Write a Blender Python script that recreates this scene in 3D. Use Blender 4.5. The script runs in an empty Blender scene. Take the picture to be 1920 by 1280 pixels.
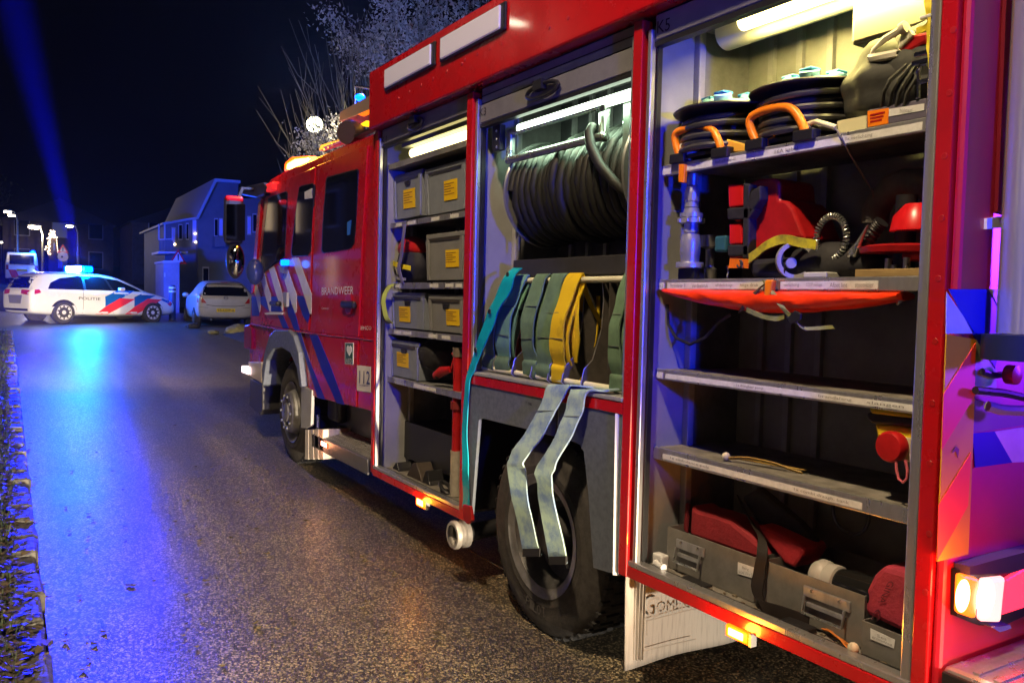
import bpy, bmesh, math, random
from mathutils import Vector, Matrix
random.seed(7)
R = math.radians
sc = bpy.context.scene
C = sc.collection

# ------------------------------------------------------------------ camera
FOC = 1563.43
CAMP = Vector((0, 2.4, 1.75))
def _axes(a, b, c):
    f = Vector((math.cos(a)*math.cos(b), math.sin(a)*math.cos(b), -math.sin(b)))
    r = f.cross(Vector((0, 0, 1))).normalized()
    d = f.cross(r)
    r2 = r*math.cos(c)+d*math.sin(c)
    d2 = d*math.cos(c)-r*math.sin(c)
    return r2, d2, f
RX, DX, FX = _axes(R(-31.3611), R(2.8031), R(-1.3178))
cam = bpy.data.cameras.new('camera')
camo = bpy.data.objects.new('camera', cam)
C.objects.link(camo)
camo.matrix_world = Matrix(((RX.x, -DX.x, -FX.x, CAMP.x), (RX.y, -DX.y, -FX.y, CAMP.y), (RX.z, -DX.z, -FX.z, CAMP.z), (0, 0, 0, 1)))
cam.sensor_width = 36
cam.lens = FOC/1920*36
cam.clip_start = 0.05
cam.clip_end = 1500
sc.camera = camo
sc.render.resolution_x, sc.render.resolution_y = 1024, 682

# ------------------------------------------------------------------ sky, moonlight, exposure
w = bpy.data.worlds.new('World'); sc.world = w; w.use_nodes = True
nt = w.node_tree
sky = nt.nodes.new('ShaderNodeTexSky'); sky.sky_type = 'NISHITA'; sky.sun_disc = False
sky.sun_elevation = R(-9); sky.sun_rotation = R(120)
bg = nt.nodes['Background']
nt.links.new(sky.outputs[0], bg.inputs[0])
bg.inputs[1].default_value = 0.30
sun = bpy.data.lights.new('moonlight', 'SUN'); sun.energy = 0.012; sun.angle = R(0.5); sun.color = (.75, .82, 1)
so = bpy.data.objects.new('moonlight', sun); C.objects.link(so); so.rotation_euler = (R(35), 0, R(160))
sc.view_settings.view_transform = 'Standard'
sc.view_settings.look = 'None'
sc.view_settings.exposure = 0
sc.view_settings.gamma = 1
sc.view_settings.use_curve_mapping = False
try:
    sc.cycles.use_denoising = True
    sc.cycles.sample_clamp_indirect = 4
    sc.cycles.max_bounces = 6
    sc.cycles.volume_bounces = 0
    sc.cycles.caustics_reflective = False
    sc.cycles.caustics_refractive = False
except Exception:
    pass

# ------------------------------------------------------------------ where a line of sight meets a real surface
def ray(px, py):
    return RX*((px-960)/FOC)+DX*((py-640)/FOC)+FX
def P(px, py, Y=0.0):
    d = ray(px, py); return CAMP+d*((Y-CAMP.y)/d.y)
def PX(px, py, X):
    d = ray(px, py); return CAMP+d*((X-CAMP.x)/d.x)
def gz(X):
    if X < 2.5: return -.05
    if X < 8: return -.05+.0376*(X-2.5)**2/11
    return .0534+.0376*(X-8)
def PG(px, py):
    d = ray(px, py); z = 0
    for i in range(200):
        p = CAMP+d*((z-CAMP.z)/d.z); z = .7*z+.3*gz(p.x)
    return Vector((p.x, p.y, gz(p.x)))
def screen(p):
    v = Vector(p)-CAMP
    z = v.dot(FX); return v.dot(RX)/z*FOC+960, v.dot(DX)/z*FOC+640

# ------------------------------------------------------------------ materials
MATS = {}
def mat(name, col=(.5, .5, .5), rough=.5, metal=0, emit=None, es=1.0, noise=0, nscale=20, bump=0, bscale=60, coat=0, trans=0, ior=1.45, spec=.5, rvar=0, col2=None, stretch=None, lo=.4, hi=.7, crough=.06):
    if name in MATS: return MATS[name]
    m = bpy.data.materials.new(name); m.use_nodes = True
    n = m.node_tree.nodes; l = m.node_tree.links
    b = n['Principled BSDF']
    b.inputs['Base Color'].default_value = (*col, 1)
    b.inputs['Roughness'].default_value = rough
    b.inputs['Metallic'].default_value = metal
    b.inputs['IOR'].default_value = ior
    b.inputs['Specular IOR Level'].default_value = spec
    b.inputs['Coat Weight'].default_value = coat
    b.inputs['Coat Roughness'].default_value = crough
    b.inputs['Transmission Weight'].default_value = trans
    if emit:
        b.inputs['Emission Color'].default_value = (*emit, 1); b.inputs['Emission Strength'].default_value = es
    tc = n.new('ShaderNodeTexCoord')
    src = tc.outputs['Object']
    if stretch:
        mp = n.new('ShaderNodeMapping'); mp.inputs['Scale'].default_value = stretch
        l.new(src, mp.inputs[0]); src = mp.outputs[0]
    if noise or col2 or rvar:
        t = n.new('ShaderNodeTexNoise'); t.inputs['Scale'].default_value = nscale; t.inputs['Detail'].default_value = 6; t.inputs['Roughness'].default_value = .65
        l.new(src, t.inputs['Vector'])
        mr = n.new('ShaderNodeMapRange'); mr.inputs[1].default_value = lo; mr.inputs[2].default_value = hi
        l.new(t.outputs[0], mr.inputs[0])
        mx = n.new('ShaderNodeMix'); mx.data_type = 'RGBA'
        c2 = col2 if col2 else tuple(c*(1-noise) for c in col)
        mx.inputs[6].default_value = (*col, 1); mx.inputs[7].default_value = (*c2, 1)
        l.new(mr.outputs[0], mx.inputs[0]); l.new(mx.outputs[2], b.inputs['Base Color'])
        if rvar:
            m2 = n.new('ShaderNodeMapRange'); m2.inputs[3].default_value = max(0, rough-rvar); m2.inputs[4].default_value = min(1, rough+rvar)
            m2.inputs[1].default_value = .35; m2.inputs[2].default_value = .65
            l.new(t.outputs[0], m2.inputs[0]); l.new(m2.outputs[0], b.inputs['Roughness'])
    if bump:
        t2 = n.new('ShaderNodeTexNoise'); t2.inputs['Scale'].default_value = bscale; t2.inputs['Detail'].default_value = 4
        l.new(src, t2.inputs['Vector'])
        bp = n.new('ShaderNodeBump'); bp.inputs['Strength'].default_value = bump; bp.inputs['Distance'].default_value = .01
        l.new(t2.outputs[0], bp.inputs['Height']); l.new(bp.outputs[0], b.inputs['Normal'])
    MATS[name] = m
    return m

RED = mat('fire red paint', (.50, .006, .01), .28, coat=.6, noise=.25, nscale=3, rvar=.08, bump=.02, bscale=4)
RED2 = mat('rear red paint', (.52, .006, .03), .5, coat=1, crough=.34, noise=.15, nscale=3)
DRED = mat('red plastic', (.45, .01, .012), .4, noise=.3, nscale=14)
WHITE = mat('white reflective film', (.72, .72, .76), .45, noise=.15, nscale=9)
BLUE = mat('blue reflective film', (.004, .012, .42), .4)
YEL = mat('yellow label', (.85, .55, .01), .5)
LABEL = mat('white label tape', (.75, .76, .78), .45, noise=.2, nscale=30)
INK = mat('printed ink', (.02, .02, .03), .6)
GINK = mat('faint grey print', (.25, .25, .27), .6)
ALU = mat('satin aluminium', (.62, .63, .65), .36, metal=.85, noise=.35, nscale=12, rvar=.12, stretch=(1, 1, .2))
ALUP = mat('grey painted sheet', (.36, .36, .37), .5, noise=.35, nscale=5, rvar=.12)
JAMB = mat('pale grey painted jamb', (.30, .31, .32), .5, noise=.2, nscale=4)
WALLB = mat('worn grey locker wall', (.20, .20, .21), .62, noise=.5, nscale=6, bump=.1, bscale=30)
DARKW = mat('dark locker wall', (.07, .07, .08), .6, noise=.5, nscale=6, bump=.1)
SHUT = mat('shutter slat grey', (.30, .30, .34), .38, metal=.5, noise=.2, nscale=8)
BLACK = mat('black plastic', (.015, .015, .017), .42, bump=.05, bscale=80)
RUB = mat('tyre rubber', (.028, .028, .03), .75, noise=.4, nscale=24, bump=.25, bscale=60)
RUBD = mat('dusty tyre wall', (.06, .056, .055), .8, noise=.5, nscale=18, bump=.2, bscale=90)
STEEL = mat('galvanised steel', (.55, .58, .56), .32, metal=.9, noise=.3, nscale=18, rvar=.1)
CHROME = mat('polished steel', (.75, .76, .78), .14, metal=1)
RIM = mat('grey wheel steel', (.24, .24, .25), .38, metal=.4, noise=.5, nscale=8)
CRATE = mat('grey plastic crate', (.22, .25, .31), .48, noise=.18, nscale=11, bump=.04)
CRATE2 = mat('grey brown plastic crate', (.22, .225, .235), .5, noise=.2, nscale=9, bump=.04)
GLASS = mat('dark tinted glass', (.006, .007, .01), .05, spec=.8)
HOSEB = mat('black rubber hose', (.013, .014, .013), .58, noise=.4, nscale=30, bump=.1)
FEND = mat('dark grey mudguard sheet', (.115, .135, .18), .5, noise=.25, nscale=30, rvar=.1, bump=.05, bscale=200)
FLAP = mat('dirty white mud flap', (.50, .47, .43), .62, col2=(.30, .27, .25), nscale=7, stretch=(1, 9, .7), lo=.5, hi=.75, bump=.3, bscale=30)
ORANGE = mat('orange webbing', (.9, .2, .01), .5, noise=.2)
ORP = mat('orange plastic', (.95, .25, .01), .35)
ORT = mat('orange tarpaulin', (.92, .045, .006), .28, noise=.2, nscale=8, bump=.6, bscale=9)
FLOORM = mat('dirty locker floor', (.23, .215, .19), .6, noise=.55, nscale=11, bump=.25, bscale=40)
BAGK = mat('black nylon', (.02, .02, .024), .7, noise=.4, nscale=30, bump=.5, bscale=14)
BAGO = mat('olive black cloth', (.055, .058, .05), .75, noise=.5, nscale=7, bump=.5, bscale=9)
REDCLOTH = mat('dull red cloth', (.30, .02, .03), .8, noise=.3, nscale=14, bump=.3, bscale=60)
CREAM = mat('cream plastic rod', (.72, .70, .56), .45)
SOCK = mat('pale blue socket plastic', (.25, .55, .80), .4)
GREENST = mat('green sticker', (.01, .07, .05), .45)
CARW = mat('white car paint', (.74, .75, .78), .25, coat=.5, noise=.08, nscale=3)
CARS = mat('silver beige car paint', (.52, .50, .47), .35, metal=.1, coat=.4, noise=.12, nscale=3)
FLRED = mat('fluorescent red film', (.85, .03, .05), .4)
def emis(name, col, s):
    return mat(name, col, .4, emit=col, es=s)
E_WARM = emis('warm strip light', (1, .84, .32), 7)
E_COOL = emis('cool strip light', (.80, 1, .74), 6)
E_AMB = emis('amber lamp', (1, .09, .002), 4)
E_AMBC = emis('amber lamp core', (1, .50, .10), 12)
E_BLUE = emis('blue beacon lens', (.0, .05, 1), 14)
E_BLUEC = emis('blue beacon core', (.45, .95, 1), 30)
E_RED = emis('red tail lens', (1, .02, .05), 3.5)
E_WHITE = emis('white lamp', (1, .93, .8), 18)
E_TAILW = emis('hot tail lamp', (1, .36, .33), 2.4)
E_TAILA = emis('hot amber tail lamp', (1, .16, .01), 2.2)

# ------------------------------------------------------------------ builders
MW = {}
def things_matrix(o): return MW.get(o.name)
def tag(o, label, cat=None, group=None, kind=None):
    if label: o['label'] = label
    if cat: o['category'] = cat
    if group: o['group'] = group
    if kind: o['kind'] = kind
    return o
def thing(name, label, cat, loc, rz=0, group=None):
    o = bpy.data.objects.new(name, None); C.objects.link(o)
    o.location = loc; o.rotation_euler = (0, 0, rz); o.empty_display_size = .2
    MW[o.name] = Matrix.Translation(Vector(loc)) @ Matrix.Rotation(rz, 4, 'Z')
    return tag(o, label, cat, group)

class B:
    def __init__(s): s.bm = bmesh.new()
    def face(s, vs):
        try: return s.bm.faces.new(vs)
        except ValueError: return None
    def prism(s, pts, off):
        off = Vector(off); pts = [Vector(p) for p in pts]
        a = [s.bm.verts.new(p) for p in pts]; b = [s.bm.verts.new(p+off) for p in pts]
        n = len(a)
        s.face(a); s.face(b[::-1])
        for i in range(n): s.face([a[i], b[i], b[(i+1) % n], a[(i+1) % n]])
        return s
    def box(s, x0, x1, y0, y1, z0, z1):
        return s.prism([(x0, y0, z0), (x1, y0, z0), (x1, y1, z0), (x0, y1, z0)], (0, 0, z1-z0))
    def tube(s, pts, r, seg=10, closed=False, caps=True):
        pts = [Vector(p) for p in pts]
        n = len(pts); rs = r if isinstance(r, (list, tuple)) else [r]*n
        rings = []; ref = None
        for i, p in enumerate(pts):
            if closed: t = pts[(i+1) % n]-pts[i-1]
            else: t = pts[min(i+1, n-1)]-pts[max(i-1, 0)]
            if t.length < 1e-9: t = Vector((0, 0, 1))
            t.normalize()
            if ref is None:
                ref = Vector((0, 0, 1)) if abs(t.z) < .9 else Vector((1, 0, 0))
            u = t.cross(ref)
            if u.length < 1e-6: u = t.cross(Vector((.3, 1, .2)))
            u.normalize(); v = u.cross(t).normalized(); ref = v
            ring = [s.bm.verts.new(p+(u*math.cos(k*2*math.pi/seg)+v*math.sin(k*2*math.pi/seg))*rs[i]) for k in range(seg)]
            rings.append(ring)
        m = n if closed else n-1
        for i in range(m):
            a, b = rings[i], rings[(i+1) % n]
            for k in range(seg):
                s.face([a[k], b[k], b[(k+1) % seg], a[(k+1) % seg]])
        if caps and not closed:
            s.face(rings[0]); s.face(rings[-1][::-1])
        return s
    def lathe(s, prof, o, axis, seg=28, a0=0, cap=True):
        # prof: list of (distance along axis, radius)
        o = Vector(o); ax = Vector(axis).normalized()
        u = ax.cross(Vector((0, 0, 1)) if abs(ax.z) < .9 else Vector((1, 0, 0))).normalized(); v = ax.cross(u)
        rings = []
        for d, r in prof:
            rings.append([s.bm.verts.new(o+ax*d+(u*math.cos(a0+k*2*math.pi/seg)+v*math.sin(a0+k*2*math.pi/seg))*max(r, 1e-4)) for k in range(seg)])
        for a, b in zip(rings, rings[1:]):
            for k in range(seg): s.face([a[k], b[k], b[(k+1) % seg], a[(k+1) % seg]])
        if cap: s.face(rings[0]); s.face(rings[-1][::-1])
        return s
    def ribbon(s, pts, wv, th=.003, smooth=4):
        pts = [Vector(p) for p in pts]
        wl = wv if isinstance(wv, list) else [Vector(wv)]*len(pts)
        if smooth > 1 and len(pts) > 2:
            pts2, wl2 = [], []
            for i in range(len(pts)-1):
                p0, p1, p2, p3 = pts[max(i-1, 0)], pts[i], pts[i+1], pts[min(i+2, len(pts)-1)]
                for k in range(smooth):
                    t = k/smooth
                    pts2.append(.5*((2*p1)+(p2-p0)*t+(2*p0-5*p1+4*p2-p3)*t*t+(3*p1-p0-3*p2+p3)*t**3))
                    wl2.append(Vector(wl[i]).lerp(Vector(wl[i+1]), t))
            pts2.append(pts[-1]); wl2.append(Vector(wl[-1])); pts, wl = pts2, wl2
        prev = None
        ph = random.uniform(0, 9)
        for i, p in enumerate(pts):
            if len(pts) > 8: p = p+Vector((.0015*math.sin(i*1.3+ph), .002*math.sin(i*.9+ph*2), 0)); wl[i] = Vector(wl[i])*(1+.025*math.sin(i*.8+ph))+Vector((0, .05*Vector(wl[i]).length*math.sin(i*.5+ph), 0))
            t = (pts[min(i+1, len(pts)-1)]-pts[max(i-1, 0)]).normalized()
            wv_ = Vector(wl[i]); n = t.cross(wv_)
            n = n.normalized()*th*.5 if n.length > 1e-9 else Vector((0, th*.5, 0))
            ring = [s.bm.verts.new(p-wv_/2-n), s.bm.verts.new(p+wv_/2-n), s.bm.verts.new(p+wv_/2+n), s.bm.verts.new(p-wv_/2+n)]
            if prev:
                for k in range(4): s.face([prev[k], ring[k], ring[(k+1) % 4], prev[(k+1) % 4]])
            else: s.face(ring[::-1])
            prev = ring
        s.face(prev)
        return s
    def ball(s, c, r, sc_=(1, 1, 1), sub=2):
        m = Matrix.Translation(Vector(c)) @ Matrix.Diagonal((r*sc_[0], r*sc_[1], r*sc_[2], 1))
        bmesh.ops.create_icosphere(s.bm, subdivisions=sub, radius=1, matrix=m)
        return s
    def obj(s, name, m, parent=None, smooth=False, bevel=0, local=False, label=None, sub=0, jit=0):
        bm = s.bm
        bmesh.ops.recalc_face_normals(bm, faces=bm.faces)
        if jit:
            for v in bm.verts: v.co += Vector((random.uniform(-jit, jit), random.uniform(-jit, jit), random.uniform(-jit, jit)))
        o_loc = None
        if parent is not None:
            M = MW[parent.name]
            if not local: bm.transform(M.inverted())
        else:
            xs = [v.co for v in bm.verts]
            lo = Vector([min(v[i] for v in xs) for i in range(3)]); hi = Vector([max(v[i] for v in xs) for i in range(3)])
            o_loc = Vector(((lo.x+hi.x)/2, (lo.y+hi.y)/2, lo.z))
            bm.transform(Matrix.Translation(-o_loc))
        me = bpy.data.meshes.new(name); bm.to_mesh(me); bm.free()
        o = bpy.data.objects.new(name, me); C.objects.link(o)
        if m: me.materials.append(m)
        if parent is not None:
            o.parent = parent; MW[o.name] = MW[parent.name]
        else:
            o.location = o_loc; MW[o.name] = Matrix.Translation(o_loc)
        if smooth:
            for p in me.polygons: p.use_smooth = True
            try: me.set_sharp_from_angle(angle=R(42))
            except Exception: pass
        if bevel:
            b = o.modifiers.new('b', 'BEVEL'); b.width = bevel; b.segments = 2; b.limit_method = 'ANGLE'; b.angle_limit = R(35)
        if sub:
            b = o.modifiers.new('s', 'SUBSURF'); b.levels = sub; b.render_levels = sub
        if label: o['label'] = label
        return o

def plate(name, px, Y, th, m, parent, bevel=.004, label=None, conv=None):
    """a plate whose outline lies in the plane Y, th deep towards the truck"""
    pts = [(conv or P)(x, y, Y) for x, y in px]
    return B().prism(pts, (0, -th, 0)).obj(name, m, parent, bevel=bevel, label=label)
def quad_text(body, tl, tr, bl, m, parent, name='lettering', th=.001, local=False):
    cu = bpy.data.curves.new('t', 'FONT'); cu.body = body; cu.extrude = 0; cu.resolution_u = 2
    to = bpy.data.objects.new('t', cu)
    me = bpy.data.meshes.new_from_object(to)
    xs = [v.co.x for v in me.vertices]; ys = [v.co.y for v in me.vertices]
    x0, x1, y0, y1 = min(xs), max(xs), min(ys), max(ys)
    tl, tr, bl = Vector(tl), Vector(tr), Vector(bl)
    n = (tr-tl).cross(tl-bl).normalized()*th
    for v in me.vertices:
        v.co = bl+(tr-tl)*((v.co.x-x0)/(x1-x0))+(tl-bl)*((v.co.y-y0)/(y1-y0))+n
    if not local: me.transform(MW[parent.name].inverted())
    me.materials.clear(); me.materials.append(m)
    o = bpy.data.objects.new(name, me); C.objects.link(o); o.parent = parent; MW[o.name] = MW[parent.name]
    bpy.data.objects.remove(to); bpy.data.curves.remove(cu)
    return o
def light(name, kind, loc, energy, col, size=.1, target=None, spot=None, blend=.5, sy=None):
    l = bpy.data.lights.new(name, kind); l.energy = energy; l.color = col
    if kind == 'AREA':
        l.size = size
        if sy: l.shape = 'RECTANGLE'; l.size_y = sy
    else: l.shadow_soft_size = size
    if kind == 'SPOT': l.spot_size = R(spot or 90); l.spot_blend = blend
    o = bpy.data.objects.new(name, l); C.objects.link(o); o.location = loc
    if target is not None:
        o.rotation_euler = (Vector(target)-Vector(loc)).to_track_quat('-Z', 'Y').to_euler()
    return o
# wet asphalt
def asphalt():
    m = bpy.data.materials.new('wet coarse asphalt'); m.use_nodes = True
    n = m.node_tree.nodes; l = m.node_tree.links; b = n['Principled BSDF']
    tc = n.new('ShaderNodeTexCoord')
    v = n.new('ShaderNodeTexVoronoi'); v.inputs['Scale'].default_value = 105
    v2 = n.new('ShaderNodeTexVoronoi'); v2.inputs['Scale'].default_value = 190
    l.new(tc.outputs['Object'], v.inputs['Vector']); l.new(tc.outputs['Object'], v2.inputs['Vector'])
    cr = n.new('ShaderNodeValToRGB'); e = cr.color_ramp
    e.elements[0].position = .1; e.elements[0].color = (.012, .011, .011, 1)
    e.elements[1].position = 1; e.elements[1].color = (.52, .42, .25, 1)
    k = e.elements.new(.62); k.color = (.078, .064, .042, 1)
    sep = n.new('ShaderNodeSeparateColor'); l.new(v.outputs['Color'], sep.inputs[0]); l.new(sep.outputs[0], cr.inputs[0])
    big = n.new('ShaderNodeTexNoise'); big.inputs['Scale'].default_value = .9; big.inputs['Detail'].default_value = 7; big.inputs['Roughness'].default_value = .7
    l.new(tc.outputs['Object'], big.inputs['Vector'])
    mr = n.new('ShaderNodeMapRange'); mr.inputs[1].default_value = .3; mr.inputs[2].default_value = .7; mr.inputs[3].default_value = .75; mr.inputs[4].default_value = 1.15
    l.new(big.outputs[0], mr.inputs[0])
    mx = n.new('ShaderNodeMix'); mx.data_type = 'RGBA'; mx.blend_type = 'MULTIPLY'; mx.inputs[0].default_value = 1
    l.new(cr.outputs[0], mx.inputs[6]); l.new(mr.outputs[0], mx.inputs[7])
    mp = n.new('ShaderNodeMapping'); mp.inputs['Scale'].default_value = (.12, 1.9, 1); l.new(tc.outputs['Object'], mp.inputs[0])
    tr = n.new('ShaderNodeTexNoise'); tr.inputs['Scale'].default_value = 1; tr.inputs['Detail'].default_value = 5; tr.inputs['Distortion'].default_value = .4; l.new(mp.outputs[0], tr.inputs['Vector'])
    tm = n.new('ShaderNodeMapRange'); tm.inputs[1].default_value = .35; tm.inputs[2].default_value = .65; tm.inputs[3].default_value = .62; tm.inputs[4].default_value = 1.2; l.new(tr.outputs[0], tm.inputs[0])
    mt = n.new('ShaderNodeMix'); mt.data_type = 'RGBA'; mt.blend_type = 'MULTIPLY'; mt.inputs[0].default_value = 1
    l.new(mx.outputs[2], mt.inputs[6]); l.new(tm.outputs[0], mt.inputs[7]); l.new(mt.outputs[2], b.inputs['Base Color'])
    rr = n.new('ShaderNodeMapRange'); rr.inputs[1].default_value = .35; rr.inputs[2].default_value = .7; rr.inputs[3].default_value = .33; rr.inputs[4].default_value = .46
    l.new(big.outputs[0], rr.inputs[0]); l.new(rr.outputs[0], b.inputs['Roughness'])
    add = n.new('ShaderNodeMath'); add.operation = 'ADD'
    l.new(v.outputs['Distance'], add.inputs[0]); l.new(v2.outputs['Distance'], add.inputs[1])
    bp = n.new('ShaderNodeBump'); bp.inputs['Strength'].default_value = .8; bp.inputs['Distance'].default_value = .007; bp.invert = True
    l.new(add.outputs[0], bp.inputs['Height']); l.new(bp.outputs[0], b.inputs['Normal'])
    b.inputs['Specular IOR Level'].default_value = .5
    b.inputs['Coat Weight'].default_value = .65
    b.inputs['Coat Roughness'].default_value = .40
    b.inputs['Coat IOR'].default_value = 1.4
    return m
ASPH = asphalt()

# ================================================================== GROUND
def sheet(name, x0, x1, y0, y1, dz, m, step=1.0, amp=0):
    bm = B(); n = max(1, int((x1-x0)/step)); k = 8 if amp else 1
    rows = []
    for i in range(n+1):
        x = x0+(x1-x0)*i/n
        rows.append([bm.bm.verts.new((x, y0+(y1-y0)*j/k, gz(x)+dz+(random.uniform(-amp, amp) if amp else 0))) for j in range(k+1)])
    for a, b in zip(rows, rows[1:]):
        for j in range(k): bm.face([a[j], b[j], b[j+1], a[j+1]])
    bmesh.ops.recalc_face_normals(bm.bm, faces=bm.bm.faces)
    me = bpy.data.meshes.new(name); bm.bm.to_mesh(me)
    for p in me.polygons:
        p.use_smooth = True
    if me.polygons and me.polygons[0].normal.z < 0: me.flip_normals()
    me.materials.append(m)
    o = bpy.data.objects.new(name, me); C.objects.link(o); MW[o.name] = Matrix.Identity(4)
    return tag(o, None, kind='structure')
SOIL = mat('dark wet soil', (.03, .028, .02), .8, noise=.5, nscale=3, bump=.4, bscale=12)
PAVE = mat('wet concrete paving', (.10, .095, .09), .45, noise=.4, nscale=6, rvar=.15, bump=.2, bscale=30)
KERBM = mat('wet grey kerb stone', (.10, .095, .09), .6, noise=.7, nscale=14, rvar=.15, bump=.5, bscale=30)
sheet('ground', -40, 200, -90, 90, -.03, SOIL, 2)
sheet('road', -30, 190, -2.95, 2.22, 0, ASPH, .5)
sheet('side_street', 22.5, 33, -30, -2.95, .0, ASPH, .5)
sheet('side_street', 24, 33, 2.22, 30, .0, ASPH, .5)
pv = sheet('pavement', -30, 22.3, -5.4, -3.1, .10, PAVE, .5)
sheet('verge', -30, 23.5, 2.40, 9, .07, SOIL, .25, .02)
for nm, Yk, xa, xb in (('kerb', 2.31, -1.0, 23.8), ('kerb', -3.03, -1.0, 22.3)):
    kb = bpy.data.objects.new(nm, None); C.objects.link(kb); tag(kb, None, kind='structure')
    kb.location = (0, Yk, 0); MW[kb.name] = Matrix.Translation((0, Yk, 0))
    sh = []
    for q in range(4):
        b = B().box(-.19, .19, -.075, .075, 0, .17)
        bmesh.ops.bevel(b.bm, geom=b.bm.edges[:], offset=.015, segments=1, affect='EDGES')
        for v in b.bm.verts: v.co += Vector((random.uniform(-.012, .012), random.uniform(-.012, .012), random.uniform(-.008, .008)))
        me = bpy.data.meshes.new('kerb_stone'); b.bm.to_mesh(me); b.bm.free(); me.materials.append(KERBM); sh.append(me)
    x = xa
    while x < xb:
        o = bpy.data.objects.new('kerb_stone', random.choice(sh)); C.objects.link(o); o.parent = kb
        o.location = (x, random.uniform(-.012, .012), gz(x)-.075+random.uniform(-.01, .012)); o.rotation_euler = (random.uniform(-.03, .03), random.uniform(-.02, .02), random.uniform(-.03, .03))
        x += .40
# leaf litter and grass along the kerb
LEAFM = mat('wet fallen leaves', (.10, .075, .04), .5, col2=(.02, .018, .012), nscale=6)
GRASSM = mat('verge grass', (.035, .055, .015), .6, noise=.4, nscale=3)
b = B()
for i in range(4200):
    x = 3.5+20*random.random()**1.6; y = 2.33+random.gauss(0, .06)+(.18*random.random()); s = random.uniform(.008, .045)
    z = gz(x)+(.10 if y > 2.24 else .012)+random.uniform(0, .015)
    a = random.uniform(0, 6.28); t = random.uniform(-.5, .5)
    c, d = math.cos(a)*s, math.sin(a)*s
    vs = [(x+c, y+d, z+t*s*.5), (x-d*.5, y+c*.5, z+.004), (x-c, y-d, z-t*s*.3+.004), (x+d*.5, y-c*.5, z+.008)]
    b.face([b.bm.verts.new(v) for v in vs])
for i in range(130):
    q = PG(random.uniform(120, 900), 640+620*random.random()**.6)
    if q.y < .25 and q.x < 9.5: continue
    s = random.uniform(.012, .035); a = random.uniform(0, 6.28); c, d = math.cos(a)*s, math.sin(a)*s
    b.face([b.bm.verts.new(v) for v in ((q.x+c, q.y+d, q.z+.01), (q.x-d*.5, q.y+c*.5, q.z+.003), (q.x-c, q.y-d, q.z+.008), (q.x+d*.5, q.y-c*.5, q.z+.003))])
tag(b.obj('leaf_litter', LEAFM), 'wet brown leaves lying on and along the left kerb', 'leaves', kind='stuff')
b = B()
for i in range(9000):
    x = 3.6+20*random.random()**1.5; y = 2.36+random.random()**1.3*1.6
    z = gz(x)+.06; h = random.uniform(.04, .13); a = random.uniform(0, 6.28); wd = .004+.0004*x
    lx, ly = random.gauss(0, .03), random.gauss(0, .03)
    b.face([b.bm.verts.new(v) for v in ((x-math.cos(a)*wd, y-math.sin(a)*wd, z), (x+math.cos(a)*wd, y+math.sin(a)*wd, z), (x+lx, y+ly, z+h))])
tag(b.obj('grass', GRASSM), 'dark verge grass left of the kerb', 'grass', kind='stuff')
# low earth bank with stones in front of the silver car
b = B()
bm = b.bm
NX, NY = 26, 14
g = [[None]*(NY+1) for _ in range(NX+1)]
for i in range(NX+1):
    for j in range(NY+1):
        x = 20.2+3.6*i/NX; y = -2.62-2.6*j/NY
        e = min(1, i/4, (NX-i)/4, j/2, (NY-j)/3)
        g[i][j] = bm.verts.new((x, y, gz(x)-.02+e*(.13+random.uniform(-.04, .05))))
for i in range(NX):
    for j in range(NY): b.face([g[i][j], g[i+1][j], g[i+1][j+1], g[i][j+1]])
bankm = mat('earth bank', (.07, .055, .035), .8, noise=.5, nscale=4, bump=.6, bscale=20)
o = b.obj('earth_bank', bankm, smooth=True); tag(o, None, kind='structure')
MOSS = mat('mossy yellow stone', (.34, .30, .12), .7, noise=.5, nscale=9, bump=.6, bscale=18)
def rock(px, py, s, sc3, m, label):
    p = PG(px, py); b = B().ball((p.x, p.y, p.z+s*sc3[2]*.55), s, sc3, 3)
    for v in b.bm.verts:
        d = v.co-p; v.co += d.normalized()*random.uniform(-.12, .10)*s
    return tag(b.obj('boulder', m, smooth=True), label, 'boulder', 'stones on the earth bank')
rock(447, 628, .34, (1, 1.0, .55), MOSS, 'yellow mossy boulder on the verge just left of the fire engine cab')
rock(362, 615, .17, (1.1, 1.2, .6), KERBM, 'small bluish stone on the earth below the silver hatchback')
rock(400, 626, .16, (1.2, 1.0, .45), MOSS, 'flat pale stone in the dirt in front of the silver hatchback')

# ================================================================== TREES
BARK = mat('tree bark', (.11, .095, .07), .8, noise=.5, nscale=14, bump=.5, bscale=30)
BIRCH = mat('pale birch bark', (.22, .22, .23), .7, col2=(.08, .08, .08), nscale=6, stretch=(1, 1, 5), lo=.55, hi=.62)
TWIG = mat('brown olive twigs', (.085, .08, .06), .7, noise=.4, nscale=3)
LEAFP = mat('pale dry leaves', (.32, .32, .33), .6, noise=.5, nscale=2)
DARKLEAF = mat('dark foliage', (.035, .045, .03), .7, noise=.4, nscale=2)
def grow(bt, p, d, ln, r, depth, tips, up=.25, spread=.5, seg=5):
    pts = [p.copy()]; rs = [r]; n = 4
    for i in range(n):
        d = (d+Vector((random.gauss(0, .12), random.gauss(0, .12), random.gauss(0, .05)+up*.12))).normalized()
        p = p+d*ln/n; pts.append(p.copy()); rs.append(r*(1-.5*(i+1)/n))
    bt.tube(pts, rs, seg=seg if depth > 1 else 3, caps=False)
    if depth == 0:
        tips.append((p, d)); return
    for k in range(random.choice((3, 4))):
        q = pts[random.randint(2, n)]
        nd = (d+Vector((random.gauss(0, spread), random.gauss(0, spread), random.gauss(0, spread*.5)+up))).normalized()
        grow(bt, q, nd, ln*random.uniform(.6, .85), r*.5, depth-1, tips, up, spread, seg)
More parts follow.
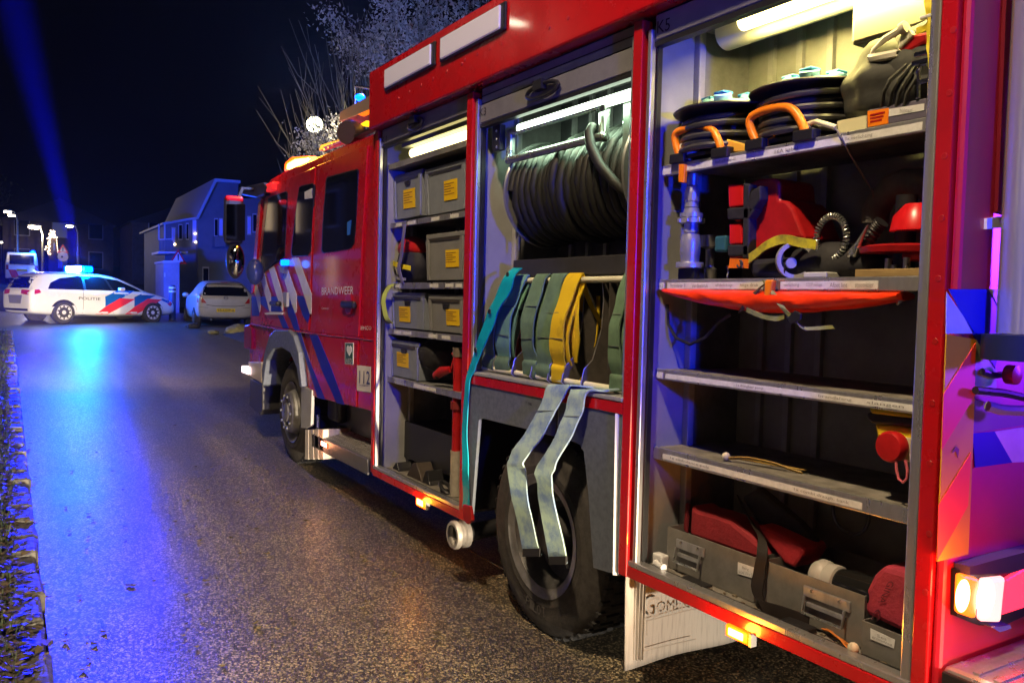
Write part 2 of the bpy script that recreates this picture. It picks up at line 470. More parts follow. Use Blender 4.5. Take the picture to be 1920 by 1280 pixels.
def big_tree(loc, h, label, trunk_m, r=.16, depth=4, leaves=0, leaf_m=None, name='tree', cat='tree', up=.3, spread=.5, lsize=.07, lspread=.5, group=None, lean=(0, 0), ll=.24):
    t = thing(name, label, cat, loc, 0, group)
    loc = Vector(loc); bt = B()
    top = loc+Vector((lean[0], lean[1], h*.42))
    bt.tube([loc-Vector((0, 0, .1)), loc.lerp(top, .5)+Vector((.04, -.03, 0)), top], [r*1.15, r*.95, r*.8], seg=10)
    bt.obj('trunk', trunk_m, t, smooth=True)
    tips = []; bb = B()
    for k in range(6):
        q = loc.lerp(top, .62+.38*k/5)
        a = k*2.4+random.random()
        grow(bb, q, Vector((math.cos(a)*.7, math.sin(a)*.7, .7)).normalized(), h*ll, r*.5, depth-1, tips, up, spread)
    bb.obj('limbs', trunk_m if not leaves else trunk_m, t, smooth=True)
    if leaves:
        bl = B()
        for i in range(leaves):
            p, d = random.choice(tips)
            q = p+Vector((random.gauss(0, lspread), random.gauss(0, lspread), random.gauss(0, lspread*.8)))
            s = lsize*random.uniform(.5, 1.5)
            u = Vector((random.gauss(0, 1), random.gauss(0, 1), random.gauss(0, 1))).normalized(); v = u.orthogonal().normalized()
            bl.face([bl.bm.verts.new(c) for c in (q+u*s, q+v*s*.5+u*s*.1, q-u*s*.9, q-v*s*.5)])
        bl.obj('crown', leaf_m, t)
    return t
# upright leafless willow behind the cab
wl = thing('willow_shrub', 'leafless willow with upright brown twigs behind the fire engine cab', 'tree', (15.5, -5.2, gz(15.5)))
b = B(); base = Vector((15.5, -5.2, gz(15.5)))
b.tube([base-Vector((0, 0, .1)), base+Vector((0, .05, 1.3)), base+Vector((.1, 0, 2.6))], [.24, .2, .17], seg=10).obj('trunk', BARK, wl, smooth=True)
b = B()
for k in range(190):
    t = random.random()
    fy = random.uniform(-1, 1); fx = random.uniform(-1, 1)
    root = base+Vector((fx*.3, fy*.3, 2.2+random.uniform(-.5, .6)))
    tip = base+Vector((fx*2.0, fy*3.3-.5, 3.6+random.uniform(.2, 3.9)*(1-.25*abs(fy))))
    mid = root.lerp(tip, .45)+Vector((fx*.5, fy*.8, -.35))
    pts = []
    for i in range(8):
        s = i/7
        q = root*(1-s)**2+mid*2*s*(1-s)+tip*s*s+Vector((random.gauss(0, .035), random.gauss(0, .035), 0))
        pts.append(q)
    b.tube(pts, [.023*(1-.78*i/7) for i in range(8)], seg=4, caps=False)
    for j in range(7):
        i = random.randint(2, 6); q = pts[i]
        dd = (pts[i+1]-q).normalized()+Vector((random.gauss(0, .42), random.gauss(0, .42), .45)); dd.normalize()
        L = random.uniform(.5, 1.3)
        e1 = q+dd*L*.5+Vector((random.gauss(0, .04), random.gauss(0, .04), .03)); e2 = q+dd*L+Vector((0, 0, L*.22))
        b.tube([q, e1, e2], [.010, .008, .004], seg=3, caps=False)
        if j % 2 == 0:
            d3 = (dd+Vector((random.gauss(0, .5), random.gauss(0, .5), .35))).normalized()
            b.tube([e1, e1+d3*L*.5], [.006, .003], seg=3, caps=False)
b.obj('twigs', TWIG, wl, smooth=True)
# pale tree over the truck
big_tree((14.0, -5.4, gz(14)), 11.5, 'pale barked tree with dry leaves lit blue above the truck body', BIRCH, r=.17, depth=4, leaves=26000, leaf_m=LEAFP, lsize=.036, lspread=.16, up=.12, spread=.55, cat='tree', ll=.155)
big_tree((15.5, -8.6, gz(16)), 12, 'leafless tree with clinging pale leaves further along behind the cab', BARK, r=.16, depth=4, leaves=14000, leaf_m=LEAFP, lsize=.04, lspread=.16, up=.15, spread=.55, ll=.16)
for i, (x, y, h, lab) in enumerate(((70, 7.5, 12, 'nearest of the dark street trees along the left side of the far road'), (58, 5.2, 9, 'slim dark tree beside the lit street lamp beyond the police car'), (84, 6.6, 13, 'tall dark street tree far down the left of the road'), (98, 4.6, 12, 'farthest dark tree by the gable outlined in lights'), (46, 7.0, 8, 'dark bushy tree at the left edge beyond the police car'))):
    big_tree((x, y, gz(x)), h, lab, BARK, r=.22, depth=3, leaves=500, leaf_m=DARKLEAF, lsize=.16, lspread=.5, group='street trees beyond the police car')

# ================================================================== FAR HOUSES
BRICKD = mat('dark house brick', (.16, .13, .12), .75, noise=.3, nscale=3, bump=.2, bscale=8)
RENDER = mat('pale house cladding', (.17, .18, .20), .65, noise=.2, nscale=1.5)
ROOFM = mat('dark roof tiles', (.045, .045, .05), .5, noise=.3, nscale=4, stretch=(1, 6, 1))
TRIM = mat('pale roof trim', (.55, .56, .58), .5)
WINM = mat('dark window glass', (.01, .012, .02), .12)
CURT = emis('curtained window glow', (.35, .42, 1.0), .05)
LAMPW = emis('warm window lamp', (1, .75, .4), 5)
XH = 37.0
def hx(px, py, X=XH): return PX(px, py, X)
def hprism(name, px, X, dep, m, parent, bevel=0):
    pts = [PX(x, y, X) for x, y in px]
    return B().prism(pts, (dep, 0, 0)).obj(name, m, parent, bevel=bevel)
def rectp(x0, x1, y0, y1, sl=0.02): return [(x0, y0), (x1, y0+(x1-x0)*sl), (x1, y1+(x1-x0)*sl), (x0, y1)]
hs = thing('gabled_house', 'pale clad house with steep blue lit gable and balcony right of the police car', 'house', (XH, hx(400, 480).y, gz(XH)))
GB = 620
hprism('gable_wall', [(371, 408), (405, 340), (447, 344), (446, 372), (500, 372), (500, GB), (371, GB)], XH, 9, RENDER, hs)
hprism('verge_board', [(368.5, 407), (403, 334.5), (451, 338.5), (451, 343.5), (406.5, 340.5), (372.5, 410)], XH-.25, 9.3, TRIM, hs)
hprism('wing_wall', [(309, 418), (371, 409), (371, GB), (309, GB)], XH+.4, 6, RENDER, hs)
hprism('wing_roof', [(305, 417.5), (371, 406), (371, 409.5), (305, 421)], XH-.1, 7, TRIM, hs)
def window(px, X, parent, bars=1, lit=None):
    f = hprism('window', px, X, .06, TRIM, parent)
    cx = sum(p[0] for p in px)/4; cy = sum(p[1] for p in px)/4
    inn = [(cx+(x-cx)*.78, cy+(y-cy)*.86) for x, y in px]
    hprism('pane', inn, X-.012, .03, lit or WINM, f)
    return f
window(rectp(361, 371, 411, 455), XH-.06+.4, hs, lit=CURT)
window(rectp(322, 329, 426, 462), XH-.06+.4, hs, lit=CURT)
window(rectp(335, 342, 420, 450), XH-.06+.4, hs)
window(rectp(349, 354, 418, 450), XH-.06+.4, hs)
window(rectp(402, 409, 409, 444), XH-.06, hs)
window(rectp(411, 418, 409, 444), XH-.06, hs, lit=CURT)
window(rectp(464, 471, 405, 440), XH-.06, hs, lit=CURT)
window(rectp(474, 482, 400, 436), XH-.06, hs)
window(rectp(380, 392, 500, 545), XH-.06, hs)
sl = hprism('balcony_slab', [(297, 471), (352, 471.5), (352, 475), (297, 475.5)], XH-1.5, 1.8, TRIM, hs)
rl = hprism('balcony_railing', [(297, 448), (323, 447), (323, 449), (297, 450)], XH-1.5, .05, TRIM, hs)
for k in range(5):
    x = 298.5+k*5.5
    hprism('balcony_panel', [(x, 451), (x+4.4, 451), (x+4.4, 469), (x, 469)], XH-1.48, .03, RENDER, hs)
for x in (298, 309):
    a = PX(x, 420, XH-1.5); c_ = PX(x, 449, XH-1.5)
    B().tube([a, c_], .03, 6).obj('balcony_post', TRIM, hs)
hprism('balcony_front', [(403, 443), (424, 443), (424, 462), (403, 463)], XH-.6, .5, RENDER, hs)
for (px, py) in ((366, 438), (367, 454), (328, 458)):
    p = PX(px, py, XH-.05+.3); B().ball(p, .05).obj('window_lamp', LAMPW, hs)
# container box, sign, bollard near the crossing
XC = 33.6
cb = thing('container', 'plain blue lit storage container standing below the balcony', 'container', (XC, PX(325, 520, XC).y, gz(XC)))
hprism('body', [(307, 492), (337, 491), (337, 592), (307, 593)], XC, 2, mat('container steel', (.30, .31, .34), .5, noise=.2, nscale=3), cb, .02)
hprism('lid', [(305.5, 489), (338.5, 488), (338.5, 491.6), (305.5, 492.6)], XC-.06, 2.1, TRIM, cb)
hprism('notice', [(308, 511), (310, 511), (310, 519), (308, 519)], XC-.02, .02, E_WHITE if False else LABEL, cb)
def sign_post(px, ybase, X, label, tris=None, disc=None, size=.45):
    p = PX(px, 480, X); t = thing('traffic_sign', label, 'traffic sign', (X, p.y, gz(X)))
    top = PX(px, (tris or disc)[1], X)
    B().tube([(X+.04, p.y, gz(X)), (X+.04, p.y, top.z)], .03, 8).obj('pole', STEEL, t, smooth=True)
    if tris:
        c_ = PX(px, tris[1], X); r = tris[2]
        tr = [(X, c_.y, c_.z+r), (X, c_.y-r*.9, c_.z-r*.6), (X, c_.y+r*.9, c_.z-r*.6)]
        B().prism(tr, (.02, 0, 0)).obj('triangle_plate', FLRED, t)
        r *= .66
        tr = [(X-.006, c_.y, c_.z+r), (X-.006, c_.y-r*.9, c_.z-r*.6), (X-.006, c_.y+r*.9, c_.z-r*.6)]
        B().prism(tr, (.004, 0, 0)).obj('triangle_face', WHITE, t)
        r *= .3
        B().prism([(X-.012, c_.y-.02, c_.z-.1), (X-.012, c_.y+.02, c_.z-.1), (X-.012, c_.y+.03, c_.z+.16), (X-.012, c_.y-.03, c_.z+.16)], (.004, 0, 0)).obj('symbol', INK, t)
    if disc:
        c_ = PX(px, disc[1], X)
        B().lathe([(0, disc[2]), (.02, disc[2])], (X, c_.y, c_.z), (-1, 0, 0)).obj('round_plate', WHITE, t)
        B().lathe([(0, disc[2]*.2), (.003, disc[2]*.2)], (X-.022, c_.y+.05, c_.z), (-1, 0, 0)).obj('symbol', INK, t)
    return t
sign_post(118, 0, 60, 'triangular warning sign over a round sign beyond the police car', (118, 468, .34), (118, 481.5, .30))
sign_post(334, 0, 35.0, 'triangular warning sign seen under the house balcony', (334, 484, .36))
bl = PG(323, 600)
t = thing('bollard', 'dark blue bollard with white bands in front of the police car bonnet', 'bollard', bl)
hb = 1.15
B().lathe([(0, .11), (hb-.06, .11), (hb, .06)], bl, (0, 0, 1), 16).obj('post', mat('dark bollard paint', (.05, .07, .16), .4), t, smooth=True)
for z in (hb-.12, hb-.24): B().lathe([(0, .113), (.06, .113)], bl+Vector((0, 0, z)), (0, 0, 1), 16).obj('reflective_band', WHITE, t, smooth=True)

def simple_house(x, y, wd, dep, hgt, roof, label, wins, m=BRICKD, group='dark terraced houses down the road'):
    t = thing('house', label, 'house', (x, y, gz(x)), 0, group)
    z0 = gz(x)-.5
    B().box(x, x+dep, y-wd/2, y+wd/2, z0, z0+hgt).obj('wall', m, t)
    B().prism([(x-.3, y-wd/2-.3, z0+hgt), (x-.3, y+wd/2+.3, z0+hgt), (x-.3, y, z0+hgt+roof)], (dep+.6, 0, 0)).obj('roof', ROOFM, t)
    for wy, wz, ww, wh, lit in wins:
        f = B().box(x-.05, x+.03, y+wy-ww/2-.08, y+wy+ww/2+.08, z0+wz-.08, z0+wz+wh+.08).obj('window', TRIM, t)
        B().box(x-.07, x-.04, y+wy-ww/2, y+wy+ww/2, z0+wz, z0+wz+wh).obj('pane', CURT if lit else WINM, f)
    return t
def wn(n, wd, rows=2, lit=(1,)):
    out = []
    for r_ in range(rows):
        for k in range(n): out.append((-wd/2+wd*(k+.5)/n, 1.3+2.8*r_, 1.1, 1.5, (k+r_*n) in lit))
    return out
simple_house(88, -2, 9, 8, 5.4, 2.2, 'dark brick house far behind the police car light bar', wn(3, 9, 2, (1, 4)))
simple_house(84, 6.4, 6, 8, 5.0, 2.0, 'dark house behind the traffic signs left of the blue lights', wn(2, 6, 2, (3,)))
simple_house(70, -9.5, 7, 8, 5.2, 1.6, 'dark house between the blue lights and the container', wn(2, 7, 2, (0, 2)))
simple_house(120, 20, 9, 9, 6, 3, 'far dark house at the left edge behind the white van', wn(3, 9, 2, (0, 2, 4)))
simple_house(128, 10, 8, 9, 6, 3.5, 'farthest dark house at the end of the road', wn(3, 8, 2, (1, 3)))
simple_house(47, -18.2, 6, 8, 6.5, 2.5, 'dark house behind the door mirror of the truck', wn(2, 6, 2, (1,)))
# houses along the left side of the street, opposite the fire engine
def side_house(x, y, wd, hgt, label, lit):
    t = thing('house', label, 'house', (x, y, gz(x)), 0, 'brick houses on the left side of the street'); z0 = gz(x)-.3
    B().box(x-wd/2, x+wd/2, y, y+8, z0, z0+hgt).obj('wall', mat('opposite house brick', (.22, .13, .09), .7, noise=.4, nscale=6), t)
    B().prism([(x-wd/2-.2, y-.4, z0+hgt), (x-wd/2-.2, y+8.4, z0+hgt), (x-wd/2-.2, y+4, z0+hgt+3)], (wd+.4, 0, 0)).obj('roof', ROOFM, t)
    for r_ in range(2):
        for k in range(3):
            xx = x-wd/2+wd*(k+.5)/3; zz = z0+1.2+2.7*r_
            f = B().box(xx-.7, xx+.7, y-.06, y+.02, zz-.08, zz+1.48).obj('window', TRIM, t)
            B().box(xx-.62, xx+.62, y-.08, y-.05, zz, zz+1.4).obj('pane', emis('warm room light', (1, .72, .4), 1.6) if (k+3*r_) in lit else WINM, f)
for x, lab, lit in ((-6, 'brick house on the left side, farthest back behind the camera', (1,)), (2.5, 'brick house on the left side opposite the rear locker', (0, 4)), (11, 'brick house on the left side opposite the cab', (2, 3)), (19.5, 'brick house on the left side at the corner by the police car', (1, 5))):
    side_house(x, 13.0, 8.2, 5.6, lab, lit)
for x, lab, lit in ((37, 'brick house just past the crossing on the left side', (0, 5)), (47, 'brick house second past the crossing on the left side', (1, 3)), (57, 'brick house third past the crossing on the left side', (2, 4))):
    side_house(x, 9.5, 8.2, 5.6, lab, lit)
# gable outlined in fairy lights
XG = 74
gh = thing('garden_gable', 'small gable outlined with a warm string of lights behind the police car', 'house', (XG, PX(98, 480, XG).y, gz(XG)))
hprism('wall', [(91, 457), (98, 437), (107, 447), (108.5, 475), (109, 520), (91, 520)], XG, 4, BRICKD, gh)
b = B()
path = [(90, 475), (91, 463), (92, 450), (95, 441), (98.5, 434), (102, 440), (105.5, 446)]
for a, c_ in zip(path, path[1:]):
    for k in range(9):
        q = PX(a[0]+(c_[0]-a[0])*k/9, a[1]+(c_[1]-a[1])*k/9, XG-.1)+Vector((0, random.gauss(0, .08), random.gauss(0, .06)))
        b.ball(q, .06, sub=1)
for k in range(9): b.ball(PX(106+k*.3, 449+3*k, XG-.1), .035, sub=1)
o = b.obj('string_lights', emis('fairy lights', (1, .72, .45), 6), gh); o['kind'] = 'stuff'
window([(100, 455), (103.5, 455), (103.5, 470), (100, 470)], XG-.07, gh, lit=CURT)
# street lamps
def street_lamp(X, px, py, arm, label, en, group='street lamps down the road', pole_px=None, r=.16):
    hd = PX(px, py, X); yp = PX(pole_px, py, X).y if pole_px else hd.y-arm
    t = thing('street_lamp', label, 'street lamp', (X, yp, gz(X)), 0, group)
    B().tube([(X, yp, gz(X)), (X, yp, hd.z-.9), (X, yp, hd.z-.35), (X, yp+(hd.y-yp)*.3, hd.z+.02), (X, yp+(hd.y-yp)*.7, hd.z+.12)], [.08, .06, .05, .045, .04], 8).obj('pole', STEEL, t, smooth=True)
    B().ball(hd+Vector((0, 0, .09)), 1, (r*.9, r*2.2, r*.55)).obj('lamp_housing', ALUP, t, smooth=True)
    B().ball(hd-Vector((0, 0, .02)), 1, (r*.8, r*1.9, r*.5)).obj('lamp_lens', emis('street lamp glow', (1, .86, .62), 30), t, smooth=True)
    if en: light('street_lamp_light', 'POINT', hd-Vector((.3, 0, .4)), en, (1, .80, .5), .2)
    return t
street_lamp(50, 65, 426, 1, 'bright street lamp on a curved arm above the white van', 260, pole_px=80, r=.16)
street_lamp(64, 14, 397, 1, 'upper of the paired lamps at the far left', 0, pole_px=32, r=.12)
street_lamp(64.5, 22, 404, 1, 'lower of the paired lamps at the far left', 0, pole_px=33, r=.12)
street_lamp(58, 130, 424, 1, 'slim flat street lamp to the right of the lit gable', 0, pole_px=146, r=.11)
for i, (px, py, X, lab) in enumerate(((2, 454, 110, 'leftmost of the four tiny far lamps'), (39, 454, 104, 'second from the left of the four tiny far lamps'), (58, 455, 100, 'third from the left of the four tiny far lamps'), (77, 457, 96, 'rightmost of the four tiny far lamps'))):
    street_lamp(X, px, py, .0, lab, 0, r=.16, group='tiny lamps far down the road')
# globe lamp among the willow twigs
gp = PX(590, 234, 17.2)
t = thing('globe_lamp', 'glowing round globe lamp among the willow twigs behind the cab', 'street lamp', (gp.x, gp.y, gz(gp.x)))
B().tube([(gp.x, gp.y, gz(gp.x)), (gp.x, gp.y, gp.z-.1)], .05, 8).obj('pole', STEEL, t, smooth=True)
B().ball(gp, .17, sub=3).obj('globe', emis('globe lamp glass', (1, .97, .68), 7), t, smooth=True)
light('globe_lamp_light', 'POINT', Vector((16.2, -3.4, gp.z-.2)), 80, (1, .82, .5), .17)

# ================================================================== CARS
from mathutils.bvhtree import BVHTree
def car_body(st, m, parent, name='body'):
    """st: stations (x, zbottom, zbelt, half width, zroof, half width of roof)"""
    b = B(); rings = []
    for x, zb, zl, w_, zr, wr in st:
        half = [(0, zb), (w_*.86, zb), (w_*.98, zb+.10), (w_, zb+(zl-zb)*.55), (w_*.975, zl), (w_*.94, zl+.03 if zr > zl+.06 else zl), (wr, max(zr-.05, zl)), (wr*.8, zr), (0, zr+.012)]
        ring = [b.bm.verts.new((x, -y, z)) for y, z in half]+[b.bm.verts.new((x, y, z)) for y, z in half[-2:0:-1]]
        rings.append(ring)
    n = len(rings[0])
    for a, c_ in zip(rings, rings[1:]):
        for k in range(n): b.face([a[k], c_[k], c_[(k+1) % n], a[(k+1) % n]])
    b.face(rings[0]); b.face(rings[-1][::-1])
    o = b.obj(name, m, parent, smooth=False, local=True, sub=2)
    dg = bpy.context.evaluated_depsgraph_get(); dg.update()
    me = bpy.data.meshes.new_from_object(o.evaluated_get(dg)); o.modifiers.clear(); o.data = me
    for p in me.polygons: p.use_smooth = True
    bv = BVHTree.FromPolygons([v.co for v in me.vertices], [p.vertices[:] for p in me.polygons])
    return o, bv
def decal(name, poly, axis, bv, parent, m, off=.006, step=.12):
    """film or glass laid on the body: poly in (x,z) seen from -y, or (y,z) seen from -x"""
    if axis == 'y': pts = [(p[0], -3, p[1]) for p in poly]; d = Vector((0, 1, 0)); ax = (0, 2)
    else: pts = [(-3, p[0], p[1]) for p in poly]; d = Vector((1, 0, 0)); ax = (1, 2)
    b = B(); b.face([b.bm.verts.new(p) for p in pts])
    for k in ax:
        lo = min(p[k] for p in pts); hi = max(p[k] for p in pts); q = lo+step
        while q < hi:
            no = [0, 0, 0]; no[k] = 1; co = [0, 0, 0]; co[k] = q
            bmesh.ops.bisect_plane(b.bm, geom=b.bm.verts[:]+b.bm.edges[:]+b.bm.faces[:], plane_co=co, plane_no=no)
            q += step
    for v in b.bm.verts:
        h = bv.ray_cast(v.co, d)
        if h[0] is None: h = bv.find_nearest(v.co+d*3)
        v.co = h[0]-d*off
    bmesh.ops.recalc_face_normals(b.bm, faces=b.bm.faces)
    return b.obj(name, m, parent, local=True, smooth=True)
def car_wheel(x, y, r, parent, m_rim, spokes=10):
    s = -1 if y < 0 else 1
    o = Vector((x, y, r))
    wh = B().lathe([(0, r*.66), (.0, r*.93), (.03, r), (.17, r), (.20, r*.9)], o+Vector((0, s*.10, 0)), (0, -s, 0), 32).obj('wheel', RUBD, parent, smooth=True, local=True)
    B().lathe([(0, r*.66), (.015, r*.62), (.05, r*.6), (.06, .02)], o+Vector((0, s*.101, 0)), (0, -s, 0), 32, cap=False).obj('rim_barrel', BLACK, wh, smooth=True, local=True)
    b = B()
    for k in range(spokes):
        a = k*2*math.pi/spokes
        for w0 in (0,):
            c_, d = math.cos(a), math.sin(a); t = .5*2*math.pi/spokes*.62
            pts = [(o.x+math.cos(a-t*1.4)*r*.16, o.y+s*.09, o.z+math.sin(a-t*1.4)*r*.16), (o.x+math.cos(a-t)*r*.62, o.y+s*.105, o.z+math.sin(a-t)*r*.62), (o.x+math.cos(a+t)*r*.62, o.y+s*.105, o.z+math.sin(a+t)*r*.62), (o.x+math.cos(a+t*1.4)*r*.16, o.y+s*.09, o.z+math.sin(a+t*1.4)*r*.16)]
            b.prism(pts, (0, -s*.015, 0))
    b.lathe([(0, r*.64), (.02, r*.67), (.03, r*.64)], o+Vector((0, s*.10, 0)), (0, s, 0), 32, cap=False)
    b.lathe([(0, r*.2), (.02, r*.18)], o+Vector((0, s*.085, 0)), (0, s, 0), 16)
    b.obj('rim', m_rim, wh, smooth=True, local=True)
    return wh
# ---- police estate
a_, c_ = PG(117, 607), PG(286, 603)
hd = (c_-a_); psi = math.atan2(hd.y, hd.x)
left = Vector((-math.sin(psi), math.cos(psi), 0))
org = a_+left*.80; org.z = gz(org.x)-.02
pc = thing('police_car', 'white police estate car with striped side and lit blue light bar across the road', 'police car', org, psi)
st = [(-.93, .42, .80, .74, .86, .60), (-.90, .30, .92, .84, .98, .66), (-.80, .26, .95, .89, 1.22, .62), (-.58, .24, .95, .90, 1.42, .60), (-.2, .22, .94, .90, 1.485, .60), (.6, .20, .93, .90, 1.50, .62), (1.4, .19, .91, .90, 1.47, .62), (1.95, .19, .90, .90, 1.36, .60), (2.55, .20, .90, .89, 1.06, .64), (2.78, .20, .88, .89, .955, .72), (3.15, .21, .82, .87, .87, .70), (3.45, .22, .70, .82, .76, .62), (3.62, .26, .58, .70, .62, .52), (3.68, .32, .48, .55, .50, .45)]
body, bv = car_body(st, CARW, pc)
decal('side_window', [(-.42, .99), (-.30, 1.17), (.0, 1.31), (.5, 1.385), (1.15, 1.39), (1.75, 1.30), (2.35, 1.04), (2.42, .97), (1.2, .985)], 'y', bv, pc, GLASS)
decal('rear_window', [(-.68, 1.0), (.68, 1.0), (.58, 1.33), (-.58, 1.33)], 'x', bv, pc, GLASS)
decal('tail_lamp', [(-.88, .80), (-.35, .84), (-.35, .96), (-.88, .94)], 'x', bv, pc, DRED)
decal('tail_lamp', [(.88, .80), (.35, .84), (.35, .96), (.88, .94)], 'x', bv, pc, DRED)
decal('tail_lamp', [(-.90, .80), (-.62, .88), (-.66, .97), (-.90, .95)], 'y', bv, pc, DRED)
decal('licence_plate_recess', [(-.34, .56), (.34, .56), (.42, .80), (-.42, .80)], 'x', bv, pc, mat('recess grey', (.2, .2, .24), .5))
decal('rear_bumper_skirt', [(-.80, .24), (.80, .24), (.80, .42), (-.80, .42)], 'x', bv, pc, BLACK)
decal('door_line', [(.55, .30), (.56, .30), (.58, .97), (.57, .97)], 'y', bv, pc, BLACK, .003)
decal('door_line', [(1.48, .30), (1.49, .30), (1.51, .97), (1.50, .97)], 'y', bv, pc, BLACK, .003)
decal('sill_line', [(.36, .235), (2.30, .235), (2.30, .26), (.36, .26)], 'y', bv, pc, BLACK, .004)
decal('film_patch', [(-.42, .80), (-.05, .79), (-.05, .88), (-.42, .89)], 'y', bv, pc, WHITE)
for q in range(2):
    x0 = 1.22+.92*q
    decal('blue_stripe', [(x0, .50), (x0+.55, .78), (x0+.98, 1.0-.03*q), (x0+.42, 1.0-.02*q), (x0+.0, .80)], 'y', bv, pc, mat('police blue film', (.005, .10, .45), .4), .006)
    decal('red_stripe', [(x0-.28, .27), (x0+.08, .27), (x0+.95, .74), (x0+.45, .76), (x0+.0, .50)], 'y', bv, pc, FLRED, .008)
decal('blue_stripe', [(3.0, .74), (3.25, .80), (3.5, .72), (3.35, .60)], 'y', bv, pc, MATS['police blue film'], .006)
decal('red_stripe', [(3.28, .60), (3.42, .68), (3.5, .60), (3.40, .52)], 'y', bv, pc, FLRED, .006)
decal('headlamp', [(3.36, .60), (3.66, .50), (3.64, .60), (3.45, .72)], 'y', bv, pc, GLASS, .006)
for x in (0, 2.75):
    decal('wheel_arch', [(x+.385*math.cos(t*math.pi/12), .31+.385*math.sin(t*math.pi/12)) for t in range(-5, 18)], 'y', bv, pc, BLACK, .004, .3)
    for y in (-.80, .80): car_wheel(x, y, .325, pc, mat('silver alloy', (.80, .78, .75), .4, metal=.2))
for ch, x in zip('POLITIE', (.52, .60, .68, .76, .82, .88, .93)):
    pass
for x in (.95, 1.92): B().box(x-.10, x+.06, -.925, -.895, .83, .86).obj('door_handle', CARW, pc, local=True, bevel=.01)
decal('window_pillar', [(.60, .99), (.68, .99), (.70, 1.39), (.63, 1.39)], 'y', bv, pc, BLACK, .009)
decal('window_pillar', [(1.44, .98), (1.52, .98), (1.36, 1.37), (1.30, 1.37)], 'y', bv, pc, BLACK, .009)
decal('roof_rail', [(-.5, 1.43), (1.5, 1.45), (1.5, 1.465), (-.5, 1.445)], 'y', bv, pc, BLACK, .012)
quad_text('POLITIE', (.42, -.912, .78), (1.06, -.912, .765), (.42, -.912, .70), INK, pc, local=True)
B().box(1.62, 1.80, -.99, -.86, .98, 1.08).obj('door_mirror', CARW, pc, local=True, bevel=.03)
lb = B().box(.72, 1.02, -.58, .58, 1.51, 1.70).obj('light_bar', E_BLUE, pc, local=True, bevel=.04)
B().box(.70, 1.04, -.40, .40, 1.505, 1.535).obj('light_bar_base', BLACK, pc, local=True, bevel=.01)
B().box(.69, 1.05, -.46, .40, 1.535, 1.69).obj('light_bar_core', E_BLUEC, lb, local=True, bevel=.03)
B().tube([(-.3, 0, 1.49), (-.42, 0, 1.72)], .01, 6).obj('aerial', BLACK, pc, local=True)
Mp = MW[pc.name]
# ---- silver hatchback seen from behind
pO = PG(423.7, 613)
oc = thing('parked_hatchback', 'silver beige hatchback with yellow licence plate parked facing away beside the truck', 'car', (pO.x+.35, pO.y, gz(pO.x)-.02), R(-4.5))
st = [(-.50, .45, .80, .55, .84, .50), (-.47, .33, .90, .74, .95, .66), (-.40, .29, .97, .82, 1.10, .66), (-.25, .27, .99, .845, 1.30, .62), (-.05, .24, .99, .85, 1.40, .60), (.5, .22, .98, .86, 1.445, .61), (1.2, .21, .96, .86, 1.43, .61), (1.8, .21, .95, .86, 1.30, .60), (2.4, .22, .94, .86, 1.0, .66), (2.9, .24, .82, .83, .86, .66), (3.3, .26, .66, .74, .70, .56), (3.42, .32, .52, .6, .54, .46)]
body, bv2 = car_body(st, CARS, oc)
decal('rear_window', [(-.66, .97), (.66, .97), (.62, 1.20), (.50, 1.335), (-.50, 1.335), (-.62, 1.20)], 'x', bv2, oc, GLASS, .008)
decal('tail_lamp', [(-.81, .76), (-.55, .74), (-.72, .97), (-.80, .97)], 'x', bv2, oc, DRED, .008)
decal('tail_lamp', [(.81, .76), (.55, .74), (.72, .97), (.80, .97)], 'x', bv2, oc, DRED, .008)
decal('tailgate_line', [(-.56, .70), (-.3, .665), (.3, .665), (.56, .70), (.56, .685), (.3, .65), (-.3, .65), (-.56, .685)], 'x', bv2, oc, BLACK, .006)
decal('bumper_line', [(-.80, .63), (-.5, .61), (-.5, .60), (-.80, .62)], 'x', bv2, oc, mat('shadow line grey', (.12, .11, .10), .5), .006)
decal('bumper_line', [(.80, .63), (.5, .61), (.5, .60), (.80, .62)], 'x', bv2, oc, MATS['shadow line grey'], .006)
decal('high_brake_lamp', [(-.10, 1.365), (.10, 1.365), (.10, 1.39), (-.10, 1.39)], 'x', bv2, oc, DRED, .01)
B().box(-.515, -.50, -.27, .27, .48, .585).obj('licence_plate', mat('yellow plate', (.85, .62, .01), .4), oc, local=True)
quad_text('95-LDP-6', (-.517, .24, .572), (-.517, -.24, .572), (-.517, .24, .495), INK, oc, local=True)
B().box(-.51, -.49, -.10, .10, .74, .79).obj('tailgate_handle', CARS, oc, local=True, bevel=.008)
bb = B(); bb.tube([(-.51, .06*math.cos(k*math.pi/8), .905+.05*math.sin(k*math.pi/8)) for k in range(16)], .006, 6, closed=True); bb.box(-.515, -.505, -.07, .07, .90, .91)
bb.obj('badge', CHROME, oc, local=True)
B().tube([(-.3, .42, .27), (-.42, .42, .26), (-.5, .42, .25)], .028, 10).obj('exhaust_pipe', STEEL, oc, local=True, smooth=True)
for s in (-1, 1): B().ball((1.75, s*.93, .98), .1, (.6, 1, .75)).obj('door_mirror', CARS, oc, local=True, smooth=True)
for x in (0, 2.5):
    for y in (-.76, .76): car_wheel(x+.12, y, .31, oc, RIM)
Mo = MW[oc.name]
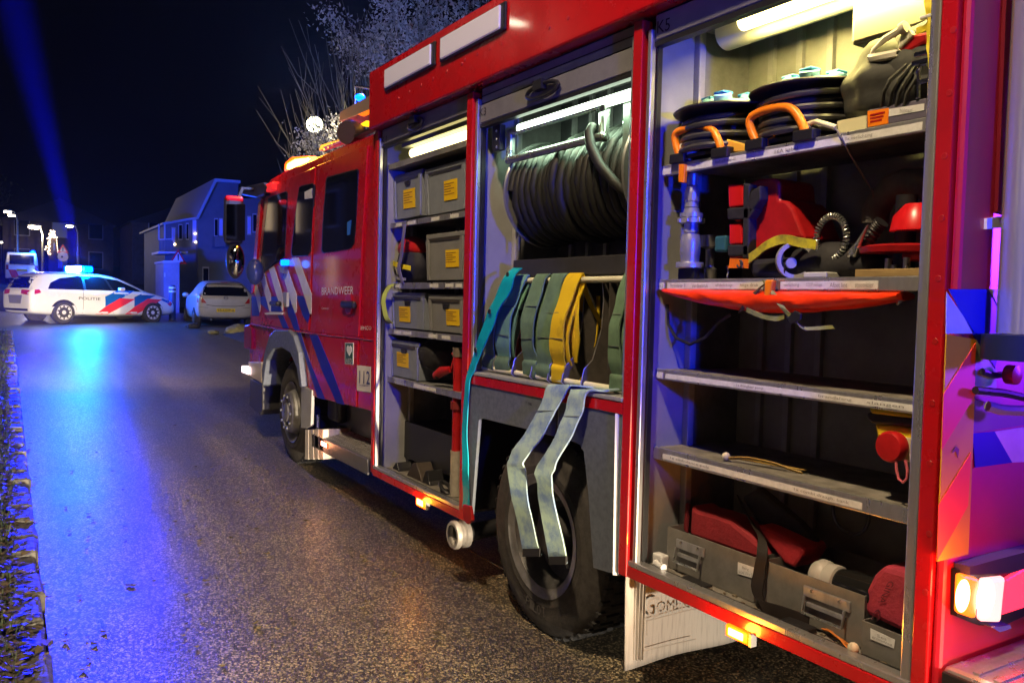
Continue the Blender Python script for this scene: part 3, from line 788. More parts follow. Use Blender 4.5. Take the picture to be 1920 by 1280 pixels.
# ---- white emergency van far away
XV = 62
pv_ = PX(41, 500, XV)
van = thing('police_van', 'white police van seen from behind with a small blue beacon on its roof corner', 'van', (XV, pv_.y, gz(XV)), 0)
wv = .92
B().prism([(XV, pv_.y-wv, gz(XV)+.35), (XV, pv_.y+wv, gz(XV)+.35), (XV, pv_.y+wv, gz(XV)+1.2), (XV, pv_.y+wv*.88, gz(XV)+2.0), (XV, pv_.y-wv*.88, gz(XV)+2.0), (XV, pv_.y-wv, gz(XV)+1.2)], (4.6, 0, 0)).obj('body', CARW, van, bevel=.06)
z0 = gz(XV)
B().box(XV-.02, XV+.01, pv_.y-.68, pv_.y+.68, z0+1.25, z0+1.85).obj('rear_window', GLASS, van, bevel=.02)
B().box(XV-.03, XV, pv_.y-.3, pv_.y+.3, z0+.82, z0+.95).obj('licence_plate', YEL, van)
for s in (-1, 1): B().box(XV-.03, XV+.02, pv_.y+s*.80-.07, pv_.y+s*.80+.07, z0+.9, z0+1.2).obj('tail_lamp', DRED, van)
B().prism([(XV-.02, pv_.y+.55, z0+.4), (XV-.02, pv_.y+.75, z0+.9), (XV-.02, pv_.y+.35, z0+.9), (XV-.02, pv_.y+.1, z0+.4)], (-.004, 0, 0)).obj('red_stripe', FLRED, van)
for s in (-1, 1): B().lathe([(0, .32), (.2, .32)], (XV+.8, pv_.y+s*.70, z0+.32), (0, s, 0), 20).obj('wheel', RUB, van)
bq = B().lathe([(0, .14), (.12, .14), (.18, .05)], (XV+.3, pv_.y-.62, z0+2.0), (0, 0, 1), 16).obj('beacon', E_BLUE, van, smooth=True)
light('van_beacon_light', 'POINT', (XV-.2, pv_.y-.62, z0+2.25), 500, (.02, .15, 1), .12)
# ---- blue light from the light bar
lbp = Mp @ Vector((.87, 0, 1.80))
light('light_bar_light', 'POINT', lbp, 2600, (.0, .03, 1), .25)
light('blue_beam_spot', 'SPOT', lbp, 150000, (.0, .006, 1), .40, (6.0, 3.9, .1), 13, 1.0)
light('blue_beam_spot', 'SPOT', lbp, 3000, (.0, .02, 1), .3, (37, -7.5, 3.2), 62, .7)
light('blue_beam_spot', 'SPOT', lbp, 7500000, (.0, .0, 1), .2, PX(62, 150, 27.0), 9, 1.0)  # added spot, draws a lens flare streak as a beam in the haze
light('light_bar_light', 'POINT', Mp @ Vector((.87, -.62, 1.58)), 900, (.0, .22, 1), .2)
# assumed car out of view behind the camera, added to carry the headlamp light
bvn = thing('assumed_car', 'assumed white estate car with lit headlamps, unseen on the road behind the fire engine', 'car', (-13.2, 1.25, 0), 0)
st = [(-.93, .42, .80, .74, .86, .60), (-.90, .30, .92, .84, .98, .66), (-.80, .26, .95, .89, 1.22, .62), (-.58, .24, .95, .90, 1.42, .60), (.6, .20, .93, .90, 1.50, .62), (1.4, .19, .91, .90, 1.47, .62), (1.95, .19, .90, .90, 1.36, .60), (2.55, .20, .90, .89, 1.06, .64), (3.15, .21, .82, .87, .87, .70), (3.45, .22, .70, .82, .76, .62), (3.68, .32, .48, .55, .50, .45)]
bo_, bv3 = car_body(st, CARW, bvn)
for x in (0, 2.75):
    for y in (-.80, .80): car_wheel(x, y, .325, bvn, RIM)
for s in (-1, 1):
    B().ball((3.62, s*.58, .66), 1, (.10, .16, .08)).obj('headlamp', E_WHITE, bvn, local=True, smooth=True)
    light('assumed_headlamp_light', 'SPOT', (-9.2, 1.25+s*.58, .70), 5200, (1, .86, .66), .06, (-9.2+10, 1.25+s*.58, .70-1.55), 22, .25)
    light('assumed_headlamp_light', 'SPOT', (-9.2, 1.25+s*.58, .70), 42000, (1, .78, .48), .06, (27, 1.2, .75), 10, .9)  # second narrow beam added to warm the road and the distant cars

# ------------------------------------------------------------------ damp night air
hzm = bpy.data.materials.new('damp night air'); hzm.use_nodes = True
hn = hzm.node_tree.nodes; hn.remove(hn['Principled BSDF'])
pvn = hn.new('ShaderNodeVolumePrincipled'); pvn.inputs['Density'].default_value = .0003; pvn.inputs['Color'].default_value = (.8, .85, 1, 1); pvn.inputs['Anisotropy'].default_value = .6
hzm.node_tree.links.new(pvn.outputs[0], hn['Material Output'].inputs['Volume'])
hbx = B().box(-42, 202, -92, 92, -3, 34); me = bpy.data.meshes.new('haze'); bmesh.ops.recalc_face_normals(hbx.bm, faces=hbx.bm.faces); hbx.bm.to_mesh(me); me.materials.append(hzm)
ho = bpy.data.objects.new('haze', me); C.objects.link(ho); tag(ho, 'thin damp haze in the night air', None, kind='stuff')

# ================================================================== FIRE ENGINE
XR_, XF_ = 1.458, 5.99
def ZM(ox, oy, s): return lambda x, y: (ox+x/s, oy+y/s)
zc3 = ZM(420, 450, 2.844); zc2 = ZM(420, 100, 3.2); zc4 = ZM(460, 470, 8.5357)
z4 = ZM(680, 180, 2.909); z5 = ZM(680, 580, 2.667); z6 = ZM(860, 20, 2.783); z7 = ZM(860, 460, 3.2); z8 = ZM(820, 700, 2.2857)
k1 = ZM(1200, 0, 3.2); k2 = ZM(1200, 280, 3.2); k3 = ZM(1180, 620, 3.31); k4 = ZM(1150, 900, 3.148)
r1 = ZM(1720, 0, 2.665); r2 = ZM(1720, 450, 2.845); r3 = ZM(1700, 850, 2.977); zr0 = r2; r4 = ZM(1780, 600, 4.264)
truck = thing('fire_engine', 'red fire engine with open lit equipment lockers filling the right of the street', 'fire engine', (XR_, -1.2, 0))
def T(b, name, m, **kw): return b.obj(name, m, truck, **kw)
def tbox(name, m, x0, x1, y0, y1, z0, z1, **kw): return T(B().box(x0, x1, y0, y1, z0, z1), name, m, **kw)
# shell
tbox('roof_panel', RED, XR_+.01, XF_-.01, -2.49, -.01, 3.36, 3.42)
tbox('fascia_panel', RED, XR_, XF_, -.09, .055, 3.005, 3.432, bevel=.012)
tbox('far_side_panel', RED, XR_, XF_, -2.5, -2.45, .5, 3.36)
tbox('front_bulkhead', RED, XF_-.03, XF_, -2.45, -.002, .41, 3.36)
tbox('chassis_frame', BLACK, 1.7, 9.2, -1.75, -1.55, .55, .85)
tbox('chassis_frame', BLACK, 1.7, 9.2, -.95, -.80, .55, .85)
tbox('underbody_tank', BLACK, 4.6, 7.2, -2.2, -.25, .52, .80)
# rivet marks / drain slots on the fascia
for (x, y) in ((850, 62), (872, 100), (895, 90), (918, 80), (941, 70), (747, 172), (768, 160), (790, 148), (812, 136), (838, 122), (866, 108), (1030, 40), (1065, 22)):
    p = P(x, y+12, .055); B().lathe([(0, .011), (.004, .009)], p, (0, 1, 0), 10).obj('rivet', DRED, truck)
# scene lights on the fascia
zf = ZM(590, 0, 5.189)
for q in ([(693, 680), (1138, 437), (1138, 632), (693, 855)], [(1238, 380), (1815, 50), (1815, 282), (1238, 578)]):
    px = [zf(*v) for v in q]
    a, b_, c_, d = [P(x, y, .07) for x, y in px]
    x1, x0 = a.x, b_.x; zt = (a.z+b_.z)/2; zb = (c_.z+d.z)/2
    f = tbox('scene_light', BLACK, x0-.045, x1+.03, .055, .072, zb-.012, zt+.012, bevel=.008)
    B().box(x0, x1, .060, .084, zb, zt).obj('lens', mat('frosted lamp panel', (.60, .58, .66), .35, emit=(.75, .7, .9), es=.10), f, bevel=.006)
# posts between the lockers
def post(name, x0, x1, z0, z1, m=RED, y0=-.05, y1=0.0, **kw): return tbox(name, m, x0, x1, y0, y1, z0, z1, bevel=.006, **kw)
post('corner_post', 5.935, XF_-.032, .40, 3.0)
post('locker_post', 4.43, 4.505, .40, 2.985, y1=.012)
post('locker_post', 2.885, 2.945, .515, 2.99, y1=.012)
post('corner_post', XR_, 1.512, .46, 3.003, y1=.004)
for x0, x1, z0 in ((5.905, 5.93, .43), (4.507, 4.532, .43), (4.395, 4.425, 1.31), (2.95, 2.975, 1.31), (2.84, 2.865, .56), (1.516, 1.552, .56)):
    post('door_track', x0, x1, z0, 2.94, ALU, -.035, -.004)
    tbox('track_seal', BLACK, x0+(.028 if x0 < 2 or 4.5 < x0 < 4.6 or 2.9 < x0 < 3 else -.012), x1+(.012 if x0 < 2 or 4.5 < x0 < 4.6 or 2.9 < x0 < 3 else -.028), -.06, -.036, z0, 2.9)
for (x, y) in (r1(180, 150), r1(160, 465), r1(135, 780), r1(120, 1090), zr0(110, 205), zr0(95, 540), zr0(80, 870), zr0(65, 1190), (1742, 1000), (1735, 1110)):
    p = P(x, y, .0045); B().lathe([(0, .010), (.001, .009)], p, (0, 1, 0), 14).obj('screw_cover', DRED, truck)
# shutters rolled up: bottom slats, seal, handle, locker number
def shutter(x0, x1, z, name, zt=3.0):
    sh = tbox('roller_shutter', SHUT, x0, x1, -.055, -.03, z, zt)
    tbox_ = B().box(x0+.002, x1-.002, -.028, -.018, z+.004, z+.11); tbox_.obj('end_slat', SHUT, sh, bevel=.005)
    B().box(x0, x1, -.06, -.02, z-.022, z).obj('rubber_seal', BLACK, sh)
    for k in range(1, int((zt-z)/.045)): B().box(x0+.003, x1-.003, -.032, -.026, z+.045*k+.07, z+.045*k+.074).obj('slat_joint', BLACK, sh)
    return sh
s1 = shutter(4.535, 5.90, 2.885, 'K1')
s3 = shutter(2.98, 4.39, 2.79, 'K3')
s5 = shutter(1.555, 2.835, 2.885, 'K5')
def stext(body, px0, px1, Y, m, parent, name='lettering'):
    (xl, yt, yb), (xr, yt2) = px0, px1
    tl = P(xl, yt, Y); bl = P(xl, yb, Y); tr = P(xr, yt2, Y); bl = Vector((tl.x, Y, bl.z))
    return quad_text(body, tl, tr, bl, m, parent, name)
stext('K3', (899, 205, 219), (912, 201), -.017, INK, s3)
stext('K5', (1233, 41, 64), (1257, 33), -.017, INK, s5)
stext('K1', (716, 258, 270), (725, 254), -.017, INK, s1)
def shutter_handle(px, py, w_, parent, name='handle'):
    c_ = P(px, py, -.015)
    b = B(); n = 20
    b.tube([(c_.x+w_*math.cos(k*2*math.pi/n), -.0, c_.z-.01+.035*math.sin(k*2*math.pi/n)) for k in range(n)], .011, 8, closed=True)
    b.box(c_.x-.02, c_.x+.06, -.02, .022, c_.z-.005, c_.z+.045)
    return b.obj(name, BLACK, parent, smooth=True)
shutter_handle(1021, 167, .15, s3); shutter_handle(783, 230, .11, s1)
# locker interiors
def bay(x0, x1, z0, z1, dark_below=None, wall=WALLB, back=DARKW):
    tbox('locker_side', JAMB, x1, x1+.012, -.27, -.05, z0, z1)
    tbox('locker_side', wall, x1-.02, x1+.0, -.60, -.31, z0, z1)
    tbox('frame_upright', ALUP, x1-.035, x1+.02, -.31, -.272, z0, z1, bevel=.006)
    tbox('locker_side', wall, x0-.014, x0, -.60, -.05, z0, z1)
    tbox('frame_upright', ALUP, x0, x0+.035, -.31, -.272, z0, z1, bevel=.006)
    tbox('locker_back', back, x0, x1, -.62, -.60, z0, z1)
    for k in range(3):
        xx = x0+(x1-x0)*(.62+.12*k)
        tbox('frame_upright', ALUP, xx, xx+.03, -.598, -.575, z0, z1-.02)
    tbox('locker_ceiling', ALUP, x0, x1, -.60, -.10, z1-.02, z1)
    tbox('locker_floor', FLOORM, x0, x1, -.60, -.012, z0-.03, z0)
YLW = mat('locker sheet', (.50, .50, .47), .55, noise=.25, nscale=5)
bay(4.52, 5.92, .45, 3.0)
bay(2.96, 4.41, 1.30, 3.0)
bay(1.53, 2.855, .575, 3.0, wall=WALLB, back=mat('grey locker back', (.30, .30, .28), .6, noise=.3, nscale=5))
# bottom edges
def sill(x0, x1, z, name='sill'):
    tbox('sill_panel', RED, x0, x1, -.03, .006, z-.055, z-.005, bevel=.004)
    tbox('sill_strip', ALU, x0, x1, -.05, .004, z-.003, z+.022, bevel=.004)
    tbox('sill_seal', BLACK, x0, x1, -.075, -.052, z-.003, z+.012)
sill(4.508, 5.933, .45)
sill(1.515, 2.883, .572)
tbox('sill_panel', RED, 2.948, 4.428, -.04, .012, 1.245, 1.30, bevel=.004)
tbox('sill_strip', JAMB, 2.948, 4.428, -.07, .016, 1.302, 1.322, bevel=.004)
# mudguard panel round the rear wheel
mg = [z7(42, 822), z7(990, 1003), (1164, 1000), (1158.5, 1078), z8(668, 832), z8(645, 500), z8(626, 335), z8(608, 305), z8(588, 294), z8(400, 243), z8(190, 192), z8(178, 198), z8(170, 300), z8(150, 560), z8(146, 606), z8(112, 590)]
mgp = plate('rear_mudguard', mg, .004, .02, FEND, truck, bevel=.003)
e0, e1 = P(1153.5, 775, .02), P(1168, 776, -.01); f0, f1 = P(1149, 1077, .02), P(1162, 1079, -.01)
mge = T(B().prism([e0, e1, f1, f0], (.004, -.012, 0)), 'mudguard_edge', mat('lit edge tone', (.5, .52, .55), .4))  # light on the panel's bevelled return put into its paler colour
tbox('panel_seam', BLACK, *sorted((P(1046, 750, 0).x, P(1049, 750, 0).x)), .004, .0065, 1.02, 1.235)
tbox('wheel_housing', BLACK, 2.95, 4.47, -1.3, -.35, 1.20, 1.26)
tbox('wheel_housing_side', BLACK, 4.47, 4.51, -1.3, -.02, .45, 1.24)
tbox('wheel_housing_side', BLACK, 2.90, 2.94, -1.3, -.02, .53, 1.24)
stext('T 98', (985, 752, 757), (997, 755), .0045, INK, truck)
# rear panel -------------------------------------------------------
rear = tbox('rear_panel', RED2, XR_-.03, XR_, -2.5, -.012, .45, 3.40, bevel=.02)
def rplate(name, pts, m, th=.004, off=.0, parent=None):
    v = [PX(x, y, XR_-.031-off) for x, y in pts]
    return B().prism(v, (-th, 0, 0)).obj(name, m, parent or truck)
rplate('door_recess_strip', [r1(425, 0), r1(510, 0), r1(470, 1080), r1(382, 1060)], mat('dark red seal', (.16, .01, .02), .35), .012)
rplate('grab_plate', [r1(333, 1092), r1(455, 1078), r1(452, 1135), r1(331, 1146)], WHITE, .01)
zr = lambda x, y: r2(x, y)
rplate('blue_chevron', [zr(163, 262), zr(378, 262), zr(460, 415), zr(456, 500), zr(410, 690), zr(310, 530)], BLUE, .002)
rplate('white_chevron', [zr(153, 275), zr(305, 497), zr(150, 500)], WHITE, .002)
rplate('white_chevron', [zr(380, 262), zr(465, 262), zr(462, 412)], WHITE, .002, .0025)
rplate('white_chevron', [zr(312, 533), zr(420, 690), zr(418, 832), zr(302, 830)], mat('dull film', (.45, .48, .30), .5), .002)
CHY = mat('yellow chevron film', (.72, .40, .02), .4); CHR = mat('red chevron film', (1.0, .10, .06), .35)
rplate('chevron_board', [zr(150, 502), zr(308, 530), zr(290, 1100), r3(338, 560), r3(165, 600)], CHY, .004, .003)
rplate('chevron_stripe', [zr(308, 548), zr(303, 830), zr(128, 1118), zr(138, 820)], CHR, .002, .008)
rplate('chevron_stripe', [zr(284, 1130), r3(340, 290), r3(168, 595), r3(176, 285)], CHR, .002, .008)
zz = [zr(205, 1100), zr(222, 1115), zr(215, 1160), zr(203, 1125), zr(180, 1135)]
rplate('badge', zz, mat('brown badge print', (.2, .06, .03), .5), .001, .0085)
rplate('blue_chevron', [zr(290, 1030), zr(408, 1020), zr(502, 1185), zr(303, 1212)], BLUE, .003)
rplate('white_chevron', [zr(408, 1020), zr(569, 995), zr(569, 1182), zr(502, 1185)], WHITE, .003)
rplate('equipment_recess', [zr(303, 850), zr(569, 905), zr(569, 985), zr(290, 1026)], mat('recess mauve', (.20, .12, .16), .5), .003)
# equipment on the rear: roller with brackets
p0 = PX(*zr(445, 560), XR_-.10); p1 = PX(*zr(569, 560), XR_-.10)
rd0, rd1 = PX(*zr(540, 640), XR_-.14), PX(*zr(540, 505), XR_-.14)
T(B().lathe([(0, .10), (rd1.z-rd0.z, .10)], rd0, (0, 0, 1), 24), 'roller_drum', mat('navy rubber', (.012, .02, .06), .4), smooth=True)
T(B().lathe([(0, .07), (2.0, .07)], PX(*zr(560, 500), XR_-.12), (0, 0, 1), 24), 'rear_mast', mat('satin mast aluminium', (.6, .62, .66), .25, metal=.7), smooth=True)
T(B().tube([PX(*zr(310, 800), XR_-.06), PX(*zr(460, 815), XR_-.08), PX(*zr(575, 840), XR_-.10)], .012, 8), 'grab_rail', BLACK, smooth=True)
T(B().lathe([(0, .03), (.03, .03), (.035, .012)], PX(*zr(480, 715), XR_-.06), (-1, 0, 0), 16), 'latch_knob', DRED, smooth=True)
T(B().tube([PX(*zr(345, 700), XR_-.05), PX(*zr(410, 722), XR_-.05), PX(*zr(480, 715), XR_-.05)], .010, 8), 'latch_lever', BLACK, smooth=True)
T(B().tube([PX(*zr(375, 885), XR_-.06), PX(*zr(450, 905), XR_-.08), PX(*zr(575, 910), XR_-.1)], .016, 8), 'hose_rail', JAMB, smooth=True)
# lamps on the rear
rplate('lamp_hood', [r3(262, 605), r3(655, 505), r3(655, 588), r3(500, 640), r3(262, 650)], mat('smoky lamp hood', (.06, .04, .09), .4), .05)
rplate('lamp_cluster', [r3(248, 640), r3(655, 596), r3(655, 880), r3(498, 950), r3(368, 945), r3(244, 895)], BLACK, .02)
def lens(name, px, m, th, core=None, cm=None):
    v = [PX(x, y, XR_-.051) for x, y in px]
    o = B().prism(v, (-th, 0, 0)).obj(name, m, truck, bevel=.014)
    if core:
        c_ = [PX(x, y, XR_-.052-th) for x, y in core]
        cc = sum(c_, Vector())/len(c_)
        B().ball(cc, 1, (.008, abs(c_[0].y-c_[1].y)/2, abs(c_[0].z-c_[2].z)/2), 3).obj('bulb_glow', cm, o, smooth=True)
    return o
lens('indicator_lamp', [r3(264, 656), r3(370, 684), r3(352, 912), r3(254, 878)], E_TAILA, .022, [r3(275, 700), r3(350, 710), r3(280, 880), r3(345, 880)], emis('yellow white bulb', (1, .78, .3), 7))
lens('tail_lamp', [r3(392, 684), r3(512, 672), r3(498, 800), r3(486, 930), r3(378, 926)], E_TAILW, .026, [r3(395, 700), r3(490, 690), r3(395, 915), r3(480, 915)], emis('pink white bulb', (1, .84, .82), 9))
lens('red_lens', [r3(524, 694), r3(655, 616), r3(655, 845), r3(502, 895)], E_RED, .016)
rplate('lamp_base', [r3(385, 938), r3(490, 925), r3(495, 945), r3(430, 965)], CHROME, .05)
# rear step
sb = [PX(*r3(192, 1180), XR_-.03), PX(*r3(660, 1020), XR_-.03)]
z_ = sb[0].z
st_ = tbox('rear_step', ALU, XR_-.40, XR_-.03, -2.4, sb[0].y, z_-.10, z_, bevel=.02)
tbox('step_side', BLACK, XR_-.38, XR_-.04, sb[0].y, sb[0].y+.015, z_-.12, z_-.01, bevel=.006)
for k in range(5): B().box(XR_-.37+.06*k, XR_-.35+.06*k, -2.38, sb[0].y-.03, z_, z_+.006).obj('tread_rib', ALU, st_)

# ---- wheels
def truck_wheel(x, z, r, Yf, name, dished):
    o = Vector((x, Yf, z)); inn = (0, -1, 0); hr = r*.575
    tyre = [(.035, hr), (.004, hr+.02), (0, hr+.06), (.0, hr+.065), (.004, hr+.07), (.002, r*.80), (.012, r*.90), (.014, r*.905), (.016, r*.92), (.035, r*.975), (.05, r), (.24, r), (.262, r*.975), (.28, r*.88), (.27, hr+.02), (.25, hr)]
    wh = B().lathe(tyre, o, inn, 56, cap=False).obj('wheel', RUBD, truck, smooth=True)
    tb = B()
    for k in range(46):
        a = k*2*math.pi/46
        for (d0, d1, da) in ((.030, .085, 0), (.10, .19, .5), (.205, .255, 0)):
            aa = a+da*2*math.pi/46; w_ = .044*r*1.0
            c_, s_ = math.cos(aa), math.sin(aa); pts = []
            for (dy, rr_) in ((d0, r*(.985 if d0 < .05 else .998)), (d1, r*.998), (d1, r+.012), (d0+.01, r+.012)):
                pts.append((o.x+c_*rr_-s_*w_*.5, Yf-dy, z+s_*rr_+c_*w_*.5))
            tb.prism(pts, (s_*w_, 0, -c_*w_))
    t_ = tb.obj('tread', RUB, wh); t_['kind'] = 'stuff'
    if dished:
        B().lathe([(.0, hr+.012), (.012, hr+.004), (.02, hr-.018), (.06, hr-.035), (.15, hr-.055), (.17, hr*.72), (.165, hr*.45), (.15, hr*.42), (.06, hr*.40), (.05, hr*.36), (.05, .01)], o, inn, 48, cap=False).obj('rim', mat('dark wheel steel', (.10, .10, .105), .45, metal=.4, noise=.5, nscale=8), wh, smooth=True)  # darker steel inside the dish than on the flange
        B().lathe([(-.002, hr+.022), (.0, hr+.012), (.010, hr-.002), (.014, hr-.03), (.016, hr-.03)], o, inn, 48, cap=False).obj('rim_flange', RIM, wh, smooth=True)
        B().lathe([(.30, hr), (.302, r*.9), (.34, r), (.54, r), (.57, r*.88), (.56, hr)], o, inn, 48).obj('inner_tyre', RUB, wh, smooth=True)
        rr2, dd = hr*.58, .155
    else:
        B().lathe([(.0, hr+.012), (.008, hr), (.03, hr-.03), (.05, hr*.80), (.0, hr*.72), (-.045, hr*.62), (-.05, hr*.50), (-.02, hr*.42), (-.03, hr*.36), (-.06, hr*.30), (-.065, .01)], o, inn, 48, cap=False).obj('rim', RIM, wh, smooth=True)
        rr2, dd = hr*.56, -.052
    for k in range(10):
        a = k*2*math.pi/10
        B().lathe([(0, .014), (-.012, .013), (-.016, .007)], o+Vector((rr2*math.cos(a), -dd, rr2*math.sin(a))), inn, 6).obj('wheel_nut', STEEL, wh)
    return wh
rw = truck_wheel(3.69, .492, .542, -.055, 'rear', True)
fw = truck_wheel(8.32, .575, .515, -.075, 'front', False)
# raised letters on the rear tyre wall
for ch, a in zip('PILOT', (-.38, -.28, -.19, -.10, .02)):
    a0 = -math.pi/2-.12-a*1.0
    rr_ = .542*.74; cc = Vector((3.69+math.cos(a0)*rr_, -.053, .492+math.sin(a0)*rr_))
    tx = Vector((math.sin(a0), 0, -math.cos(a0))); ty = Vector((-math.cos(a0), 0, -math.sin(a0)))
    quad_text(ch, cc-tx*.018+ty*.027, cc+tx*.018+ty*.027, cc-tx*.018-ty*.027, mat('scuffed tyre letter', (.09, .085, .085), .6), rw, th=-.002 if False else .001)
# mud flap behind the rear wheel
def dents(o): pass
fx = PX(1172, 1090, 0).x if False else None
Xfl = 2.90
fl = [PX(x, y, Xfl) for x, y in ((1171.5, 1078), (1173, 1150), (1171, 1200), (1168, 1251), (1171, 1255.5))]
fr = [Vector((Xfl, -.62, p.z)) for p in fl]
b = B(); NX = 18; NZ = 14
tl_, bl_ = PX(1172, 1076, Xfl), PX(1168, 1254, Xfl)
gr = []
for j in range(NZ+1):
    row = []
    for i in range(NX+1):
        y = tl_.y-.95*i/NX; z = tl_.z+.06+(bl_.z-tl_.z-.06)*j/NZ
        x = Xfl-.012*math.sin(i*.5+j*.12)*j/NZ
        row.append(b.bm.verts.new((x, y, z)))
    gr.append(row)
for j in range(NZ):
    for i in range(NX): b.face([gr[j][i], gr[j][i+1], gr[j+1][i+1], gr[j+1][i]])
flap = b.obj('mud_flap', FLAP, truck, smooth=True)
so_ = flap.modifiers.new('s', 'SOLIDIFY'); so_.thickness = .008
for k in range(9): B().box(Xfl-.012-.03*math.sin(.4*k), Xfl-.004, tl_.y-.035-.014*k, tl_.y-.032-.014*k, bl_.z+.04, tl_.z).obj('flap_rib', FLAP, flap) if k < 5 else None
EMB = mat('embossed rubber shade', (.38, .345, .31), .7)
def ftext(body, x0, y0, x1, y1, hpx):
    tl = PX(x0, y0, Xfl-.045); tr = PX(x1, y1, Xfl-.045); bl = PX(x0, y0+hpx, Xfl-.045)
    bl.y = tl.y
    b = quad_text(body, tl, tr, bl, EMB, flap)
ftext('G', 1213, 1118, 1237, 1116, 40); ftext('OMESSEN', 1240, 1131, 1335, 1120, 20)
for (a, c_) in (((1213, 1163), (1335, 1132)), ((1213, 1163), (1213, 1190)), ((1207, 1219), (1305, 1197))):
    B().tube([PX(*a, Xfl-.045), PX(*c_, Xfl-.045)], .0022, 5).obj('flap_line', EMB, flap)
# side marker lamps
def marker(px, py, wpx, hpx, Y, core=E_AMBC, en=4, col=(1, .32, .02)):
    c_ = P(px, py, Y); w_ = abs(P(px+wpx, py, Y).x-c_.x); h = abs(P(px, py+hpx, Y).z-c_.z)
    hs_ = tbox('marker_lamp', E_AMB, c_.x-w_, c_.x+w_, Y-.03, Y, c_.z-h, c_.z+h, bevel=.008)
    B().box(c_.x-w_*.55, c_.x+w_*.7, Y-.004, Y+.003, c_.z-h*.6, c_.z+h*.6).obj('lamp_core', core, hs_, bevel=.004)
    B().box(c_.x-w_-.012, c_.x-w_, Y-.03, Y, c_.z-h, c_.z+h).obj('lamp_cap', ALUP, hs_)
    light('marker_light', 'POINT', (c_.x, Y+.06, c_.z), en, col, .03)
marker(1381, 1189, 23, 12, .02, en=5)
marker(788, 942, 9, 9, .0, en=2.5)
marker(608, 833, 8, 6, .0, core=emis('pink hot core', (1, .62, .45), 16), en=2, col=(1, .35, .15))
# storz outlet under locker
c_ = P(853, 1002, .03)
so1 = T(B().lathe([(0, .062), (.0, .080), (.012, .088), (.03, .088), (.04, .078), (.06, .072), (.07, .085), (.10, .085), (.10, .06), (.04, .058), (.03, .05)], c_+Vector((0, .02, 0)), (0, -1, 0), 32, cap=False), 'pump_outlet', mat('chalky alloy', (.36, .34, .33), .45, metal=.3, noise=.3, nscale=20), smooth=True)
B().lathe([(.055, .056), (.06, .01)], c_+Vector((0, .02, 0)), (0, -1, 0), 24).obj('outlet_bore', BLACK, so1)
T(B().tube([c_+Vector((0, -.06, 0)), c_+Vector((0, -.4, .02))], .055, 16), 'outlet_pipe', BLACK, smooth=True)
ch = [P(878+(1030-878)*k/30, 1030+(1100-1030)*k/30+6*math.sin(k/30*3.1), -.25) for k in range(31)]
T(B().tube(ch, .005, 5), 'drain_chain', RUB)

# ---- cab
YC = -.03
cab_px = [(703, 249), (640, 274), (590, 296), (530, 322), (507, 336), (497, 347), (491, 366), (484, 450), (477, 515), (470, 560), (468, 640), (467, 690), zc3(196, 662), zc3(212, 610), zc3(232, 560), zc3(262, 520), zc3(310, 508), zc3(350, 540), zc3(378, 620), zc3(398, 720), zc3(405, 780), zc3(455, 800), (580, 742), (645, 759), (694, 771), (703, 774)]
T(B().prism([P(x, y, YC) for x, y in cab_px], (0, -2.30, 0)), 'cab_shell', RED, bevel=.02)
T(B().prism([P(x, y, -.012) for x, y in [(593, 311), (689, 272), (676, 500), (672, 632), (581, 622), (583, 600), (588, 450)]], (0, -.02, 0)), 'crew_door', RED, bevel=.006)
T(B().prism([P(x, y, -.012) for x, y in [(580.7, 627), (671.5, 637), (668, 763), (645, 757), (580, 740)]], (0, -.02, 0)), 'crew_door_lower', RED, bevel=.006)
T(B().prism([P(x, y, -.012) for x, y in [(674.5, 637), (702, 640), (701, 773), (694, 770), (670.5, 763)]], (0, -.02, 0)), 'rear_quarter_lower', RED, bevel=.006)
T(B().prism([P(x, y, -.012) for x, y in [(590, 313), (535, 337), (508, 350), (499, 362), (488, 450), (481, 515), (474, 560), (472, 606), (520, 613), (578.5, 621), (585, 450)]], (0, -.02, 0)), 'front_door', RED, bevel=.006)
def win(px, name='side_window', Y=-.006):
    cx = sum(p[0] for p in px)/len(px); cy = sum(p[1] for p in px)/len(px)
    f = T(B().prism([P(cx+(x-cx)*1.05, cy+(y-cy)*1.025, Y-.003) for x, y in px], (0, -.014, 0)), 'window_rubber', BLACK)
    return B().prism([P(x, y, Y) for x, y in px], (0, -.01, 0)).obj(name, GLASS, f)
win([(612.5, 337), (615, 333), (668, 318.5), (671, 322), (666, 420), (663, 455), (659, 462), (652, 466), (607, 473), (604, 469), (606, 420)])
win([(561, 352), (566, 349), (585, 345), (588, 348), (583, 440), (582, 469), (576, 478), (549, 480), (546.5, 474), (553, 410)])
win([(503, 373), (510, 369), (536, 360), (538, 364), (533, 480), (528, 485), (491, 513), (488, 508), (496, 430)])
T(B().prism([P(x, y, -.002) for x, y in [(655, 414), (658, 412.5), (656, 440), (650.5, 441), (651, 417)]], (0, -.003, 0)), 'window_sticker', mat('blue window sticker', (.02, .16, .6), .4, emit=(.02, .12, .5), es=.0))
T(B().prism([P(x, y, -.001) for x, y in [(571, 360), (585, 353), (585, 372), (571, 374)]], (0, -.003, 0)), 'window_notice', LABEL)
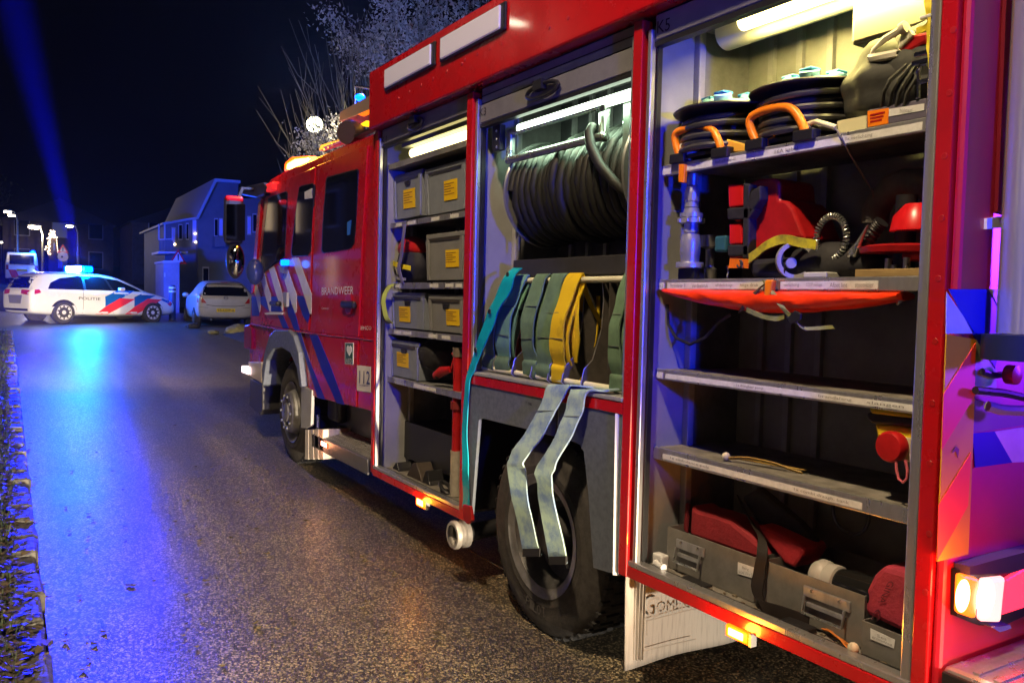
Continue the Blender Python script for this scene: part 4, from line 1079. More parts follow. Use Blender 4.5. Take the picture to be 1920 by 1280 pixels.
# markings
def film(name, pts, m, Y=-.0095, conv=zc4): return T(B().prism([P(*conv(x, y), Y) for x, y in pts], (0, -.0018, 0)), name, m)
BL_ = BLUE
film('white_stripe', [(735, 118), (852, 112), (950, 400), (1062, 690), (1055, 1010), (1030, 1010), (960, 780), (850, 440)], WHITE)
film('white_stripe', [(640, 225), (665, 255), (760, 530), (822, 700), (815, 985), (793, 1000), (690, 700), (610, 420), (625, 360)], WHITE)
film('white_stripe', [(378, 297), (458, 245), (520, 450), (580, 640), (600, 800), (600, 960), (585, 960), (500, 720), (440, 520)], WHITE)
film('white_stripe', [(232, 400), (303, 350), (350, 540), (408, 690), (408, 970), (385, 970), (320, 730), (265, 530)], WHITE)
film('white_stripe', [(105, 515), (165, 465), (200, 600), (240, 730), (238, 980), (222, 985), (170, 750), (135, 610)], WHITE)
film('blue_stripe', [(100, 735), (165, 735), (222, 990), (215, 1045), (105, 1040)], BL_)
film('blue_stripe', [(240, 735), (318, 735), (385, 975), (245, 850)], BL_)
film('blue_stripe', [(412, 735), (500, 730), (590, 965), (560, 975), (412, 975)], BL_)
film('blue_stripe', [(668, 705), (700, 705), (795, 1005), (835, 1170), (690, 1060), (668, 900)], BL_)
film('blue_stripe', [(828, 720), (930, 720), (1030, 1010), (1000, 1160), (920, 1040), (828, 760)], BL_)
film('blue_stripe', [(285, 400), (315, 400), (345, 470), (315, 470)], BL_, conv=zc3)
film('blue_stripe', [(345, 400), (383, 400), (400, 470), (455, 640), (540, 850), (500, 842), (440, 650), (392, 500), (370, 468)], BL_, Y=-.009, conv=zc3)
film('blue_stripe', [(455, 505), (500, 508), (575, 690), (642, 878), (600, 868), (520, 690)], BL_, Y=-.0088, conv=zc3)
GREYT = mat('pale grey lettering', (.90, .90, .92), .5)
stext('BRANDWEER', (603.5, 539, 553), (663, 536.5), -.0095, GREYT, truck)
stext('Commandant', (603.5, 575.5, 579.5), (617, 576), -.0095, GREYT, truck)
stext('GEMCO', (673, 611.5, 618.5), (696.5, 611), -.0285, GREYT, truck)
st1 = film('aed_sticker', [(645, 546), (690, 548), (688, 664), (644, 660)], LABEL, conv=zc3)
st2 = film('aed_sticker', [(648, 550), (687, 552), (685, 660), (647, 656)], GREENST, -.0078, conv=zc3)
film('heart_symbol', [(653, 572), (660, 560), (667, 570), (674, 561), (681, 574), (680, 592), (667, 618), (654, 590)], LABEL, -.006, conv=zc3)
stext('AED', ((648.5), 671.5, 680), (660, 672), -.0055, LABEL, truck)
film('emergency_number_sticker', [(710, 666), (783, 675), (783, 812), (708, 802)], mat('cream sticker', (.70, .66, .58), .5), -.0078, conv=zc3)
stext('112', (674, 694, 718), (694, 696), -.006, mat('navy print', (.01, .02, .15), .5), truck)
stext('levensgevaar', (674, 719.5, 723.5), (692, 720.5), -.006, MATS['navy print'], truck)
# handles, lamps
c_ = P(655, 571, .0)
T(B().box(c_.x-.15, c_.x+.15, -.012, .03, c_.z-.03, c_.z+.03), 'door_handle', BLACK, bevel=.02)
T(B().lathe([(0, .08), (.012, .085)], P(655, 570, -.01), (0, 1, 0), 20), 'handle_recess', DRED, smooth=True)
c_ = P(518, 568, .01)
T(B().box(c_.x-.14, c_.x+.14, -.012, .05, c_.z-.03, c_.z+.02), 'door_handle', BLACK, bevel=.02)
T(B().prism([P(x, y, .03) for x, y in [zc4(585, 665), zc4(662, 660), zc4(655, 895), zc4(615, 900)]], (0, -.03, 0)), 'handle_plate', JAMB, bevel=.004)
T(B().prism([P(x, y, .01) for x, y in [zc4(300, 1000), zc4(400, 978), zc4(590, 985), zc4(570, 1020), zc4(330, 1022)]], (0, -.02, 0)), 'door_moulding', WHITE)
sb_ = P(*zc4(580, 200), .05)
T(B().box(sb_.x-.07, sb_.x+.05, -.01, .05, sb_.z-.02, sb_.z+.035), 'side_beacon', E_BLUE, bevel=.01)
T(B().prism([P(x, y, .03) for x, y in [zc4(525, 235), zc4(630, 235), zc4(605, 365), zc4(555, 350)]], (0, -.04, 0)), 'beacon_base', JAMB, bevel=.006)
light('side_beacon_light', 'POINT', sb_+Vector((0, .12, .0)), .4, (.02, .2, 1), .04)
# waist and sill swages
T(B().tube([P(x, y, -.014) for x, y in ((471, 607), (520, 616), (580, 624), (672, 634), (703, 638))], .010, 6), 'swage_line', RED, smooth=True)
# front mudguard
mo = [zc3(x, y) for x, y in ((203, 780), (201, 690), (214, 600), (240, 508), (268, 478), (340, 478), (368, 508), (396, 600), (414, 780), (402, 785), (385, 680), (352, 602), (305, 573), (262, 580), (226, 640), (208, 770))]
T(B().prism([P(x, y, .03) for x, y in mo], (0, -.25, 0)), 'front_mudguard', FEND, bevel=.012)
T(B().prism([P(*zc3(x, y), -.1) for x, y in ((200, 790), (205, 690), (226, 620), (262, 570), (305, 560), (360, 600), (390, 690), (412, 900), (300, 1000))], (0, -.9, 0)), 'wheel_arch_liner', BLACK) if False else None
tbox('wheel_arch_liner', BLACK, 7.7, 8.95, -1.0, -.95, .3, 1.3)
T(B().prism([P(*zc3(x, y), .0) for x, y in ((412, 775), (468, 800), (462, 990), (440, 1003), (408, 1000))], (0, -.03, 0)), 'step_trim', JAMB, bevel=.006)
for k in range(4): T(B().prism([P(*zc3(432+26*k, 1010), .0), P(*zc3(450+26*k, 1010), .0), P(*zc3(450+26*k, 1168), .0), P(*zc3(432+26*k, 1168), .0)], (-.02, -.35, 0)), 'front_flap_rib', FLAP)
# cab step and lower recess
tbox('step_recess', BLACK, 6.0, 7.75, -.30, -.28, .36, .95)
a = P(*zc3(480, 1018), -.02); b_ = P(*zc3(780, 1092), -.02)
stp = T(B().prism([(a.x, -.02, .50), (b_.x, -.02, .50), (b_.x, -.30, .56), (a.x, -.30, .56)], (0, 0, -.02)), 'cab_step', WALLB)
tbox('step_face', mat('dark step face', (.10, .10, .11), .5, noise=.3), b_.x, a.x, -.02, .0, .37, .50, bevel=.01)
for r_ in range(5):
    for k in range(26): B().lathe([(0, .010), (.004, .007)], Vector((b_.x+.05+k*(a.x-b_.x-.1)/25, -.05-.045*r_, .507+.0105*r_)), (0, 0, 1), 6).obj('grip_stud', STEEL, stp) if False else None
g = B()
for r_ in range(5):
    for k in range(30): g.lathe([(0, .011), (.004, .007)], Vector((b_.x+.05+k*(a.x-b_.x-.1)/29, -.05-.045*r_, .503+.0105*r_)), (0, 0, 1), 6)
o = g.obj('grip_studs', STEEL, stp); o['kind'] = 'stuff'
T(B().box(7.2, 7.5, -.27, -.16, .60, .86), 'air_reservoir', BLACK, bevel=.04)
T(B().tube([P(*zc3(500, 930), -.1), P(*zc3(500, 1000), -.1)], .02, 8), 'step_bracket', STEEL, smooth=True)
# front end: bumper, corner reflector, windscreen, mirrors
T(B().prism([P(*zc3(x, y), -.02) for x, y in ((128, 648), (198, 650), (198, 762), (140, 728))], (0, -.5, 0)), 'bumper_corner', mat('white bumper paint', (.66, .60, .55), .4), bevel=.01)
T(B().prism([P(*zc3(x, y), -.03) for x, y in ((138, 738), (205, 765), (205, 905), (190, 930), (136, 885))], (0, -2.2, 0)), 'bumper_lower', mat('black bumper plastic', (.03, .03, .035), .4), bevel=.01)
T(B().box(*sorted((P(*zc3(92, 690), .02).x, P(*zc3(125, 690), .02).x)), -.06, .02, P(*zc3(110, 712), .02).z, P(*zc3(110, 675), .02).z), 'front_marker_lamp', emis('pale pink lens', (1, .75, .75), 2.2), bevel=.01)
T(B().prism([P(*zc3(x, y), .0) for x, y in ((107, 460), (132, 450), (146, 470), (146, 582), (107, 578))], (0, -.08, 0)), 'corner_reflector', mat('dark red lens', (.25, .005, .03), .2), bevel=.006)
ws0, ws1 = P(492, 372, -.1), P(474, 540, -.1)
T(B().prism([ws0, ws1, ws1+Vector((0, -2.1, 0)), ws0+Vector((0, -2.1, 0))], (.03, 0, .01)), 'windscreen', GLASS)
T(B().prism([P(x, y, .0) for x, y in ((484, 380), (490, 372), (480, 500), (475, 548), (470, 552), (476, 470))], (0, -.06, 0)), 'windscreen_pillar', RED, bevel=.008)
T(B().prism([P(x, y, .05) for x, y in ((446, 352), (492, 342), (500, 350), (494, 366), (480, 372), (450, 366))], (0, -2.3, 0)), 'sun_visor', BLACK, bevel=.02)
T(B().box(*sorted((P(497, 352, .04).x, P(510, 340, .04).x)), -.1, .04, 2.83, 2.92), 'corner_beacon', mat('red lens', (.7, .02, .02), .2, emit=(1, .03, .03), es=.6), bevel=.02)
# mirror: arm, housing
MX = P(440, 410, .28); 
mzt, mzb = P(440, 368, .28).z, P(440, 458, .28).z
mw_ = (PX(422, 410, MX.x).y-PX(459, 410, MX.x).y)
my = PX(440, 410, MX.x).y
mir = T(B().box(MX.x, MX.x+.09, my-mw_/2, my+mw_/2, mzb, mzt), 'door_mirror', mat('mirror housing', (.03, .03, .035), .35), bevel=.045)
B().prism([(MX.x-.10, my-mw_*.42, mzb+.04), (MX.x-.006, my+mw_*.42, mzb+.04), (MX.x-.006, my+mw_*.42, mzt-.09), (MX.x-.10, my-mw_*.42, mzt-.09)], (.006, 0, 0)).obj('mirror_glass', mat('mirror glass', (.5, .5, .52), .03, metal=1), mir)
B().box(MX.x-.006, MX.x+.088, my-mw_*.47, my+mw_*.47, mzt-.065, mzt+.008).obj('mirror_cap', RED, mir, bevel=.03)
wz = P(440, 488, .28).z
mi2 = T(B().ball((MX.x+.05, my-.02, wz), 1, (.10, mw_*.46, .20), 3), 'kerb_mirror', MATS['mirror housing'], smooth=True)
B().ball((MX.x-.02, my-.02, wz), 1, (.05, mw_*.40, .17), 3).obj('mirror_glass', MATS['mirror glass'], mi2, smooth=True)
T(B().tube([(MX.x+.05, my-.02, mzt-.1), (MX.x+.1, my-.10, mzt+.1), P(480, 356, .02), P(494, 352, -.02)], .022, 8), 'mirror_arm', BLACK, smooth=True)
T(B().tube([(MX.x+.05, my-.02, wz+.1), (MX.x+.05, my-.02, mzb)], .02, 8), 'mirror_arm', BLACK, smooth=True)
T(B().ball(P(478, 510, .12), 1, (.10, .09, .14), 3), 'front_view_mirror', mat('blue mirror housing', (.03, .05, .2), .3), smooth=True)
# roof kit
bp0, bp1 = P(530, 322, -.35), P(586, 300, -.35)
zt_ = P(555, 300, -.35).z
bc = T(B().prism([P(531, 323, -.30), P(533, 304, -.30), P(545, 294, -.30), P(575, 292, -.30), P(580, 303, -.30)], (0, -.5, 0)), 'amber_beacon', E_AMB, bevel=.03)
B().prism([P(536, 318, -.28), P(538, 306, -.28), P(552, 298, -.28), P(574, 296, -.28), P(574, 302, -.28)], (0, -.3, 0)).obj('beacon_core', E_AMBC, bc, bevel=.02)
light('amber_beacon_light', 'POINT', P(555, 288, -.2)+Vector((0, .2, .1)), 30, (1, .36, .03), .12)
T(B().prism([P(*ZM(560, 140, 8)(x, y), -.3) for x, y in ((300, 1140), (330, 1060), (640, 960), (900, 880), (1130, 760), (1130, 800), (860, 930), (560, 1050))], (0, -.06, 0)), 'roof_rail', BLACK)
zg = ZM(560, 140, 8)
T(B().prism([P(*zg(x, y), -.45) for x, y in ((615, 560), (1150, 260), (1150, 490), (880, 610), (650, 700), (600, 700))], (0, -.9, 0)), 'roof_box', mat('grey roof box', (.16, .15, .14), .6), bevel=.01)
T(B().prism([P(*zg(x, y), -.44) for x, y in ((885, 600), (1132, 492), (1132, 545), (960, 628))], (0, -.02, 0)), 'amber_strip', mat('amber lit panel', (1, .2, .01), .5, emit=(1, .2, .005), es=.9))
T(B().prism([P(*zg(x, y), -.40) for x, y in ((930, 740), (1015, 690), (1035, 720), (970, 775))], (0, -.05, 0)), 'amber_lamp', mat('yellow amber lens', (1, .5, .02), .4, emit=(1, .5, .01), es=2.0))
T(B().lathe([(0, .10), (.05, .12), (.16, .11), (.22, .07)], P(*zg(710, 870), -.25), (.6, -.8, .1), 24), 'roof_spotlight', mat('spotlight body', (.06, .04, .05), .3), smooth=True)
T(B().tube([P(*zg(x, y), -.5) for x, y in ((852, 480), (852, 175), (1135, 215))], .016, 8), 'roof_handrail', CHROME, smooth=True)
T(B().ball(P(*zg(920, 345), -.5), 1, (.06, .05, .035)), 'roof_beacon', E_BLUE, smooth=True)
light('roof_beacon_light', 'POINT', P(*zg(920, 345), -.7)+Vector((0, -.2, .25)), 1500, (.26, .38, 1), .1)
for k in range(5): T(B().tube([P(*zg(385+60*k, 1100-33*k), -.27), P(*zg(390+60*k, 1140-33*k), -.27)], .008, 5), 'rail_bracket', STEEL)
T(B().tube([P(*zg(380, 1098), -.27), P(*zg(665, 995), -.27)], .010, 6), 'gutter_rail', mat('rail orange lit', (.5, .35, .3), .4))
# strip lights of the three lockers and their light
def strip(a, c_, r, m, en, col, Y=None, tgt=None, nm='strip_light', sz=1.1):
    h = T(B().tube([a, c_], r, 14), nm, m, smooth=True)
    mid = (a+c_)/2
    light('locker_light', 'AREA', mid+Vector((0, -.0, -r-.015)), en, col, abs(a.x-c_.x), mid+Vector((0, -.5, -1)), sy=.07)
    return h
strip(Vector((5.62, -.15, 2.80)), Vector((4.62, -.15, 2.80)), .036, E_WARM, 20, (1, .82, .30))
tbox('light_housing', JAMB, 4.55, 5.7, -.22, -.09, 2.845, 2.875)
strip(Vector((4.10, -.12, 2.73)), Vector((3.02, -.12, 2.73)), .026, E_COOL, 13, (.68, 1, .64))
k5a, k5b = P(1350, 42, -.20), P(1547, 4, -.20)
zk = (k5a.z+k5b.z)/2
strip(Vector((2.50, -.20, zk)), Vector((1.62, -.20, zk)), .036, E_WARM, 26, (1, .78, .24))
T(B().tube([(2.72, -.33, zk+.03), (1.6, -.33, zk+.03)], .07, 20), 'light_housing', mat('cream lamp housing', (.70, .68, .58), .4), smooth=True)
tbox('corner_box', mat('cream locker box', (.30, .28, .22), .6), 1.56, P(1595, 60, -.22).x, -.58, -.22, P(1600, 85, -.22).z, 2.98, bevel=.015)
# shelves
def shelf(x0, x1, z, lip, Y=-.10, depth=.48, top=FLOORM, name='shelf'):
    s_ = tbox(name, top, x0, x1, -.10-depth, Y-.016, z-.012, z)
    B().box(x0+.002, x1-.002, Y-.015, Y, z-lip, z+.004).obj('shelf_edge', ALU, s_, bevel=.003)
    return s_
def shelf_label(s_, xa, xb, z0, z1, words=None, Y=-.10):
    q = B().box(min(xa, xb), max(xa, xb), Y, Y+.0015, z0, z1).obj('shelf_label', LABEL, s_)
    if words:
        n = len(words); x = max(xa, xb); L = abs(xa-xb)
        for k, wd in enumerate(words):
            if not wd: continue
            xs = x-L*(k+.15)/n; xe = x-L*(k+.85)/n; zc = (z0+z1)/2; h = (z1-z0)*.28
            quad_text(wd, (xs, Y+.002, zc+h), (xe, Y+.002, zc+h), (xs, Y+.002, zc-h), GINK, s_)
z1_ = (P(1236, 316, -.1).z+P(1742, 218, -.1).z)/2
z2_ = (P(1223, 524, -.1).z+P(1728, 522, -.1).z)/2
z3_ = (P(1225, 692, -.1).z+P(1717, 752, -.1).z)/2
z4_ = (P(1210, 835, -.1).z+P(1708, 955, -.1).z)/2
XA, XB = 1.535, P(1236, 320, -.1).x
S1 = shelf(XA, XB, z1_, .042); S2 = shelf(XA, P(1223, 530, -.1).x, z2_, .045); S3 = shelf(XA, P(1225, 700, -.1).x, z3_, .042); S4 = shelf(XA, P(1208, 840, -.1).x, z4_, .050)
def px_x(px, py): return P(px, py, -.1).x
shelf_label(S1, px_x(1286, 315), px_x(1730, 232), z1_-.036, z1_-.010, ['', 'kabelhaspel', '', '16A kabel', '', '3x verlichting', ''])
shelf_label(S1, px_x(1240, 322), px_x(1258, 320), z1_-.036, z1_-.010)
shelf_label(S2, px_x(1232, 530), px_x(1246, 530), z2_-.038, z2_-.010, ['lade 2'])
shelf_label(S2, px_x(1252, 530), px_x(1431, 530), z2_-.038, z2_-.010, ['Straalpijp 2', 'verdeelstuk', 'afdekkap', 'hoge druk'])
shelf_label(S2, px_x(1464, 530), px_x(1647, 530), z2_-.038, z2_-.010, ['verlichting', 'CO2/P meetapp.', 'Afzet lint', 'stootvizier'])
shelf_label(S3, px_x(1232, 700), px_x(1243, 701), z3_-.036, z3_-.010)
shelf_label(S3, px_x(1248, 702), px_x(1712, 757), z3_-.034, z3_-.012, ['', '', '1x draagbaar pomp', '', 'brandslang', 'slangen'])
shelf_label(S4, px_x(1243, 850), px_x(1617, 945), z4_-.040, z4_-.016, ['1x ambulance pols', '', '1x combi draagb. bank'])
# K1 shelves
def kz(px, py, Y=-.1): return P(px, py, Y).z
K1s = []
for (a, c_, lip) in (((730, 421), (871, 395), .035), ((738, 532), (869, 529), .04), ((725, 617), (866, 629), .04), ((719, 711), (866, 729), .04)):
    z = (kz(*a)+kz(*c_))/2; s_ = shelf(4.54, P(a[0], a[1], -.1).x, z, lip, top=WALLB); K1s.append((s_, z))
tbox('light_shelf', WALLB, 4.54, P(726, 315, -.08).x, -.56, -.08, kz(726, 315, -.08)-.02, kz(726, 315, -.08)+.02)
for (s_, z), xs in zip(K1s, (((741, 752), (763, 777), (807, 822), (842, 858)), ((742, 752), (806, 822), (836, 851), (855, 867)), ((741, 754), (758, 773), (806, 822), (831, 847)), ((780, 821),))):
    for a, c_ in xs: shelf_label(s_, P(a, 500, -.1).x, P(c_, 500, -.1).x, z-.030, z-.006)

# ================================================================== LOCKER CONTENTS (things of their own)
def crate(px, Y, dep, label, m=CRATE, hole=True, lab=None, ink=('a', 'b', 'c', 'd')):
    """px: top-left, top-right, bottom-left, bottom-right of the front, in the plane Y"""
    tl, tr, bl, br = [P(x, y, Y) for x, y in px]
    x1 = (tl.x+bl.x)/2; x0 = (tr.x+br.x)/2; zt = (tl.z+tr.z)/2; zb = (bl.z+br.z)/2
    cx = (x0+x1)/2; w_ = (x1-x0)/2; h = zt-zb
    t = thing('crate', label, 'crate', (cx, Y-dep/2, zb), 0, 'grey crates with yellow labels in the front locker')
    b = B(); d = dep/2; tp = .92
    # open tapered tub with walls
    o0 = [(-w_*tp, -d*tp, 0), (w_*tp, -d*tp, 0), (w_*tp, d*tp, 0), (-w_*tp, d*tp, 0)]
    o1 = [(-w_*.97, -d*.97, h-.03), (w_*.97, -d*.97, h-.03), (w_*.97, d*.97, h-.03), (-w_*.97, d*.97, h-.03)]
    i1 = [(x*.95, y*.95, z) for x, y, z in o1]; i0 = [(x*.93, y*.93, .012) for x, y, z in o0]
    R4 = [[b.bm.verts.new(p) for p in q] for q in (o0, o1, i1, i0)]
    b.face(R4[0]); b.face(R4[3])
    for a, c_ in zip(R4, R4[1:]):
        for k in range(4): b.face([a[k], a[(k+1) % 4], c_[(k+1) % 4], c_[k]])
    b.obj('tub', m, t, local=True, bevel=.004)
    b = B()
    for (xa, xb, ya, yb) in ((-w_, w_, d-.025, d), (-w_, w_, -d, -d+.025), (-w_, -w_+.02, -d+.026, d-.026), (w_-.02, w_, -d+.026, d-.026)): b.box(xa, xb, ya, yb, h-.032, h)
    b.obj('rim', m, t, local=True, bevel=.004)
    for s in (-1, 1):
        B().prism([(s*w_*.93, d*.93+.001, .0), (s*w_*.79, d*.93+.001, .0), (s*w_*.82, d*.985, h-.034), (s*w_*.97, d*.985, h-.034)], (0, .012, 0)).obj('corner_rib', m, t, local=True, bevel=.003)
    B().prism([(-w_*.97, d*.96, h-.05), (w_*.97, d*.96, h-.05), (w_*.97, d*1.02, h-.034), (-w_*.97, d*1.02, h-.034)], (0, .004, 0)).obj('under_rim', m, t, local=True)
    if hole:
        B().prism([(-.05, d*.955, h-.06), (.05, d*.955, h-.06), (.04, d*.945, h-.095), (-.04, d*.945, h-.095)], (0, .012, 0)).obj('handle_recess', BLACK, t, local=True, bevel=.004)
    if lab:
        a = P(lab[0], lab[2], Y); c_ = P(lab[1], lab[3], Y)
        xa, xb = a.x-cx, c_.x-cx; za, zb_ = a.z-zb, c_.z-zb
        f0 = lambda z: d*(tp+(.97-tp)*z/(h-.03))+.003
        l_ = B().prism([(xa, f0(za), za), (xb, f0(za), za), (xb, f0(zb_), zb_), (xa, f0(zb_), zb_)], (0, .002, 0)).obj('label', YEL, t, local=True)
        hh = (za-zb_)
        for k in range(5):
            zz_ = za-hh*(.15+.13*k); ff = f0(zz_)+.003
            B().prism([(xa-.01*abs(xa-xb)*4, ff, zz_), (xa+(xb-xa)*(.55 if k % 2 else .8), ff, zz_), (xa+(xb-xa)*(.55 if k % 2 else .8), ff, zz_-hh*.045), (xa-.01*abs(xa-xb)*4, ff, zz_-hh*.045)], (0, .0005, 0)).obj('print_line', mat('brown print', (.35, .18, .02), .6), l_, local=True)
    return t
KY = -.13
crate(((735, 330), (791, 318), (739, 410), (790, 405)), KY, .42, 'small grey crate at the top left of the front locker, with a handle hole', lab=(755, 776, 357, 388))
crate(((795, 318), (874, 298), (797, 406), (874, 389)), KY, .42, 'wide grey crate at the top right of the front locker', CRATE, False, lab=(831, 855, 340, 372))
crate(((798, 440), (871, 432), (799, 526), (870, 524)), KY, .42, 'grey brown crate beside the jackets on the second shelf', CRATE2, False, lab=(834, 858, 469, 500))
crate(((731, 550), (797, 547), (733, 616), (796, 616)), KY, .42, 'bluish grey crate at the left of the third shelf', lab=(747, 767, 574, 604))
crate(((803, 554), (870, 551), (803, 622), (869, 624)), KY, .42, 'grey brown crate at the right of the third shelf', CRATE2, True, lab=(835, 859, 579, 611))
crate(((728, 637), (790, 641), (731, 704), (780, 713)), KY, .42, 'bluish grey crate alone on the fourth shelf', lab=(743, 764, 659, 690))
# rolled jackets
p = P(768, 492, -.2)
jk = thing('turnout_jacket', 'folded dark turnout jackets with red top and yellow band on the second shelf', 'jacket', (p.x, p.y, P(768, 527, -.2).z))
def blob(c_, rad, sc3, sub=3, jit=.08, ph=0):
    b = B().ball(c_, rad, sc3, sub)
    for v in b.bm.verts:
        q = v.co-Vector(c_); f = 1+jit*(math.sin(q.x*45+ph)+math.sin(q.z*60+ph*2)+math.sin(q.y*50))/2
        v.co = Vector(c_)+q*f
    return b
blob((p.x, -.25, p.z-.02), .20, (.95, .7, .85), ph=1).obj('body', mat('navy jacket cloth', (.015, .015, .03), .7, bump=.4, bscale=20), jk, smooth=True)
blob((p.x, -.24, p.z+.11), .19, (.95, .65, .42), ph=2).obj('red_lining', DRED, jk, smooth=True)
B().ribbon([(p.x+.19, -.16, p.z+.0), (p.x+.08, -.105, p.z-.01), (p.x-.05, -.10, p.z-.03), (p.x-.17, -.13, p.z-.05)], (0, 0, .035), .004).obj('yellow_band', mat('lime yellow trim', (.75, .65, .02), .5), jk, smooth=True)
B().ribbon([(p.x+.16, -.16, p.z-.10), (p.x+.02, -.11, p.z-.12), (p.x-.12, -.12, p.z-.13)], (0, 0, .02), .004).obj('grey_band', mat('grey reflective trim', (.3, .3, .32), .4), jk, smooth=True)
STR = mat('blue grey webbing', (.17, .16, .34), .7, bump=.2, bscale=200)
b = B().ribbon([P(758, 420, -.085), P(756, 450, -.08), P(751, 485, -.08), P(748, 505, -.085), P(752, 520, -.085), P(756, 533, -.09)], (.05, 0, 0), .004)
tag(b.obj('hanging_strap', STR, smooth=True), 'blue grey webbing strap hanging in front of the folded jackets', 'strap')
b = B().ribbon([P(739, 532, -.09), P(727, 541, -.06), P(720, 558, -.04), P(720, 578, -.04), P(726, 597, -.06), P(733, 606, -.09)], (.035, .02, 0), .006)
tag(b.obj('reflective_strap', mat('lime reflective strap', (.45, .55, .10), .5), smooth=True), 'lime yellow strap looping out beside the third shelf', 'strap')
# black bag and red tool on the fourth shelf
p = P(832, 672, -.3)
bg_ = blob((p.x, -.30, p.z+.03), .22, (1.05, .8, .62), ph=3); tag(bg_.obj('black_bag', BAGK, smooth=True), 'sagging black bag on the right of the fourth shelf', 'bag')
p = P(833, 698, -.14)
rt = thing('red_grip_tool', 'red pistol grip tool lying on the fourth shelf below the black bag', 'tool', (p.x, p.y, P(830, 712, -.14).z))
B().tube([P(818, 704, -.14), P(828, 696, -.14), P(845, 692, -.14)], [.03, .035, .022], 10).obj('grip', DRED, rt, smooth=True)
B().tube([P(846, 692, -.14), P(852, 668, -.15), P(848, 662, -.15)], .008, 8).obj('lever', DRED, rt, smooth=True)
B().ball(P(820, 706, -.13), .018).obj('button', BLACK, rt, smooth=True)
# red hydraulic ram on the right
xr = P(857, 760, -.14)
rm = thing('rescue_ram', 'tall red rescue ram standing at the right of the front locker', 'rescue ram', (xr.x, -.14, .45))
B().lathe([(0, .038), (.30, .038)], (xr.x, -.14, .455), (0, 0, 1), 20).obj('sleeve', mat('beige sleeve', (.40, .36, .30), .5, noise=.3), rm, smooth=True)
B().lathe([(0, .030), (.62, .030)], (xr.x, -.14, .755), (0, 0, 1), 20).obj('cylinder', DRED, rm, smooth=True)
B().lathe([(0, .044), (.05, .044)], (xr.x, -.14, 1.03), (0, 0, 1), 20).obj('collar', mat('dark red collar', (.2, .02, .02), .5), rm, smooth=True)
B().lathe([(0, .036), (.06, .036)], (xr.x, -.14, 1.375), (0, 0, 1), 20).obj('end_cap', mat('worn brown metal', (.25, .2, .16), .4, metal=.5), rm, smooth=True)
# floor of the front locker
def wedge(px, py, L, H, label, m=BLACK):
    p = P(px, py, -.16); z = .452
    b = B().prism([(p.x+L/2, -.12, z), (p.x-L/2, -.12, z), (p.x-L/2+.02, -.12, z+H*.25), (p.x-L*.12, -.12, z+H), (p.x+L*.1, -.12, z+H*.9)], (0, -.12, 0))
    return tag(b.obj('wheel_chock', m, bevel=.006), label, 'wheel chock', 'blocks on the floor of the front locker')
wedge(786, 872, .26, .12, 'brown black triangular wedge at the back of the front locker floor', mat('dark brown rubber', (.06, .045, .035), .6, noise=.4))
wedge(751, 878, .13, .06, 'small black block at the left of the front locker floor')
wedge(808, 903, .13, .10, 'black cube shaped block in the middle of the front locker floor')
p = P(836, 900, -.13)
b = B().tube([Vector((p.x+.06*math.cos(k*.4), -.13+.03*math.sin(k*.4), .485+.03*math.cos(k*.4))) for k in range(16)], .013, 8, closed=True)
tag(b.obj('shackle', BLACK, smooth=True), 'black shackle ring lying on the front locker floor', 'shackle')
p = P(780, 800, -.45)
lv = thing('hanging_lever', 'grey block on a thin rod hanging inside the lower front locker', 'lever', (p.x, -.45, p.z-.1))
B().box(p.x-.09, p.x+.09, -.50, -.42, P(780, 807, -.45).z, P(780, 787, -.45).z).obj('block', mat('pale worn metal', (.42, .42, .40), .5, noise=.4, nscale=20), lv, bevel=.01)
B().tube([(p.x, -.45, P(780, 787, -.45).z), (p.x, -.45, P(780, 726, -.45).z)], .010, 8).obj('rod', STEEL, lv, smooth=True)
B().box(p.x-.03, p.x+.05, -.52, -.47, P(780, 770, -.45).z, P(780, 738, -.45).z).obj('guide', BLACK, lv)
B().box(4.56, 5.4, -.59, -.56, .46, .60).obj('back_ledge', FLOORM, truck)

# ---- hose reel (fixed in the middle locker)
hr_ = thing('hose_reel', 'large reel of black rubber hose with chrome guide rollers in the middle locker', 'hose reel', (3.65, -.34, 1.9))
def hp(b, n, m, **k): return b.obj(n, m, hr_, **k)
rc = P(1065, 352, -.36)
lxa = P(962, 350, -.13).x; lxb = P(1183, 390, -.13).x
za_, zb_ = P(1040, 272, -.30).z, P(1040, 447, -.30).z
zc_ = (za_+zb_)/2; rr = (za_-zb_)/2+.03
yc_ = -.38
hel = []
turns = 19
n = turns*20
for k in range(n+1):
    a = k/20*2*math.pi; x = lxa-.03-(lxa-lxb-.06)*k/n
    r_ = rr-.035+(.012*math.sin(k*.05))+(.012 if (k//20) % 4 == 0 else 0)
    hel.append((x, yc_+r_*math.cos(a), zc_+r_*math.sin(a)))
hp(B().tube(hel, (lxa-lxb-.06)/turns*.51, 9), 'hose', HOSEB, smooth=True)
hel2 = [(x, yc_+(y-yc_)*.84, zc_+(z-zc_)*.84) for x, y, z in hel]
hp(B().tube(hel2, (lxa-lxb-.06)/turns*.55, 7), 'hose_underlayer', HOSEB, smooth=True)
FLG = mat('grey reel flange', (.26, .27, .27), .35, metal=.6, noise=.3, nscale=8)
for x in (lxa, lxb):
    hp(B().lathe([(0, rr*.3), (0, rr+.01), (.008, rr+.018), (.014, rr+.01), (.014, rr*.3)], (x-.007, yc_, zc_), (1, 0, 0), 56), 'flange', FLG, smooth=True)
hp(B().lathe([(0, .10), (lxa-lxb, .10)], (lxb, yc_, zc_), (1, 0, 0), 24), 'drum', BLACK, smooth=True)
